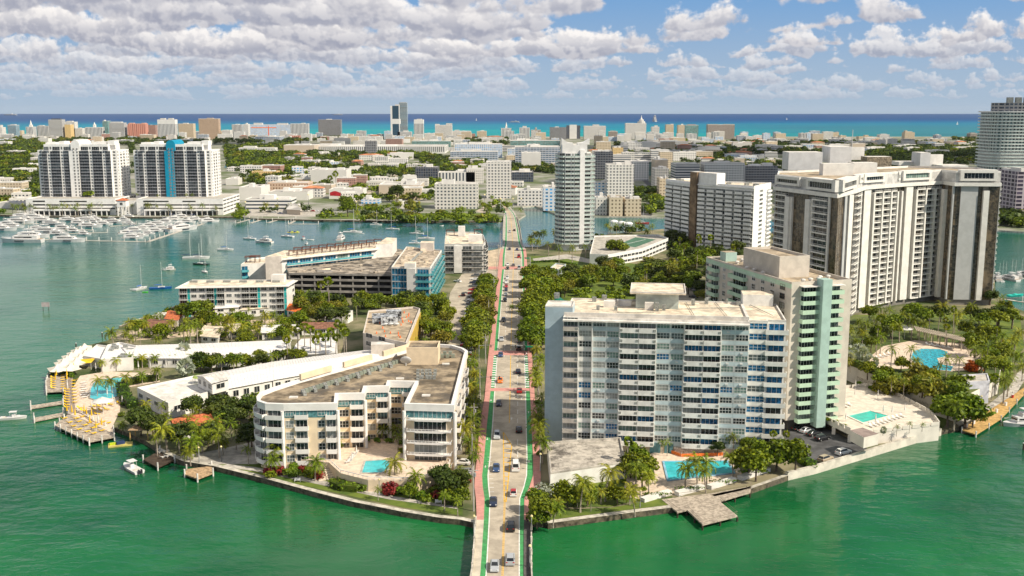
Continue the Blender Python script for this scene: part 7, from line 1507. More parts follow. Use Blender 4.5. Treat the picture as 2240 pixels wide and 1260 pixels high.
plants('in the palm garden below the huge complex', scat([(1890, 672), (2030, 672), (2150, 675), (2200, 700), (2190, 735), (2100, 715), (2000, 705), (1930, 735)], 44, 'RTDTRCF', rt, 4.5, 5, (.7, 1.0))+scat([(2110, 735), (2200, 735), (2200, 800), (2150, 800)], 16, 'CRTC', rt, 4.5, 5, (.7, .95))+scat([(1850, 790), (1890, 800), (1980, 815), (2090, 825), (2150, 815), (2080, 850), (1960, 835)], 16, 'RCTb', rt, 4, 5, (.5, .8))+[('R', 1993, 758, .95), ('R', 1951, 768, 1), ('R', 2072, 790, .9), ('R', 2055, 793, .8), ('R', 2135, 770, .9), ('R', 2100, 780, .9), ('C', 2010, 790, .7), ('T', 1972, 790, .6), ('S', 1890, 775, .9), ('S', 1905, 790, .9), ('S', 1870, 765, .8), ('o', 2135, 800, 2), ('o', 2125, 805, 1.6)], 7)
plants('by the right park promenade', [('O', 1945, 840, 1.05), ('O', 2010, 825, 1.35), ('O', 2030, 850, 1.35), ('O', 1990, 850, 1.0), ('T', 2095, 865, 1.3), ('T', 2115, 885, 1.25), ('T', 2075, 890, 1.1), ('C', 2090, 888, 1.2), ('T', 2130, 900, .8), ('b', 2020, 905, 1.5), ('b', 1985, 890, 1.5), ('b', 1900, 830, 1.4)]+scat([(2185, 740), (2235, 730), (2240, 820), (2200, 840), (2165, 830)], 14, 'CCR', rt, 4, s=(.9, 1.15))+[('F', 2165, 822, .7), ('F', 2172, 828, .7), ('F', 2180, 820, .7)])
plants('at the water side right of the huge complex', scat([(2165, 640), (2225, 650), (2235, 700), (2180, 690)], 8, 'TDR', rt, 4.5, s=(.8, 1.1)))
plants('on the mint tower pool deck', [('b', x, y, .6) for x, y in ((1800, 912), (1812, 917), (1828, 922), (1845, 930))]+[('S', 1932, 940, .4), ('R', 1962, 935, .35), ('R', 1990, 928, .35), ('R', 2018, 925, .35), ('b', 1880, 838, .8), ('b', 1905, 848, .8)], 5.3)
plants('beside the slab pool and dock', [('C', 1500, 1020, .95), ('C', 1527, 1015, 1.0), ('C', 1548, 1018, .95), ('C', 1605, 1003, .8), ('C', 1392, 1030, .95), ('C', 1420, 1040, .9), ('C', 1270, 1070, .95), ('C', 1325, 1045, 1.0), ('C', 1545, 1035, .85), ('F', 1373, 975, .8), ('T', 1390, 995, .85), ('T', 1410, 1015, .8), ('T', 1405, 1035, .7), ('T', 1380, 1010, .8), ('T', 1640, 1000, .95), ('T', 1670, 985, .8), ('T', 1700, 985, 1.0), ('T', 1742, 990, 1.0), ('T', 1640, 972, .65), ('T', 1655, 1012, .9), ('F', 1705, 925, .7), ('F', 1690, 955, .6), ('F', 1720, 955, .6), ('R', 1450, 965, .5), ('R', 1460, 970, .5), ('R', 1590, 955, .7), ('R', 1605, 960, .7), ('D', 1570, 975, .5)])
plants('in the garden right of the bridge end', scat([(1175, 1090), (1250, 1050), (1360, 1050), (1430, 1075), (1430, 1085), (1300, 1098), (1210, 1115)], 34, 'TTCCbb', rt, 3.0, s=(.4, .8))+[('g', 1185, 1072, 1.6), ('T', 1185, 1110, .8), ('T', 1175, 1125, .6), ('S', 1230, 1045, .5)])
plants('along the marina quay', L_((28, 452), (235, 450), 30, 'CRR', 2, (1.0, 1.3))+L_((290, 450), (482, 450), 26, 'CRR', 2, (.95, 1.25))+[('b', 1, 462, 3)], sc=(1, 1.2))
ztw = 14.5
plants('on the twin towers terrace', [('T', 135, 419, 1.05), ('T', 196, 418, 1.2), ('R', 345, 426, .7), ('R', 408, 427, .7), ('R', 420, 427, .7), ('R', 300, 426, .6)], ztw)
plants('in the waterfront park across the bay', [('T', 758, 440, 1.6), ('T', 760, 452, 1.6), ('O', 900, 440, 1.5), ('T', 870, 462, 1.3), ('D', 868, 418, 1.9), ('T', 1000, 470, 1.2)]+scat([(700, 455), (880, 440), (1090, 462), (1090, 474), (880, 478), (700, 470)], 46, 'TTODCT', rt, 7, s=(.85, 1.3))+scat([(880, 470), (960, 462), (1090, 468), (1090, 480), (890, 482)], 14, 'T', rt, 6, s=(.9, 1.2)))
plants('beside the mainland end of the avenue', scat([(1040, 425), (1110, 430), (1130, 450), (1145, 470), (1120, 455), (1045, 460)], 16, 'TDRC', rt, 6, s=(.8, 1.2)))
plants('near the boat ramp', scat([(510, 440), (535, 445), (535, 472), (515, 472)], 6, 'T', rt, 5, s=(.8, 1.2))+scat([(560, 452), (660, 442), (700, 450), (640, 455)], 10, 'TCD', rt, 6, s=(.8, 1.1)))
plants('before the blank white box building', [('F', 724, 387, 2.0), ('F', 735, 386, 2.1)])
TREES.sort(key=lambda r: (r[1][1]**2+r[1][0]**2)**.5/r[3]); FARTREES = TREES[296:]
for r in TREES[:296]: putp(r)
# hedges
def hedge(where, pts, w, h, z=LAND, m=LHED, n=None):
    P = [Vector(G3(*p, z)) for p in pts]; b = MB(); r = random.Random(len(where))
    for p, q in zip(P[:-1], P[1:]):
        d = q-p; L = d.length; k = max(2, int(L/(h*.55)))
        for i in range(k+1):
            c = p+d*(i/k); leaves(b, c.x, c.y, z+h*.5, w*.55, w*.55, h*.55, 46, .25+h*.03, m, r)
        a = math.atan2(d.y, d.x); c = (p+q)/2; b.obox((c.x, c.y), L, w*.8, z, z+h*.8, a, LD)
    tag(b.build('hedge'), where, 'hedge')
hedge('tall clipped hedge between the round pool and the motel wing', [(270, 845), (300, 838), (345, 832)], 3, 2.6)
hedge('left end of the pool hedge below the flat motel wing', [(268, 850), (275, 878), (290, 893)], 4, 3)
hedge('dense hedge wall behind the curved hotel pool', [(228, 808), (300, 803), (385, 800), (420, 795)], 3, 4.0)
hedge('small hedge behind the far yellow lounger deck', [(112, 820), (150, 818), (158, 826)], 1.8, 1.6)
hedge('curved clipped hedge below the cream terrace pool', [(733, 1062), (750, 1070), (785, 1073), (808, 1066)], 4, 2.0)
hedge('sloping clipped hedge edging the mint tower parking', [(1722, 990), (1745, 1005), (1775, 1023)], 3.5, 2.0)
hedge('long hedge on top of the white garden wall', [(1850, 792), (1905, 814), (1958, 834)], 3, 2.2, 8)
hedge('dark hedge line at the drive of the slender tower', [(1165, 575), (1215, 572), (1260, 580)], 1.6, 1.2)
hedge('flower hedge along the slab pool fence', [(1430, 985), (1470, 985)], 1.5, 1.0)
# wooded suburbs, too many and too far to count
def masses():
    r = random.Random(99); lob = []
    for m in (LD, LF, LO):
        for s in range(2):
            b = MB(); rr = random.Random(s*5+len(m.name))
            for i in range(7): a = rr.uniform(0, 6.28); q = rr.uniform(.1, .6)*5.5; leaves(b, q*math.cos(a), q*math.sin(a), 4.5+rr.uniform(-1, 2), 2.8, 2.8, 2.4, 16, 1.05, m, rr)
            lob.append((b, np.array(b.v), m))
    zones = [([(0, 315), (90, 312), (90, 430), (60, 445), (0, 455)], 750, 'DDT'), ([(0, 303), (700, 306), (640, 318), (0, 320)], 500, 'D'), ([(495, 318), (640, 312), (640, 345), (495, 345)], 330, 'DT'), ([(496, 340), (900, 340), (990, 350), (1060, 352), (1060, 375), (900, 380), (700, 372), (500, 378)], 1000, 'DT'),
             ([(500, 376), (960, 380), (960, 440), (700, 445), (560, 410), (500, 400)], 270, 'TDT'), ([(1120, 358), (1215, 352), (1215, 412), (1130, 412)], 150, 'D'), ([(1300, 322), (1480, 312), (1720, 330), (1720, 390), (1640, 372), (1460, 362), (1300, 350)], 560, 'D'), ([(1460, 312), (2145, 315), (2145, 348), (1900, 350), (1720, 345), (1480, 330)], 900, 'D'), ([(1850, 325), (2150, 325), (2150, 385), (1850, 385)], 500, 'D'), ([(1385, 420), (1455, 420), (1455, 470), (1400, 470)], 40, 'DT'), ([(2170, 470), (2240, 470), (2240, 500), (2170, 495)], 50, 'D'), ([(990, 306), (1110, 306), (1110, 318), (990, 318)], 100, 'D'), ([(285, 300), (295, 300), (295, 430), (285, 430)], 60, 'D'), ([(700, 300), (745, 300), (745, 312), (700, 310)], 60, 'D'), ([(2080, 300), (2150, 300), (2150, 330), (2080, 330)], 80, 'D')]
    V, Fc, Mi = [], [], []; mats = [LD, LF, LO]; off_ = 0
    def emit(g, bb, arr, m, s, zz):
        nonlocal off_
        an = r.uniform(0, 6.28); ca, sa = math.cos(an)*s, math.sin(an)*s
        w = np.empty_like(arr); w[:, 0] = arr[:, 0]*ca-arr[:, 1]*sa+g[0]; w[:, 1] = arr[:, 0]*sa+arr[:, 1]*ca+g[1]; w[:, 2] = arr[:, 2]*s*.85+zz
        V.append(w); nq = len(arr)//4; Fc.append(np.arange(len(arr)).reshape(-1, 4)+off_); Mi.append(np.full(nq, mats.index(m))); off_ += len(arr)
    for (k_, g, z0, s, lab, grp) in FARTREES:
        bb, arr, m = r.choice([l for l in lob if l[2] is {'T': LF, 'D': LD, 'O': LO}[k_]]); emit(g, bb, arr, m, s, z0-.5)
    grid = {}
    for a, b_, c_ in FOOT: grid.setdefault((int(a//60), int(b_//60)), []).append((a, b_, c_))
    for poly, n, mix in zones:
        xs = [p[0] for p in poly]; ys = [p[1] for p in poly]; k = 0; t = 0
        # spread evenly over the ground, not over the picture
        gp = [G(*p) for p in poly]; X0, X1, Y0, Y1 = min(p[0] for p in gp), max(p[0] for p in gp), min(p[1] for p in gp), max(p[1] for p in gp)
        while k < n and t < n*30:
            t += 1; g = (r.uniform(X0, X1), r.uniform(Y0, Y1))
            if not inside(g, gp): continue
            if math.sin(g[0]*.013+1.3)*math.sin(g[1]*.008+g[0]*.002)+.35*math.sin(g[0]*.05)*math.sin(g[1]*.04) < -.35: continue
            ci, cj = int(g[0]//60), int(g[1]//60)
            if any((g[0]-a)**2+(g[1]-b_)**2 < (c_*.8)**2 for i in (-1, 0, 1) for j in (-1, 0, 1) for a, b_, c_ in grid.get((ci+i, cj+j), ())): continue
            k += 1; want = {'D': LD, 'T': LF}[r.choice(mix)]
            bb, arr, m = r.choice([l for l in lob if l[2] is want or (r.random() < .15)])
            emit(g, bb, arr, m, r.uniform(.9, 1.5)*(1.0 if g[1] < 2000 else 1.35), LAND-1.2)
    V = np.concatenate(V); Fc = np.concatenate(Fc); Mi = np.concatenate(Mi); me = bpy.data.meshes.new('distant_woodland')
    me.vertices.add(len(V)); me.vertices.foreach_set('co', V.astype(np.float32).ravel()); me.loops.add(len(Fc)*4); me.loops.foreach_set('vertex_index', Fc.ravel().astype(np.int32)); me.polygons.add(len(Fc)); me.polygons.foreach_set('loop_start', (np.arange(len(Fc))*4).astype(np.int32)); me.polygons.foreach_set('loop_total', np.full(len(Fc), 4, dtype=np.int32))
    for m in mats: me.materials.append(m)
    me.polygons.foreach_set('material_index', Mi.astype(np.int32)); me.update(calc_edges=True)
    o = bpy.data.objects.new('distant_woodland', me); COL.objects.link(o); tag(o, 'wooded suburban tree cover spread between the distant city buildings', 'woodland', kind='stuff')
masses()
# ================================================================ vehicles
TYRE = M('tyre', (.02, .02, .02), .8); CGL = M('car_glass', (.02, .025, .03), .08, .1, spec=.6); RED_ = M('tail_light_red', (.5, .02, .02), .4); HLT = M('headlight_clear', (.8, .8, .8), .2); 
def paint(n, c): return M('car_paint_'+n, c, .25, .03, metal=.1, spec=.6)
CP = {'black': paint('black', (.012, .013, .016)), 'white': paint('white', (.74, .74, .73)), 'silver': paint('silver', (.42, .44, .46)), 'grey': paint('grey', (.12, .13, .14)), 'blue': paint('blue', (.03, .07, .18)), 'red': paint('red', (.42, .02, .02)), 'orange': paint('orange', (.80, .20, .02)), 'darkblue': paint('darkblue', (.015, .025, .06)), 'tan': paint('tan', (.40, .33, .24))}
def car_proto(kind, name):
    L, W = {'sedan': (4.7, 1.84), 'suv': (4.8, 1.95), 'van': (5.6, 2.05), 'hatch': (3.9, 1.7)}[kind]
    P = {'sedan': [(-2.35, .55), (-2.3, .92), (-1.6, .98), (.9, .98), (2.2, .82), (2.35, .5)], 'suv': [(-2.4, .6), (-2.38, 1.1), (-2.2, 1.15), (1.0, 1.12), (2.25, .98), (2.4, .55)], 'van': [(-2.8, .6), (-2.8, 1.3), (-2.7, 1.35), (1.5, 1.3), (2.55, 1.05), (2.8, .55)], 'hatch': [(-1.95, .55), (-1.93, 1.0), (-1.8, 1.03), (.7, .98), (1.75, .85), (1.95, .5)]}[kind]
    C = {'sedan': [(-1.75, .97), (-1.05, 1.42), (.15, 1.45), (.95, .97)], 'suv': [(-2.25, 1.13), (-1.95, 1.68), (.35, 1.72), (1.05, 1.11)], 'van': [(-2.75, 1.33), (-2.65, 2.25), (1.1, 2.28), (1.75, 1.27)], 'hatch': [(-1.85, 1.02), (-1.5, 1.46), (.1, 1.5), (.85, .96)]}[kind]
    t = empty(name, (0, 0, 0), 'x', 'car' if kind != 'van' else 'van')
    def loft(b, prof, w0, w1, zb, m):      # prof from rear to front; narrower at the bottom ends
        n = len(prof); v = []
        for i, (y, z) in enumerate(prof):
            e = .90 if i in (0, n-1) else 1.0; v += [(-w0/2*e, y, zb), (-w0/2*e*1.0, y, z-.18 if z-.18 > zb else z), (-w1/2*e, y, z), (w1/2*e, y, z), (w0/2*e, y, z-.18 if z-.18 > zb else z), (w0/2*e, y, zb)]
        f = [(6*i+j, 6*i+j+1, 6*i+j+7, 6*i+j+6) for i in range(n-1) for j in range(5)]+[(5, 4, 3, 2, 1, 0), tuple(range(6*n-6, 6*n))]+[(6*i, 6*i+6, 6*i+11, 6*i+5) for i in range(n-1)]; b.add(v, f, m)
    b = MB(); loft(b, P, W, W*.86, .28, CP['grey']); b.build('body', t)
    b = MB(); v = []; wl, wt = W*.82, W*.68
    for i, (y, z) in enumerate(C): w = wl if i in (0, 3) else wt; v += [(-w/2, y, z), (w/2, y, z)]
    b.add(v, [(0, 2, 4, 6), (1, 7, 5, 3), (0, 1, 3, 2), (4, 5, 7, 6)], CGL); b.build('window_glass', t)
    b = MB(); y0, y1 = C[1], C[2]; b.box(-wt/2-.01, wt/2+.01, y0[0], y1[0], max(y0[1], y1[1])-.03, max(y0[1], y1[1])+.03, CP['grey']) 
    for s in (-1, 1):
        for (p, q) in ((C[0], C[1]), (C[2], C[3])):
            wa, wb = (wl, wt) if p == C[0] else (wt, wl); b.tube([(s*wa/2, p[0], p[1]), (s*wb/2, q[0], q[1])], .045, CP['grey'], 4)
    b.build('car_roof', t)
    for y in (P[0][0]+.85, P[-1][0]-.85):
        for s in (-1, 1): b = MB(); b.tube([(s*(W/2-.24), y, .33), (s*(W/2+.01), y, .33)], .33, TYRE, 12); w = b.build('wheel', t); b = MB(); b.tube([(s*(W/2-.02), y, .33), (s*(W/2+.025), y, .33)], .19, AC, 8); b.build('rim', w)
    for s in (-1, 1):
        MB().box(s*W*.36-.16, s*W*.36+.16, P[0][0]-.03, P[0][0]+.05, P[1][1]-.25, P[1][1]-.08, RED_).build('tail_light', t); MB().box(s*W*.36-.18, s*W*.36+.18, P[-1][0]-.12, P[-1][0]+.02, P[-1][1]+.08, P[-1][1]+.22, HLT).build('headlight', t)
    return freeze(t)
CARS = {'s': car_proto('sedan', 'sedan_car'), 'u': car_proto('suv', 'suv_car'), 'v': car_proto('van', 'van'), 'h': car_proto('hatch', 'hatchback_car')}
KN = {'s': 'sedan', 'u': 'SUV', 'v': 'van', 'h': 'small hatchback'}
def car(k, c, x, y, lab, rz=None, z=ZR+.01, group='cars on the avenue', away=True):
    g = G(x, y, z+.7); m = CP[c]; rz = (0 if away else math.pi) if rz is None else rz
    place(CARS[k], (g[0], g[1], z), rz, 1, lab, group, {'body': m, 'car_roof': m if not (c == 'white' and k == 'h') else CP['red']})
for a in [('s', 'silver', 1082, 1236, 'silver sedan at the bottom left of the bridge coming towards the camera', False), ('u', 'silver', 1116, 1222, 'silver SUV with roof rails at the bottom right of the bridge', True), ('u', 'black', 1116.5, 1150, 'black SUV driving away just past the seawall line', True), ('s', 'darkblue', 1079, 1096, 'dark blue sedan with a light in the left lane beside the start of the hatching'.replace(' with a light', ''), False), ('h', 'white', 1123, 1076, 'white small car with a bright red roof', True), ('v', 'white', 1128, 1020, 'tall white van beside the yellow hatched median', True), ('s', 'blue', 1085.5, 1022, 'dark blue sedan left of the white van', False), ('u', 'silver', 1087, 952, 'pale silver-blue SUV in the slab building shadow, left lane', False), ('s', 'black', 1135, 938, 'black hatchback at the shadow edge, right lane'.replace('hatchback', 'car'), True), ('s', 'darkblue', 1091, 881, 'dark sedan just below the lower pink crosswalk, left lane', False), ('s', 'red', 1136, 853, 'red car on the lower pink crosswalk', True), ('s', 'orange', 1094, 831, 'bright orange car between the two pink crosswalks', False), ('s', 'darkblue', 1133.5, 811, 'dark blue car between the crosswalks, right lane', True), ('s', 'blue', 1095, 775, 'dark blue car stopped at the upper pink crosswalk', False), ('u', 'black', 1134.5, 761, 'black SUV under the green street sign gantry', True), ('s', 'grey', 1135.5, 745, 'dark grey car just beyond the street sign gantry', True), ('s', 'silver', 1097, 741, 'blue-silver car in the left lane before the median palm', False), ('s', 'red', 1136.5, 725, 'dark red car in the right lane by the trees', True), ('u', 'black', 1101.5, 700, 'black SUV left of the median palm', False),
 ('u', 'black', 1104.5, 656, 'black SUV nearest in the queue before the mid crossing', False), ('s', 'silver', 1106, 643, 'silver car behind the black SUV in the queue', False), ('s', 'darkblue', 1107, 633, 'dark blue car in the left-lane queue', False), ('s', 'red', 1107.5, 625, 'bright red car in the left-lane queue', False), ('s', 'white', 1107.5, 616, 'white car in the middle of the queue', False), ('s', 'white', 1109.5, 607, 'second white car further up the queue', False), ('v', 'silver', 1135.5, 586, 'silver box van in the far right lane', True), ('s', 'black', 1110.5, 586, 'dark truck-like car before the far crossing', False), ('s', 'white', 1110.5, 578, 'white car just past the far crossing', False), ('s', 'grey', 1123, 579, 'grey car at the far crossing, centre', True), ('v', 'red', 1135, 561, 'red truck near the start of the far bridge', True), ('s', 'darkblue', 1114.5, 544, 'dark car entering the island from the far bridge', False), ('s', 'blue', 1131, 545, 'dark blue car leaving for the far bridge', True), ('s', 'silver', 1115, 506, 'silver-blue car midway on the far bridge', False), ('s', 'black', 1125, 503, 'black car midway on the far bridge, right lane', True), ('s', 'silver', 1106, 468, 'silver car at the mainland end of the far bridge', False)]:
    car(a[0], a[1], a[2], a[3], a[4], away=a[5])
rc_ = random.Random(3); cols = ['black', 'white', 'silver', 'grey', 'blue', 'darkblue', 'silver', 'grey', 'white', 'red']
for i in range(26):
    t = i/25; x, y = 1038-24*t**.8, 602+190*t; c = rc_.choice(cols); k = rc_.choice('ssu')
    car(k, c, x+2, y, f'{c.replace("dark", "dark ")} {KN[k]} parked in the row along the service road, {nth(26-i)} from the near end', R(82), LAND+.06, 'cars parked along the service road')
for k, c, x, y, rz, lab in [('s', 'white', 1001, 614, .9, 'white car at the building site gate'), ('u', 'black', 1013, 644, .1, 'black SUV driving on the service road'), ('s', 'blue', 976, 733, .1, 'blue car by the trees on the near service road'), ('u', 'silver', 1012, 1032, 1.3, 'silver pickup-like SUV beside the cream apartments gate'), ('s', 'white', 1010, 1010, 1.3, 'white car behind the silver SUV at the cream apartments'), ('s', 'black', 1748, 935, -1.0, 'black car furthest in under the mint tower stair'), ('s', 'silver', 1765, 940, -1.0, 'silver car second in the mint tower parking row'), ('s', 'black', 1780, 947, -1.0, 'black sedan third in the mint tower parking row'), ('u', 'black', 1799, 957, -1.0, 'large black SUV fourth in the mint tower parking row'), ('u', 'white', 1845, 988, -1.0, 'white SUV parked by the deck opening near the seawall'), ('u', 'tan', 1806, 1003, -.9, 'grey-beige SUV parked closest to the seawall')]:
    car(k, c, x, y, lab, rz, LAND+.07, 'cars in the side lots')
far = [(x, y) for x, y in [(545, 464), (587, 462), (600, 464), (612, 466), (670, 460), (684, 461), (692, 461), (745, 457), (760, 458), (775, 458), (1000, 452), (1012, 453), (1024, 453), (1445, 602), (1300, 592), (1315, 590), (1330, 589), (1450, 575), (1465, 573), (1480, 571), (1452, 588), (1515, 632), (1517, 648)]]
for i, (x, y) in enumerate(far): c = rc_.choice(cols); car('s', c, x, y, f'{c.replace("dark", "dark ")} car in a distant lot, {nth(i+1)} counting across the shore then the park', rc_.choice([0, 1.2, 1.57]), LAND+.1, 'cars in distant lots')
# ================================================================ boats
NAVY = M('canvas_navy', (.02, .04, .12), .8); BLUEC = M('canvas_blue', (.01, .12, .5), .8); TEAKD = M('teak', (.36, .24, .13), .8, .15, 1.5); WINB = M('boat_window', (.02, .02, .025), .15, spec=.6)
def boat(kind, name, L, W, cover=None, hm=None, masts=1, lab='x', cat='yacht'):
    t = empty(name, (0, 0, 0), lab, cat); h = L*.085 if kind != 'sail' else L*.075; hull(L, W, h, hm or SW, 11, z0=-.4).build('hull', t)
    if kind == 'yacht':
        b = MB(); b.box(-W*.36, W*.36, -L*.40, L*.18, h, h+1.9, SW); b.add([(-W*.36, L*.18, h), (W*.36, L*.18, h), (W*.30, L*.18-1.2, h+1.9), (-W*.30, L*.18-1.2, h+1.9), (0, L*.30, h)], [(0, 4, 3), (4, 1, 2), (4, 2, 3)], SW); b.build('cabin', t)
        b = MB(); b.box(-W*.365, W*.365, -L*.28, L*.13, h+.75, h+1.45, WINB); b.box(-W*.33, W*.33, L*.155, L*.19, h+.8, h+1.4, WINB); b.box(-W*.502, W*.502, -L*.1, L*.12, h*.45, h*.7, WINB); b.build('window_band', t)
        b = MB(); b.box(-W*.33, W*.33, -L*.34, L*.04, h+1.95, h+2.2, SW); b.box(-W*.30, W*.30, -L*.18, L*.02, h+2.2, h+2.9, SW); b.build('flybridge', t)
        b = MB(); b.box(-W*.30, W*.30, -L*.26, L*.0, h+4.0, h+4.15, cover or SW)
        for s in (-1, 1): b.tube([(s*W*.28, -L*.24, h+2.2), (s*W*.26, -L*.2, h+4.0)], .1, SW, 4); b.tube([(s*W*.28, -L*.05, h+2.9), (s*W*.26, -L*.03, h+4.0)], .08, SW, 4)
        b.build('hard_top', t); b = MB(); b.dome(0, -L*.15, h+4.15, .5, SW, 8); b.tube([(0, -L*.2, h+4.15), (0, -L*.22, h+5.8)], .06, SW, 4); b.build('radar_mast', t)
        b = MB(); b.sheet([(-W*.4, -L*.49), (W*.4, -L*.49), (W*.4, -L*.40), (-W*.4, -L*.40)], h+.03, TEAKD); 
        b.tube([(W*.45, -L*.1, h+.9), (W*.42, L*.25, h+1.1), (0, L*.48, h+1.5), (-W*.42, L*.25, h+1.1), (-W*.45, -L*.1, h+.9)], .04, SW, 4); b.build('railing', t)
    elif kind == 'sail':
        b = MB(); b.box(-W*.26, W*.26, -L*.12, L*.18, h+.02, h+.55, SW); b.build('cabin', t); b = MB(); b.box(-W*.27, W*.27, -L*.05, L*.14, h+.18, h+.4, WINB); b.build('window_band', t)
        for q in range(masts):
            y = L*.06 if masts == 1 else (-L*.22, L*.2)[q]; H_ = L*1.25 if masts == 1 else L*.95
            b = MB(); b.tube([(0, y, h), (0, y, H_)], .1, FRAME, 5); b.tube([(-.9, y, H_*.6), (.9, y, H_*.6)], .04, FRAME, 4); b.tube([(0, y, h+1.3), (0, y-L*.36, h+1.2)], .07, FRAME, 4); b.build('mast', t)
            b = MB(); b.tube([(0, y-.1, h+1.45), (0, y-L*.2, h+1.5), (0, y-L*.36, h+1.35)], [.16, .22, .12], cover or BLUEC, 6); b.build('sail_cover', t)
            b = MB()
            for e in ((0, L*.53, h+.3), (0, -L*.5, h+.3), (W*.45, y, h), (-W*.45, y, h)): b.tube([(0, y, H_-.1), e], .025, AC, 3)
            b.build('rigging', t)
    elif kind == 'console':
        b = MB(); b.box(-.45, .45, -.4, .6, h*.5, h+.9, SW); b.build('console', t); b = MB(); b.box(-W*.36, W*.36, -1.2, 1.1, h+1.7, h+1.8, cover or SW)
        for s in (-1, 1):
            for y in (-.9, .8): b.tube([(s*W*.3, y, h), (s*W*.3, y, h+1.7)], .04, FRAME, 4)
        b.build('canopy', t); b = MB(); b.sheet([(-W*.38, -L*.42), (W*.38, -L*.42), (W*.38, L*.15), (0, L*.38), (-W*.38, L*.15)], h+.02, M('deck_cream', (.6, .56, .48))); b.build('deck', t)
        for s in (-.35, .35): MB().box(s-.18, s+.18, -L*.5-.5, -L*.5, .2, h+.5, WINB).build('outboard_motor', t)
        MB().box(-W*.3, W*.3, L*.12, L*.22, h+.03, h+.35, SW).build('bow_seat', t)
    elif kind == 'dinghy':
        b = MB(); b.sheet([(-W*.36, -L*.42), (W*.36, -L*.42), (W*.36, L*.15), (0, L*.36), (-W*.36, L*.15)], h+.02, AC); b.build('deck', t)
    return freeze(t)
BT = {'Y': boat('yacht', 'motor_yacht', 24, 6), 'y': boat('yacht', 'motor_yacht', 17, 4.8), 'n': boat('yacht', 'motor_yacht', 16, 4.6, NAVY), 'c': boat('yacht', 'cabin_cruiser', 12, 4), 's': boat('sail', 'sailing_boat', 11, 3.3, cat='sailing boat'), 'w': boat('sail', 'sailing_boat', 10, 3.1, SW, cat='sailing boat'),
 'b': boat('sail', 'sailing_boat', 12, 3.5, BLUEC, M('hull_blue', (.01, .10, .35), .35), cat='sailing boat'), 'k': boat('sail', 'schooner', 17, 4.2, NAVY, None, 2, cat='schooner'), 'g': boat('sail', 'sailing_boat', 11, 3.6, NAVY, M('hull_dark_green', (.02, .05, .04), .4), cat='sailing boat'), 'r': boat('sail', 'sailing_boat', 12, 3.3, SW, M('hull_red', (.35, .03, .03), .4), cat='sailing boat'),
 'o': boat('console', 'motor_boat', 8.5, 2.7, cat='motor boat'), 'O': boat('console', 'motor_boat', 7, 2.6, M('canvas_red', (.4, .02, .03), .7), cat='motor boat'), 'd': boat('dinghy', 'dinghy', 3.6, 1.7, cat='dinghy')}
BN = {'Y': 'large white motor yacht', 'y': 'white motor yacht', 'n': 'white motor yacht with navy canvas', 'c': 'white cabin cruiser', 's': 'sailing boat with blue sail cover', 'w': 'white sailing boat', 'o': 'white open motor boat'}
def bt(k, x, y, deg, lab, s=1.0, group='moored boats'):
    g = G(x, y, .5); place(BT[k], (g[0], g[1], SEA), R(deg-90), s, lab, group)
for k, x, y, d, lab, s in [('s', 308, 634, 70, 'white sailing boat seen from astern, left of the blue-hulled one', .95), ('b', 352, 633, 12, 'sailing boat with bright blue hull and blue sail cover', .95), ('c', 369, 592, 200, 'small cream cabin boat right of the two near sailing boats', .65), ('k', 430, 567, 5, 'two-masted schooner with bare dark masts', 1.0), ('g', 439, 580, 170, 'dark green hulled sailing boat just below the schooner', .95), ('w', 449, 597, 300, 'small white sloop nearest the blue-glass hotel tip', .8), ('s', 494, 548, 0, 'white sloop with blue cover midway between schooner and hotel', 1.0), ('w', 545, 524, 170, 'sailing boat with a brown cabin near the ramp fingers', 1.0), ('y', 577, 532, 160, 'white trawler yacht with an upper bridge in the anchorage', .85), ('s', 628, 519, 160, 'white sailing boat with blue cover below the U-shaped dock', 1.0), ('O', 664, 524, 85, 'small motor boat with a dark red canopy', .9), ('d', 680, 526, 0, 'grey dinghy right of the red canopied boat', 1.4), ('o', 671, 535, 90, 'small white motor boat below the red canopied boat', .7), ('c', 747, 526, 80, 'white flybridge boat partly hidden by the hotel roof garden', 1.1), ('s', 772, 510, 0, 'largest white sloop in the anchorage by the park seawall', 1.35), ('d', 792, 512, 0, 'tiny tender just right of the largest sloop', 1.0), ('w', 823, 493, 0, 'white sloop closest to the park seawall', 1.0), ('s', 858, 503, 175, 'white sloop right of the park seawall pair', 1.0), ('w', 911, 513, 175, 'white sloop left of the far bridge, upper of two', 1.1), ('s', 933, 524, 0, 'white sloop left of the far bridge, lower of two', 1.15), ('d', 967, 495, 60, 'tiny boat closest to the far bridge', 1.3), ('w', 910, 534, 0, 'white sloop showing behind the teal glass block roof', 1.0), ('d', 293, 634, 20, 'grey dinghy tied behind the sailing boat left of the blue hull', 1.1), ('o', 30, 918, 12, 'white centre console boat with T-top leaving at the left edge', .92), ('o', 289, 1030, 135, 'white open motor boat with outboards tied at the dark jetty', 1.05), ('c', 2232, 932, 190, 'dark hulled motor yacht bow at the right edge by the boardwalk', 1.0), ('r', 1405, 490, 5, 'red-hulled sailing boat in the channel behind the tennis podium', 1.0)]: bt(k, x, y, d, lab, s)
MR = [] # marina, cluster by cluster
MR += [('Y', 48, 531, 180, 'big white yacht with red cushion at the far left of the front dock'.replace(' with red cushion', ''), 1.25), ('Y', 150, 530, 0, 'big white yacht alongside the left of the front dock', 1.05)]
for i, (x, y) in enumerate([(20, 494), (45, 489), (62, 485), (78, 480), (92, 474), (5, 505), (30, 499), (55, 478)]): MR.append(('Y' if i % 2 else 'y', x, y, rc_.uniform(-4, 8), f'white yacht in the rear left marina cluster, {nth(i+1)} in it', 1.0))
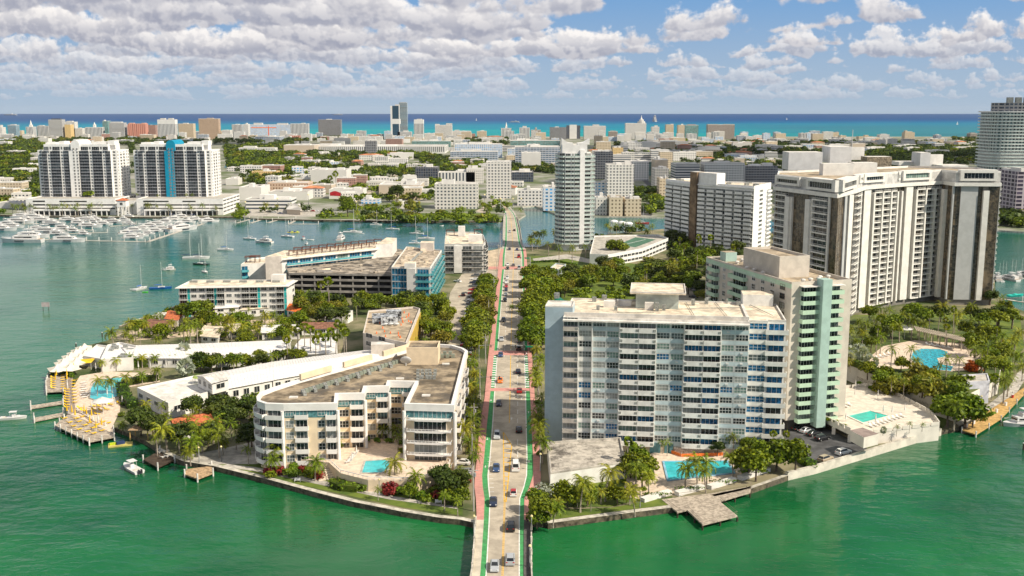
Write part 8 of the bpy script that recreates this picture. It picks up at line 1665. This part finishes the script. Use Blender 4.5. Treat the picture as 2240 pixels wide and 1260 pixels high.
for i in range(12): t = i/11; x, y = 72+125*((i*5) % 12)/11, 519-34*t+rc_.uniform(-2, 2); MR.append((rc_.choice('ynYcy'), x, y, rc_.uniform(-6, 12), f'white yacht in the crowded middle marina cluster, {nth(i+1)} from the water side', rc_.uniform(.8, 1.05)))
for i in range(10): MR.append((rc_.choice('yycY'), 180+rc_.uniform(0, 110), 478+1.6*i, rc_.uniform(-4, 10), f'yacht in the rear middle row below the red-roofed gatehouse, {nth(i+1)} from the quay', .85))
for i in range(18):
    t = i/17; off2 = -1 if i % 2 else 1; x = 285+145*t+(-14 if off2 < 0 else 6); y = 521-42*t+(-6 if off2 < 0 else 2)
    MR.append((rc_.choice('ynyYc'), x, y, rc_.uniform(5, 30), f'yacht berthed along the diagonal dock, {nth(i+1)} from the near end', rc_.uniform(.75, 1.05)))
MR += [('Y', 400, 505, 55, 'largest white yacht with stacked decks at the bend of the diagonal dock', 1.2), ('y', 458, 487, 25, 'white sports yacht alone at the right end of the diagonal dock', 1.0)]
for i in range(11): MR.append((rc_.choice('wcyw'), 2172+i*7, 612-i*1.0+(i % 3)*3, 90+rc_.uniform(-20, 20), f'boat in the small right marina beside the huge complex, {nth(i+1)} from left', .8))
for k, x, y, d, lab, s in MR: bt(k, x, y, d, lab, s, 'boats berthed in the marinas')
mdock((2168, 612), (2290, 606), 2.2, 'small marina dock at the right edge beside the huge complex'); mdock((2180, 652), (2290, 668), 2.2, 'boat lift dock at the right edge below the small marina')
b = MB(); b.merge(hull(9, 3, .9, M('cover_turquoise', (.02, .45, .38), .6)), Matrix.Translation((0, 0, .8))); b.dome(0, -.5, 1.7, 1.4, MATS['cover_turquoise'], 10, .7); o = b.build('covered_boat', org=(0, 0, 0)); o.location = (*G(2222, 652, 1), 1.0); o.rotation_euler = (0, 0, R(-75)); tag(o, 'boat under a bright turquoise cover on a lift at the right edge', 'boat')
b = MB(); b.merge(hull(3, .7, .3, M('kayak_green', (.10, .6, .02), .5), 9, .5), Matrix.Rotation(R(-80), 4, 'Z')); o = b.build('kayak', org=(0, 0, 0)); o.location = (*G(318, 642.5, 0), SEA); tag(o, 'bright green kayak floating below the two near sailing boats', 'kayak')
b = MB(); YF = M('float_yellow', (.5, .42, .12), .7); b.obox((0, 0), 6.5, 3, -.1, .4, 0, YF); b.obox((0, 0), 2.2, 1.2, .4, 1.1, .3, NAVY); b.obox((-1.6, .2), 2.6, .8, .4, .9, .2, M('jetski_lime', (.45, .55, .02), .5)); o = b.build('floating_platform', org=(0, 0, 0)); o.location = (*G(264, 978, .2), SEA); o.rotation_euler = (0, 0, .35); tag(o, 'small yellow floating platform with jet skis near the gazebo', 'floating platform')
b = MB(); b.obox((0, 0), 9, 4, -.1, .3, 0, YF); 
for k in range(4): b.obox((-3+2*k, 0), .9, 2.6, .3, .9, 0, MATS['jetski_lime'] if k % 2 else NAVY)
o = b.build('floating_platform', org=(0, 0, 0)); o.location = (*G(642, 510, .2), SEA); tag(o, 'raft of yellow-green jet skis in the anchorage', 'floating platform')
# channel marker and mooring piles
b = MB(); g = G(101, 683, 0)
for s in (-1.3, 1.3): b.tube([(g[0]+s, g[1], -1), (g[0]+s, g[1], 3.4)], .14, DKWOOD, 6)
b.box(g[0]-1.9, g[0]+1.9, g[1]-.15, g[1]-.05, 2.6, 4.8, M('sign_grey_pink', (.45, .38, .38))); tag(b.build('channel_sign'), 'square grey notice board on two piles in the open bay', 'sign')
for i, (x, y) in enumerate([(224, 741), (167, 765), (2238, 990), (1533, 532)][:3]): g = G(x, y, 0); b = MB(); b.cyl(*g, .25, -1, 2.6, DKWOOD, 8); b.cyl(*g, .3, 2.6, 2.8, FRAME, 8); tag(b.build('mooring_pile'), ['single mooring pile off the left house gardens', 'single mooring pile behind the sail canopies', 'lone dark pile in the water at the right edge'][i], 'mooring pile')
# ================================================================ hotel terrace furniture
YC = M('cushion_yellow', (.80, .50, .02), .8); WC = M('cushion_white', (.7, .68, .64), .8)
def lounger(m, name='sun_lounger'):
    b = MB(); b.box(-.32, .32, -.95, .35, .28, .38, m); b.add([(-.32, .35, .3), (.32, .35, .3), (.32, .95, .75), (-.32, .95, .75), (-.32, .35, .38), (.32, .35, .38), (.32, .92, .84), (-.32, .92, .84)], [(0, 1, 2, 3), (4, 5, 6, 7), (0, 4, 7, 3), (1, 2, 6, 5), (2, 3, 7, 6)], m)
    for x in (-.28, .28):
        for y in (-.85, .3): b.box(x-.03, x+.03, y-.03, y+.03, 0, .28, FRAME)
    o = b.build(name, org=(0, 0, 0)); tag(o, 'x', 'sun lounger'); CH[o.name] = []; return o
def parasol(m, name, openp=False):
    t = empty(name, (0, 0, 0), 'x', 'parasol'); MB().cyl(0, 0, .05, 0, 2.3 if openp else .8, FRAME, 6).build('pole', t)
    b = MB()
    if openp: b.add([(1.6*math.cos(a), 1.6*math.sin(a), 2.0) for a in [k*math.pi/4 for k in range(8)]]+[(0, 0, 2.7)], [(k, (k+1) % 8, 8) for k in range(8)], m)
    else: b.tube([(0, 0, .8), (0, 0, 1.5), (0, 0, 2.6)], [.22, .17, .05], m, 7)
    b.build('canopy', t); return freeze(t)
ly, lw, py_, pw_, po = lounger(YC), lounger(WC), parasol(YC, 'closed_parasol'), parasol(WC, 'closed_parasol'), parasol(WC, 'open_parasol', True)
def row(pr, pts, z, rz, lab, group, s=1.15):
    for i, (x, y) in enumerate(pts): place(pr, (*G(x, y, z), z), rz+rnd.uniform(-.15, .15), s, f'{lab}, {nth(i+1)} in order' if len(pts) > 1 else lab, group)
dk = [(x, y) for x, y in [(140, 917), (152, 926), (160, 934), (172, 941), (172, 924), (185, 932), (195, 927), (203, 938), (212, 931), (204, 950), (222, 944), (190, 946), (166, 917), (180, 913), (225, 925), (236, 927)]]
row(ly, dk, LAND+.05, 2.6, 'yellow lounger on the near timber sun deck', 'yellow loungers on the sun decks', 1.1)
row(ly, [(116, 827+k*4.6) for k in range(6)], LAND+.05, 1.4, 'yellow lounger in the left column of the far sun deck', 'yellow loungers on the sun decks', .95); row(ly, [(139, 822+k*5) for k in range(7)], LAND+.05, -1.4, 'yellow lounger in the right column of the far sun deck', 'yellow loungers on the sun decks', .95)
row(ly, [(146, 853+k*5.6) for k in range(8)], LAND+.15, 1.5, 'yellow lounger on the grey boardwalk', 'yellow loungers on the boardwalk', .95)
row(ly, [(163+k*.4, 834+k*6.8) for k in range(8)], LAND+.1, -1.5, 'yellow lounger on the paving left of the round pool', 'yellow loungers by the round pool', 1.1)
row(ly, [(216, 884), (217, 890), (229, 884), (241, 886), (206, 898), (221, 899), (233, 897), (212, 907), (175, 894), (182, 900), (262, 884), (205, 890)], LAND+.1, 1.2, 'yellow lounger on the lawn below the round pool', 'yellow loungers by the round pool', 1.1)
row(lw, [(184+k % 2*3, 838+k*4.6) for k in range(8)], LAND+.1, -1.3, 'white lounger along the left rim of the round pool', 'white loungers by the round pool', 1.2)
row(py_, [(128, 817), (124, 826), (122, 836), (147, 818), (147, 826), (147, 835), (162, 812), (158, 908), (165, 914), (185, 906), (197, 930), (211, 942), (201, 915), (223, 936), (147, 905), (190, 912)], LAND+.05, 0, 'closed yellow parasol on the hotel decks', 'closed yellow parasols', 1.2)
row(pw_, [(210, 812), (228, 811), (241, 811), (269, 810), (286, 809), (303, 808), (329, 807), (364, 805), (235, 868), (247, 884), (252, 890), (268, 886), (201, 895), (213, 902), (234, 893), (215, 925)], LAND+.05, 0, 'closed white parasol around the round pool', 'closed white parasols', 1.2)
row(lw, [(350, 991), (362, 989), (357, 1002), (367, 1000)], LAND-.25, 2.5, 'white lounger on the dark brown jetty', 'white loungers on the dark jetty', 1.1)
row(lw, [(1802+k*9+(k//2)*6, 905-k*3.2-(k//2)*1) for k in range(6)]+[(1906+k*8.5, 934-k*2.8) for k in range(9)], 5.33, .4, 'pale lounger on the mint tower pool deck', 'pale loungers on the mint tower deck', 1.1)
row(pw_, [(1871, 850), (1850, 922), (1932, 905), (1951, 908), (1915, 926), (1870, 868), (1979, 903), (1920, 872)], 5.33, 0, 'closed pale parasol on the mint tower pool deck', 'closed parasols on the mint tower deck', 1.1)
row(lw, [(1920+k*9, 785-k*3) for k in range(5)]+[(2030+k*12, 755+k*2) for k in range(5)], 7, .5, 'lounger round the free-form garden pool', 'loungers round the garden pool', 1.2)
row(lw, [(763+k*3, 1012-k*4) for k in range(6)], 5.02, -.9, 'lounger left of the cream terrace pool', 'loungers on the cream terrace', 1); row(pw_, [(780, 995), (770, 1008), (886, 1008)], 5.02, 0, 'closed white parasol on the cream terrace', 'parasols on the cream terrace', 1)
row(po, [(226, 905)], LAND+.05, 0, 'open white square parasol at the hedge end of the hotel lawn', 'open parasols', 2.0); row(po, [(1978, 741)], 7, 0, 'open white parasol near the garden trellis', 'open parasols', 2.0)
# sail canopies over the restaurant deck
cm_ = M('canvas_cream', (.66, .61, .52), .8, .06); b = MB(); n = 12; S = 3.4
rim = [(S*x, S*y, 2.6+(.7 if abs(x)+abs(y) > 1.5 else 0)-.5) for x, y in ((-1, -1), (0, -.86), (1, -1), (.86, 0), (1, 1), (0, .86), (-1, 1), (-.86, 0))]; m2 = [(p[0]*.35, p[1]*.35, 3.6) for p in rim]; v = rim+m2+[(0, 0, 5.0)]
b.add(v, [(i, (i+1) % 8, 8+(i+1) % 8, 8+i) for i in range(8)]+[(8+i, 8+(i+1) % 8, 16) for i in range(8)], cm_); t = empty('canopy_tent', (0, 0, 0), 'x', 'canopy'); b.build('canvas', t)
MB().cyl(0, 0, .1, 0, 4.9, FRAME, 6).build('pole', t); freeze(t)
cps = [(126, 802), (140, 790), (147, 784), (156, 776), (167, 769), (176, 763), (185, 757), (155, 800), (168, 788), (177, 779), (187, 772), (194, 765)]
for i, (x, y) in enumerate(cps): place(t, (*G(x, y, LAND+3.2), LAND-.2), .55, .92, f'pointed cream sail canopy over the water-side restaurant, {nth(i % 7+1 if i < 7 else i-6)} of the {"outer" if i < 7 else "inner"} row', 'cream sail canopies')
dock('restaurant_deck', [(108, 815), (160, 815), (215, 775), (192, 758), (150, 785)], LAND-.1, WOOD, 'restaurant deck under the cream sail canopies', 'deck')
b = MB(); g = G(187, 806, LAND); b.add([(g[0]-3, g[1]-2, LAND+2.2), (g[0]+3, g[1]-2, LAND+2.6), (g[0]+3, g[1]+2, LAND+3.3), (g[0]-3, g[1]+2, LAND+2.9)], [(0, 1, 2, 3)], YC)
for sx in (-2.8, 2.8):
    for sy in (-1.8, 1.8): b.tube([(g[0]+sx, g[1]+sy, LAND), (g[0]+sx, g[1]+sy, LAND+2.5)], .06, FRAME, 4)
tag(b.build('awning'), 'bright yellow square awning over the pool bar', 'awning')
b = MB(); g = G(434, 838, 6.5); z = 6.4; b.dome(g[0], g[1], z+2.0, 1.9, M('tent_lime', (.35, .45, .12), .8), 8, .8, 2)
for sx in (-1.4, 1.4):
    for sy in (-1.2, 1.2): b.tube([(g[0]+sx, g[1]+sy, z), (g[0]+sx, g[1]+sy, z+2.1)], .05, FRAME, 4)
tag(b.build('garden_tent'), 'lime green pop-up tent on the flat motel roof', 'tent')
# planters, fence, benches
def planter(a, c, lab): 
    p, q = G(*a), G(*c); an = math.atan2(q[1]-p[1], q[0]-p[0]); L = math.hypot(q[0]-p[0], q[1]-p[1]); b = MB(); b.obox(mid([p, q]), L, 1.6, LAND, LAND+1.0, an, STU); leaves(b, (p[0]+q[0])/2, (p[1]+q[1])/2, LAND+1.1, L*.45, .8, .35, 120, .22, LHED, rnd); tag(b.build('planter'), lab, 'planter')
planter((1480, 1084), (1537, 1068), 'curved white planter between the dock palms and the slab pool'); planter((1551, 1070), (1606, 1052), 'white planter right of the three dock palms'); planter((1618, 1050), (1680, 1030), 'long white planter under the trees right of the dock'); planter((1405, 1098), (1465, 1080), 'white planter left of the dock entrance')
b = MB(); OF = M('fence_orange', (.80, .20, .04), .7, .15, 3.0); P_ = [G(1468, 992), G(1490, 1000), G(1560, 998), G(1600, 996)]
for p, q in zip(P_[:-1], P_[1:]): n_ = nrm(p, q); b.prism([p, q, off(q, n_, .06), off(p, n_, .06)], LAND+.1, LAND+.95, OF)
for p in P_: b.cyl(p[0], p[1], .06, LAND, LAND+1.35, FRAME, 5)
tag(b.build('safety_fence'), 'orange plastic safety fence behind the large slab pool', 'fence')
for x, y, lab in ((651, 1054, 'white garden bench on the lawn left of the garden steps'), (959, 1102, 'white garden bench on the lawn near the bridge')):
    t = Thing('garden_bench', G3(x, y), lab, 'bench'); g = G(x, y); T_ = t.mb('seat'); T_.box(g[0]-.8, g[0]+.8, g[1]-.25, g[1]+.25, LAND+.42, LAND+.5, FRAME); t.mb('backrest').box(g[0]-.8, g[0]+.8, g[1]+.25, g[1]+.32, LAND+.5, LAND+.95, FRAME)
    for s in (-.7, .7): t.add('leg', pil_proto(.1, .45, .42, FRAME), g[0]+s, g[1], LAND, 0)
    t.done()
# street furniture
SG = M('steel_grey', (.35, .36, .36), .5, .3); WP = M('pole_concrete', (.42, .40, .37), .8, .1)
def pole(x, y, h, lab, arm=0, cross=False, group='utility poles on the left pavement'):
    g = G(x, y); t = Thing('utility_pole', (*g, LAND), lab, 'utility pole', group); t.mb('shaft').tube([(*g, LAND), (*g, LAND+h)], [.2, .13], WP, 7)
    if cross: t.mb('crossarm').box(g[0]-1.2, g[0]+1.2, g[1]-.07, g[1]+.07, LAND+h-1.2, LAND+h-1.05, WP); t.mb('transformer').cyl(g[0]+.35, g[1], .26, LAND+h-2.6, LAND+h-1.7, SG, 8)
    if arm: t.mb('lamp_arm').tube([(*g, LAND+h-.5), (g[0]+arm, g[1], LAND+h)], .06, SG, 5); t.mb('lamp_head').box(g[0]+arm-.1, g[0]+arm+.6, g[1]-.12, g[1]+.12, LAND+h-.05, LAND+h+.08, SG)
    t.done(); return (g[0], g[1], LAND+h)
tops = [pole(x, y, 11, f'tall grey utility pole on the left pavement, {nth(i+1)} from the bridge', 0, i % 2 == 0) for i, (x, y) in enumerate([(1036, 1118), (1033, 1040), (1037, 965), (1050, 880), (1062, 795), (1069, 712), (1080, 655), (1087, 610), (1090, 572), (1094, 545)])]
b = MB()
for p, q in zip(tops[:-1], tops[1:]):
    for dx, dz in ((-.9, -1.1), (.9, -1.1), (0, -.1), (.1, -3.0)):
        pts = [(p[0]+(q[0]-p[0])*t+dx, p[1]+(q[1]-p[1])*t, p[2]+(q[2]-p[2])*t+dz-1.1*4*t*(1-t)) for t in np.linspace(0, 1, 8)]; b.tube(pts, .035, TYRE, 3, False)
tag(b.build('power_line'), 'sagging overhead wires strung between the tall left pavement poles', 'power line')
def signal(x, y, L, h, lab, sign=False):
    g = G(x, y); t = Thing('traffic_signal', (*g, LAND), lab, 'traffic signal'); t.mb('mast').tube([(*g, LAND), (*g, LAND+h)], .14, SG, 7); t.mb('arm').tube([(*g, LAND+h-.3), (g[0]+L, g[1], LAND+h)], .09, SG, 5)
    for f in (.45, .8): t.add('signal_head', pil_proto(.35, .3, 1.0, DARK), g[0]+L*f, g[1]-.1, LAND+h-.9, 0)
    if sign: t.mb('street_sign').box(g[0]+L*.08, g[0]+L*.08+2.6*(1 if L > 0 else -1), g[1]-.14, g[1]-.1, LAND+h-.75, LAND+h-.05, M('sign_green', (.0, .22, .12), .4))
    t.done()
signal(1048, 792, 5.5, 6.5, 'traffic signal on a long arm left of the upper crosswalk'); signal(1170, 790, -9, 6, 'traffic signal arm with a green street name board right of the upper crosswalk', True); signal(1160, 585, -7, 6, 'far traffic signal with green board on the right pavement', True); signal(1050, 862, 8, 6, 'traffic signal arm reaching over the lower crosswalk from the left')
lp = Thing('street_lamp', (0, 0, 0), 'x', 'street lamp'); lp.mb('post').tube([(0, 0, 0), (0, 0, 3.6)], [.12, .07], SG, 6); lp.mb('globe').dome(0, 0, 3.7, .28, M('globe_cream', (.7, .6, .3), .4), 8, .35); lp = freeze(lp.done())
for i, (x, y) in enumerate([(1037, 1172), (1162.5, 1172), (1181, 1000), (1182, 1030), (1183, 930), (1177, 862), (1159, 1240)]): place(lp, (*G(x, y, ZW), ZW), 0, 1.2, f'short lamp post with a yellowish globe beside the avenue, {nth(i+1)} of seven', 'lamp posts along the avenue')
for i, (x, y) in enumerate([(485, 1010), (436, 1012), (1400, 1110), (830, 1085), (1545, 1060), (2183, 872), (2145, 895)]): place(lp, (*G(x, y), LAND), 0, 1.1, ['globe lamp in the courtyard left of the seawall lawn', 'globe lamp on the paved yard by the small jetty', 'globe lamp on the lawn left of the T-shaped dock', 'globe lamp among the terrace garden bushes', 'globe lamp between the two dock planters', 'lamp on the lawn beside the golden boardwalk', 'lower lamp on the lawn beside the golden boardwalk'][i], 'garden lamps')
for i, (x, y) in enumerate([(150*0+538, 470), (608, 462), (675, 452), (742, 458), (780, 470), (866, 455), (1060, 452), (1095, 462), (1122, 462), (1140, 462), (660, 350), (690, 372)]):
    place(lp, (*G(x, y), LAND), 0, 3.0, f'tall thin street light across the bay, {nth(i+1)} from left', 'street lights across the bay')
# right edge bollards and white dock boxes on the golden boardwalk
for i, (x, y) in enumerate([(2106, 905), (2114, 932), (2130, 925), (2150, 918), (2180, 900), (2200, 885), (2215, 868)]):
    b = MB(); g = G(x, y); b.obox(g, .8, .5, LAND-.3, LAND+.7, .6, SW if i % 3 else CP['red']); b.obox(g, .86, .56, LAND+.7, LAND+.78, .6, FRAME); tag(b.build('dock_box'), f'{"white" if i % 3 else "red"} utility box beside the golden boardwalk, {nth(i+1)} from its near end', 'dock box', 'utility boxes on the boardwalk')
# people
def person(x, y, z, rz, shirt, pants, lab, stride=.25):
    SK = M('skin', (.42, .24, .16), .6); S_ = {'w': WC, 'k': TYRE, 'o': M('shirt_orange', (.6, .22, .04), .8), 'b': CP['blue']}
    me = bpy.data.meshes.new('person'); V_ = [(0, 0, .95), (0, 0, 1.15), (0, 0, 1.38), (0, 0, 1.5), (0, .02, 1.64), (-.10, 0, .9), (-.11, stride, .5), (-.11, stride*.9, .06), (-.11, stride+.14, .04), (.10, 0, .9), (.11, -stride*.4, .5), (.11, -stride, .08), (.11, -stride+.14, .04), (-.2, 0, 1.38), (-.26, -.1, 1.12), (-.25, .05, .88), (.2, 0, 1.38), (.26, .1, 1.12), (.25, .18, .9)]
    E = [(0, 1), (1, 2), (2, 3), (3, 4), (0, 5), (5, 6), (6, 7), (7, 8), (0, 9), (9, 10), (10, 11), (11, 12), (2, 13), (13, 14), (14, 15), (2, 16), (16, 17), (17, 18)]
    me.from_pydata(V_, E, []); o = bpy.data.objects.new('person', me); COL.objects.link(o); sk = o.modifiers.new('skin', 'SKIN'); me.skin_vertices or me.skin_vertices
    if not me.skin_vertices: bpy.context.view_layer.objects.active = o
    rad = [.14, .13, .15, .06, .11, .09, .07, .045, .04, .09, .07, .045, .04, .07, .05, .035, .07, .05, .035]
    for sv, r_ in zip(me.skin_vertices[0].data if me.skin_vertices else [], rad): sv.radius = (r_, r_)
    if me.skin_vertices: me.skin_vertices[0].data[0].use_root = True
    sub = o.modifiers.new('sub', 'SUBSURF'); sub.levels = 1; sub.render_levels = 1; me.materials.append(S_[shirt])
    g = G(x, y, z); o.location = (*g, z); o.rotation_euler = (0, 0, rz); tag(o, lab, 'person'); ORG[o.name] = (0, 0, 0)
    b = MB(); b.dome(0, .02, 1.66, .115, M('hair_brown', (.06, .035, .02)), 8, .12, 3); h = b.build('hair', o); b = MB(); b.tube([(-.1, 0, .93), (-.11, stride, .5), (-.11, stride*.9, .12)], [.12, .09, .07], S_[pants], 8); b.tube([(.1, 0, .93), (.11, -stride*.4, .5), (.11, -stride, .12)], [.12, .09, .07], S_[pants], 8); b.build('trousers', o); b = MB(); b.dome(0, .06, 1.58, .09, SK, 8, .1, 3); b.build('face', o)
for a in [(1152.5, 1142, ZW, 0, 'o', 'k', 'person in an orange top walking on the right bridge pavement'), (1148, 779, ZR, 0, 'k', 'b', 'left of two people at the upper crosswalk, dressed dark'), (1152, 780, ZR, .4, 'w', 'k', 'right of two people at the upper crosswalk, in a white top'), (1158, 735, ZW, 0, 'w', 'b', 'person walking on the right pavement under the avenue trees'), (946, 684, LAND+.05, 2, 'k', 'k', 'person in dark clothes standing on the service road')]: person(*a)
CN2 = 0
for i, (x, y) in enumerate([(930, 697), (932, 712), (934, 735), (935, 745), (952, 650), (985, 780), (990, 742)]):
    b = MB(); g = G(x+52, y); b.box(g[0]-.22, g[0]+.22, g[1]-.22, g[1]+.22, LAND+.05, LAND+.1, ORNG); b.cyl(g[0], g[1], .17, LAND+.1, LAND+.85, ORNG, 8, .04); tag(b.build('traffic_cone'), f'orange traffic cone on the service road, {nth(i+1)} from left', 'traffic cone', 'traffic cones on the service road')
# ================================================================ sea air
def haze():
    m = bpy.data.materials.new('haze_air'); m.use_nodes = True; n = m.node_tree.nodes; n.clear(); o = n.new('ShaderNodeOutputMaterial'); v = n.new('ShaderNodeVolumePrincipled'); v.inputs['Color'].default_value = (.80, .88, 1, 1); v.inputs['Density'].default_value = 0.9e-5; v.inputs['Anisotropy'].default_value = 0.0
    m.node_tree.links.new(v.outputs[0], o.inputs['Volume']); b = MB().box(-15000, 15000, -700, 24600, -5, 160, m); tag(b.build('haze', org=(0, 0, 0)), 'thin pale blue sea haze over the whole bay and city', 'haze', kind='stuff')
haze()
def clouds():  # unseen clouds added above the view to shade the city at right centre
    r = random.Random(8); m = bpy.data.materials.new('cloud_vapour'); m.use_nodes = True; t = NT(m.node_tree); b_ = m.node_tree.nodes['Principled BSDF']; b_.inputs['Base Color'].default_value = (.85, .85, .85, 1); b_.inputs['Roughness'].default_value = 1
    tr = t.new('ShaderNodeBsdfTransparent'); mx = t.new('ShaderNodeMixShader'); mx.inputs[0].default_value = .62; t.link(tr.outputs[0], mx.inputs[1]); t.link(b_.outputs[0], mx.inputs[2]); t.link(mx.outputs[0], m.node_tree.nodes['Material Output'].inputs[0])
    A = 900; k = A/math.tan(R(SUN_EL)); ox, oy = k*math.cos(R(SUN_AZ)), k*math.sin(R(SUN_AZ))
    for (x, y, sx, sy, n) in [(450, 1330, 360, 230, 24), (900, 1850, 520, 360, 32), (330, 2350, 330, 380, 18), (1100, 2850, 600, 300, 16), (-700, 2900, 260, 160, 6)]:
        b = MB()
        for i in range(n):
            a = r.uniform(0, 6.28); q = r.uniform(0, 1)**.6; R_ = r.uniform(60, 125); cx, cy = x+ox+sx*q*math.cos(a), y+oy+sy*q*math.sin(a); b.dome(cx, cy, A+r.uniform(-4, 4), R_, m, 14, R_*r.uniform(.5, .9), 5)
        b.sm = True; o = b.build('cloud', org=(x+ox, y+oy, A)); o['kind'] = 'structure'
clouds()
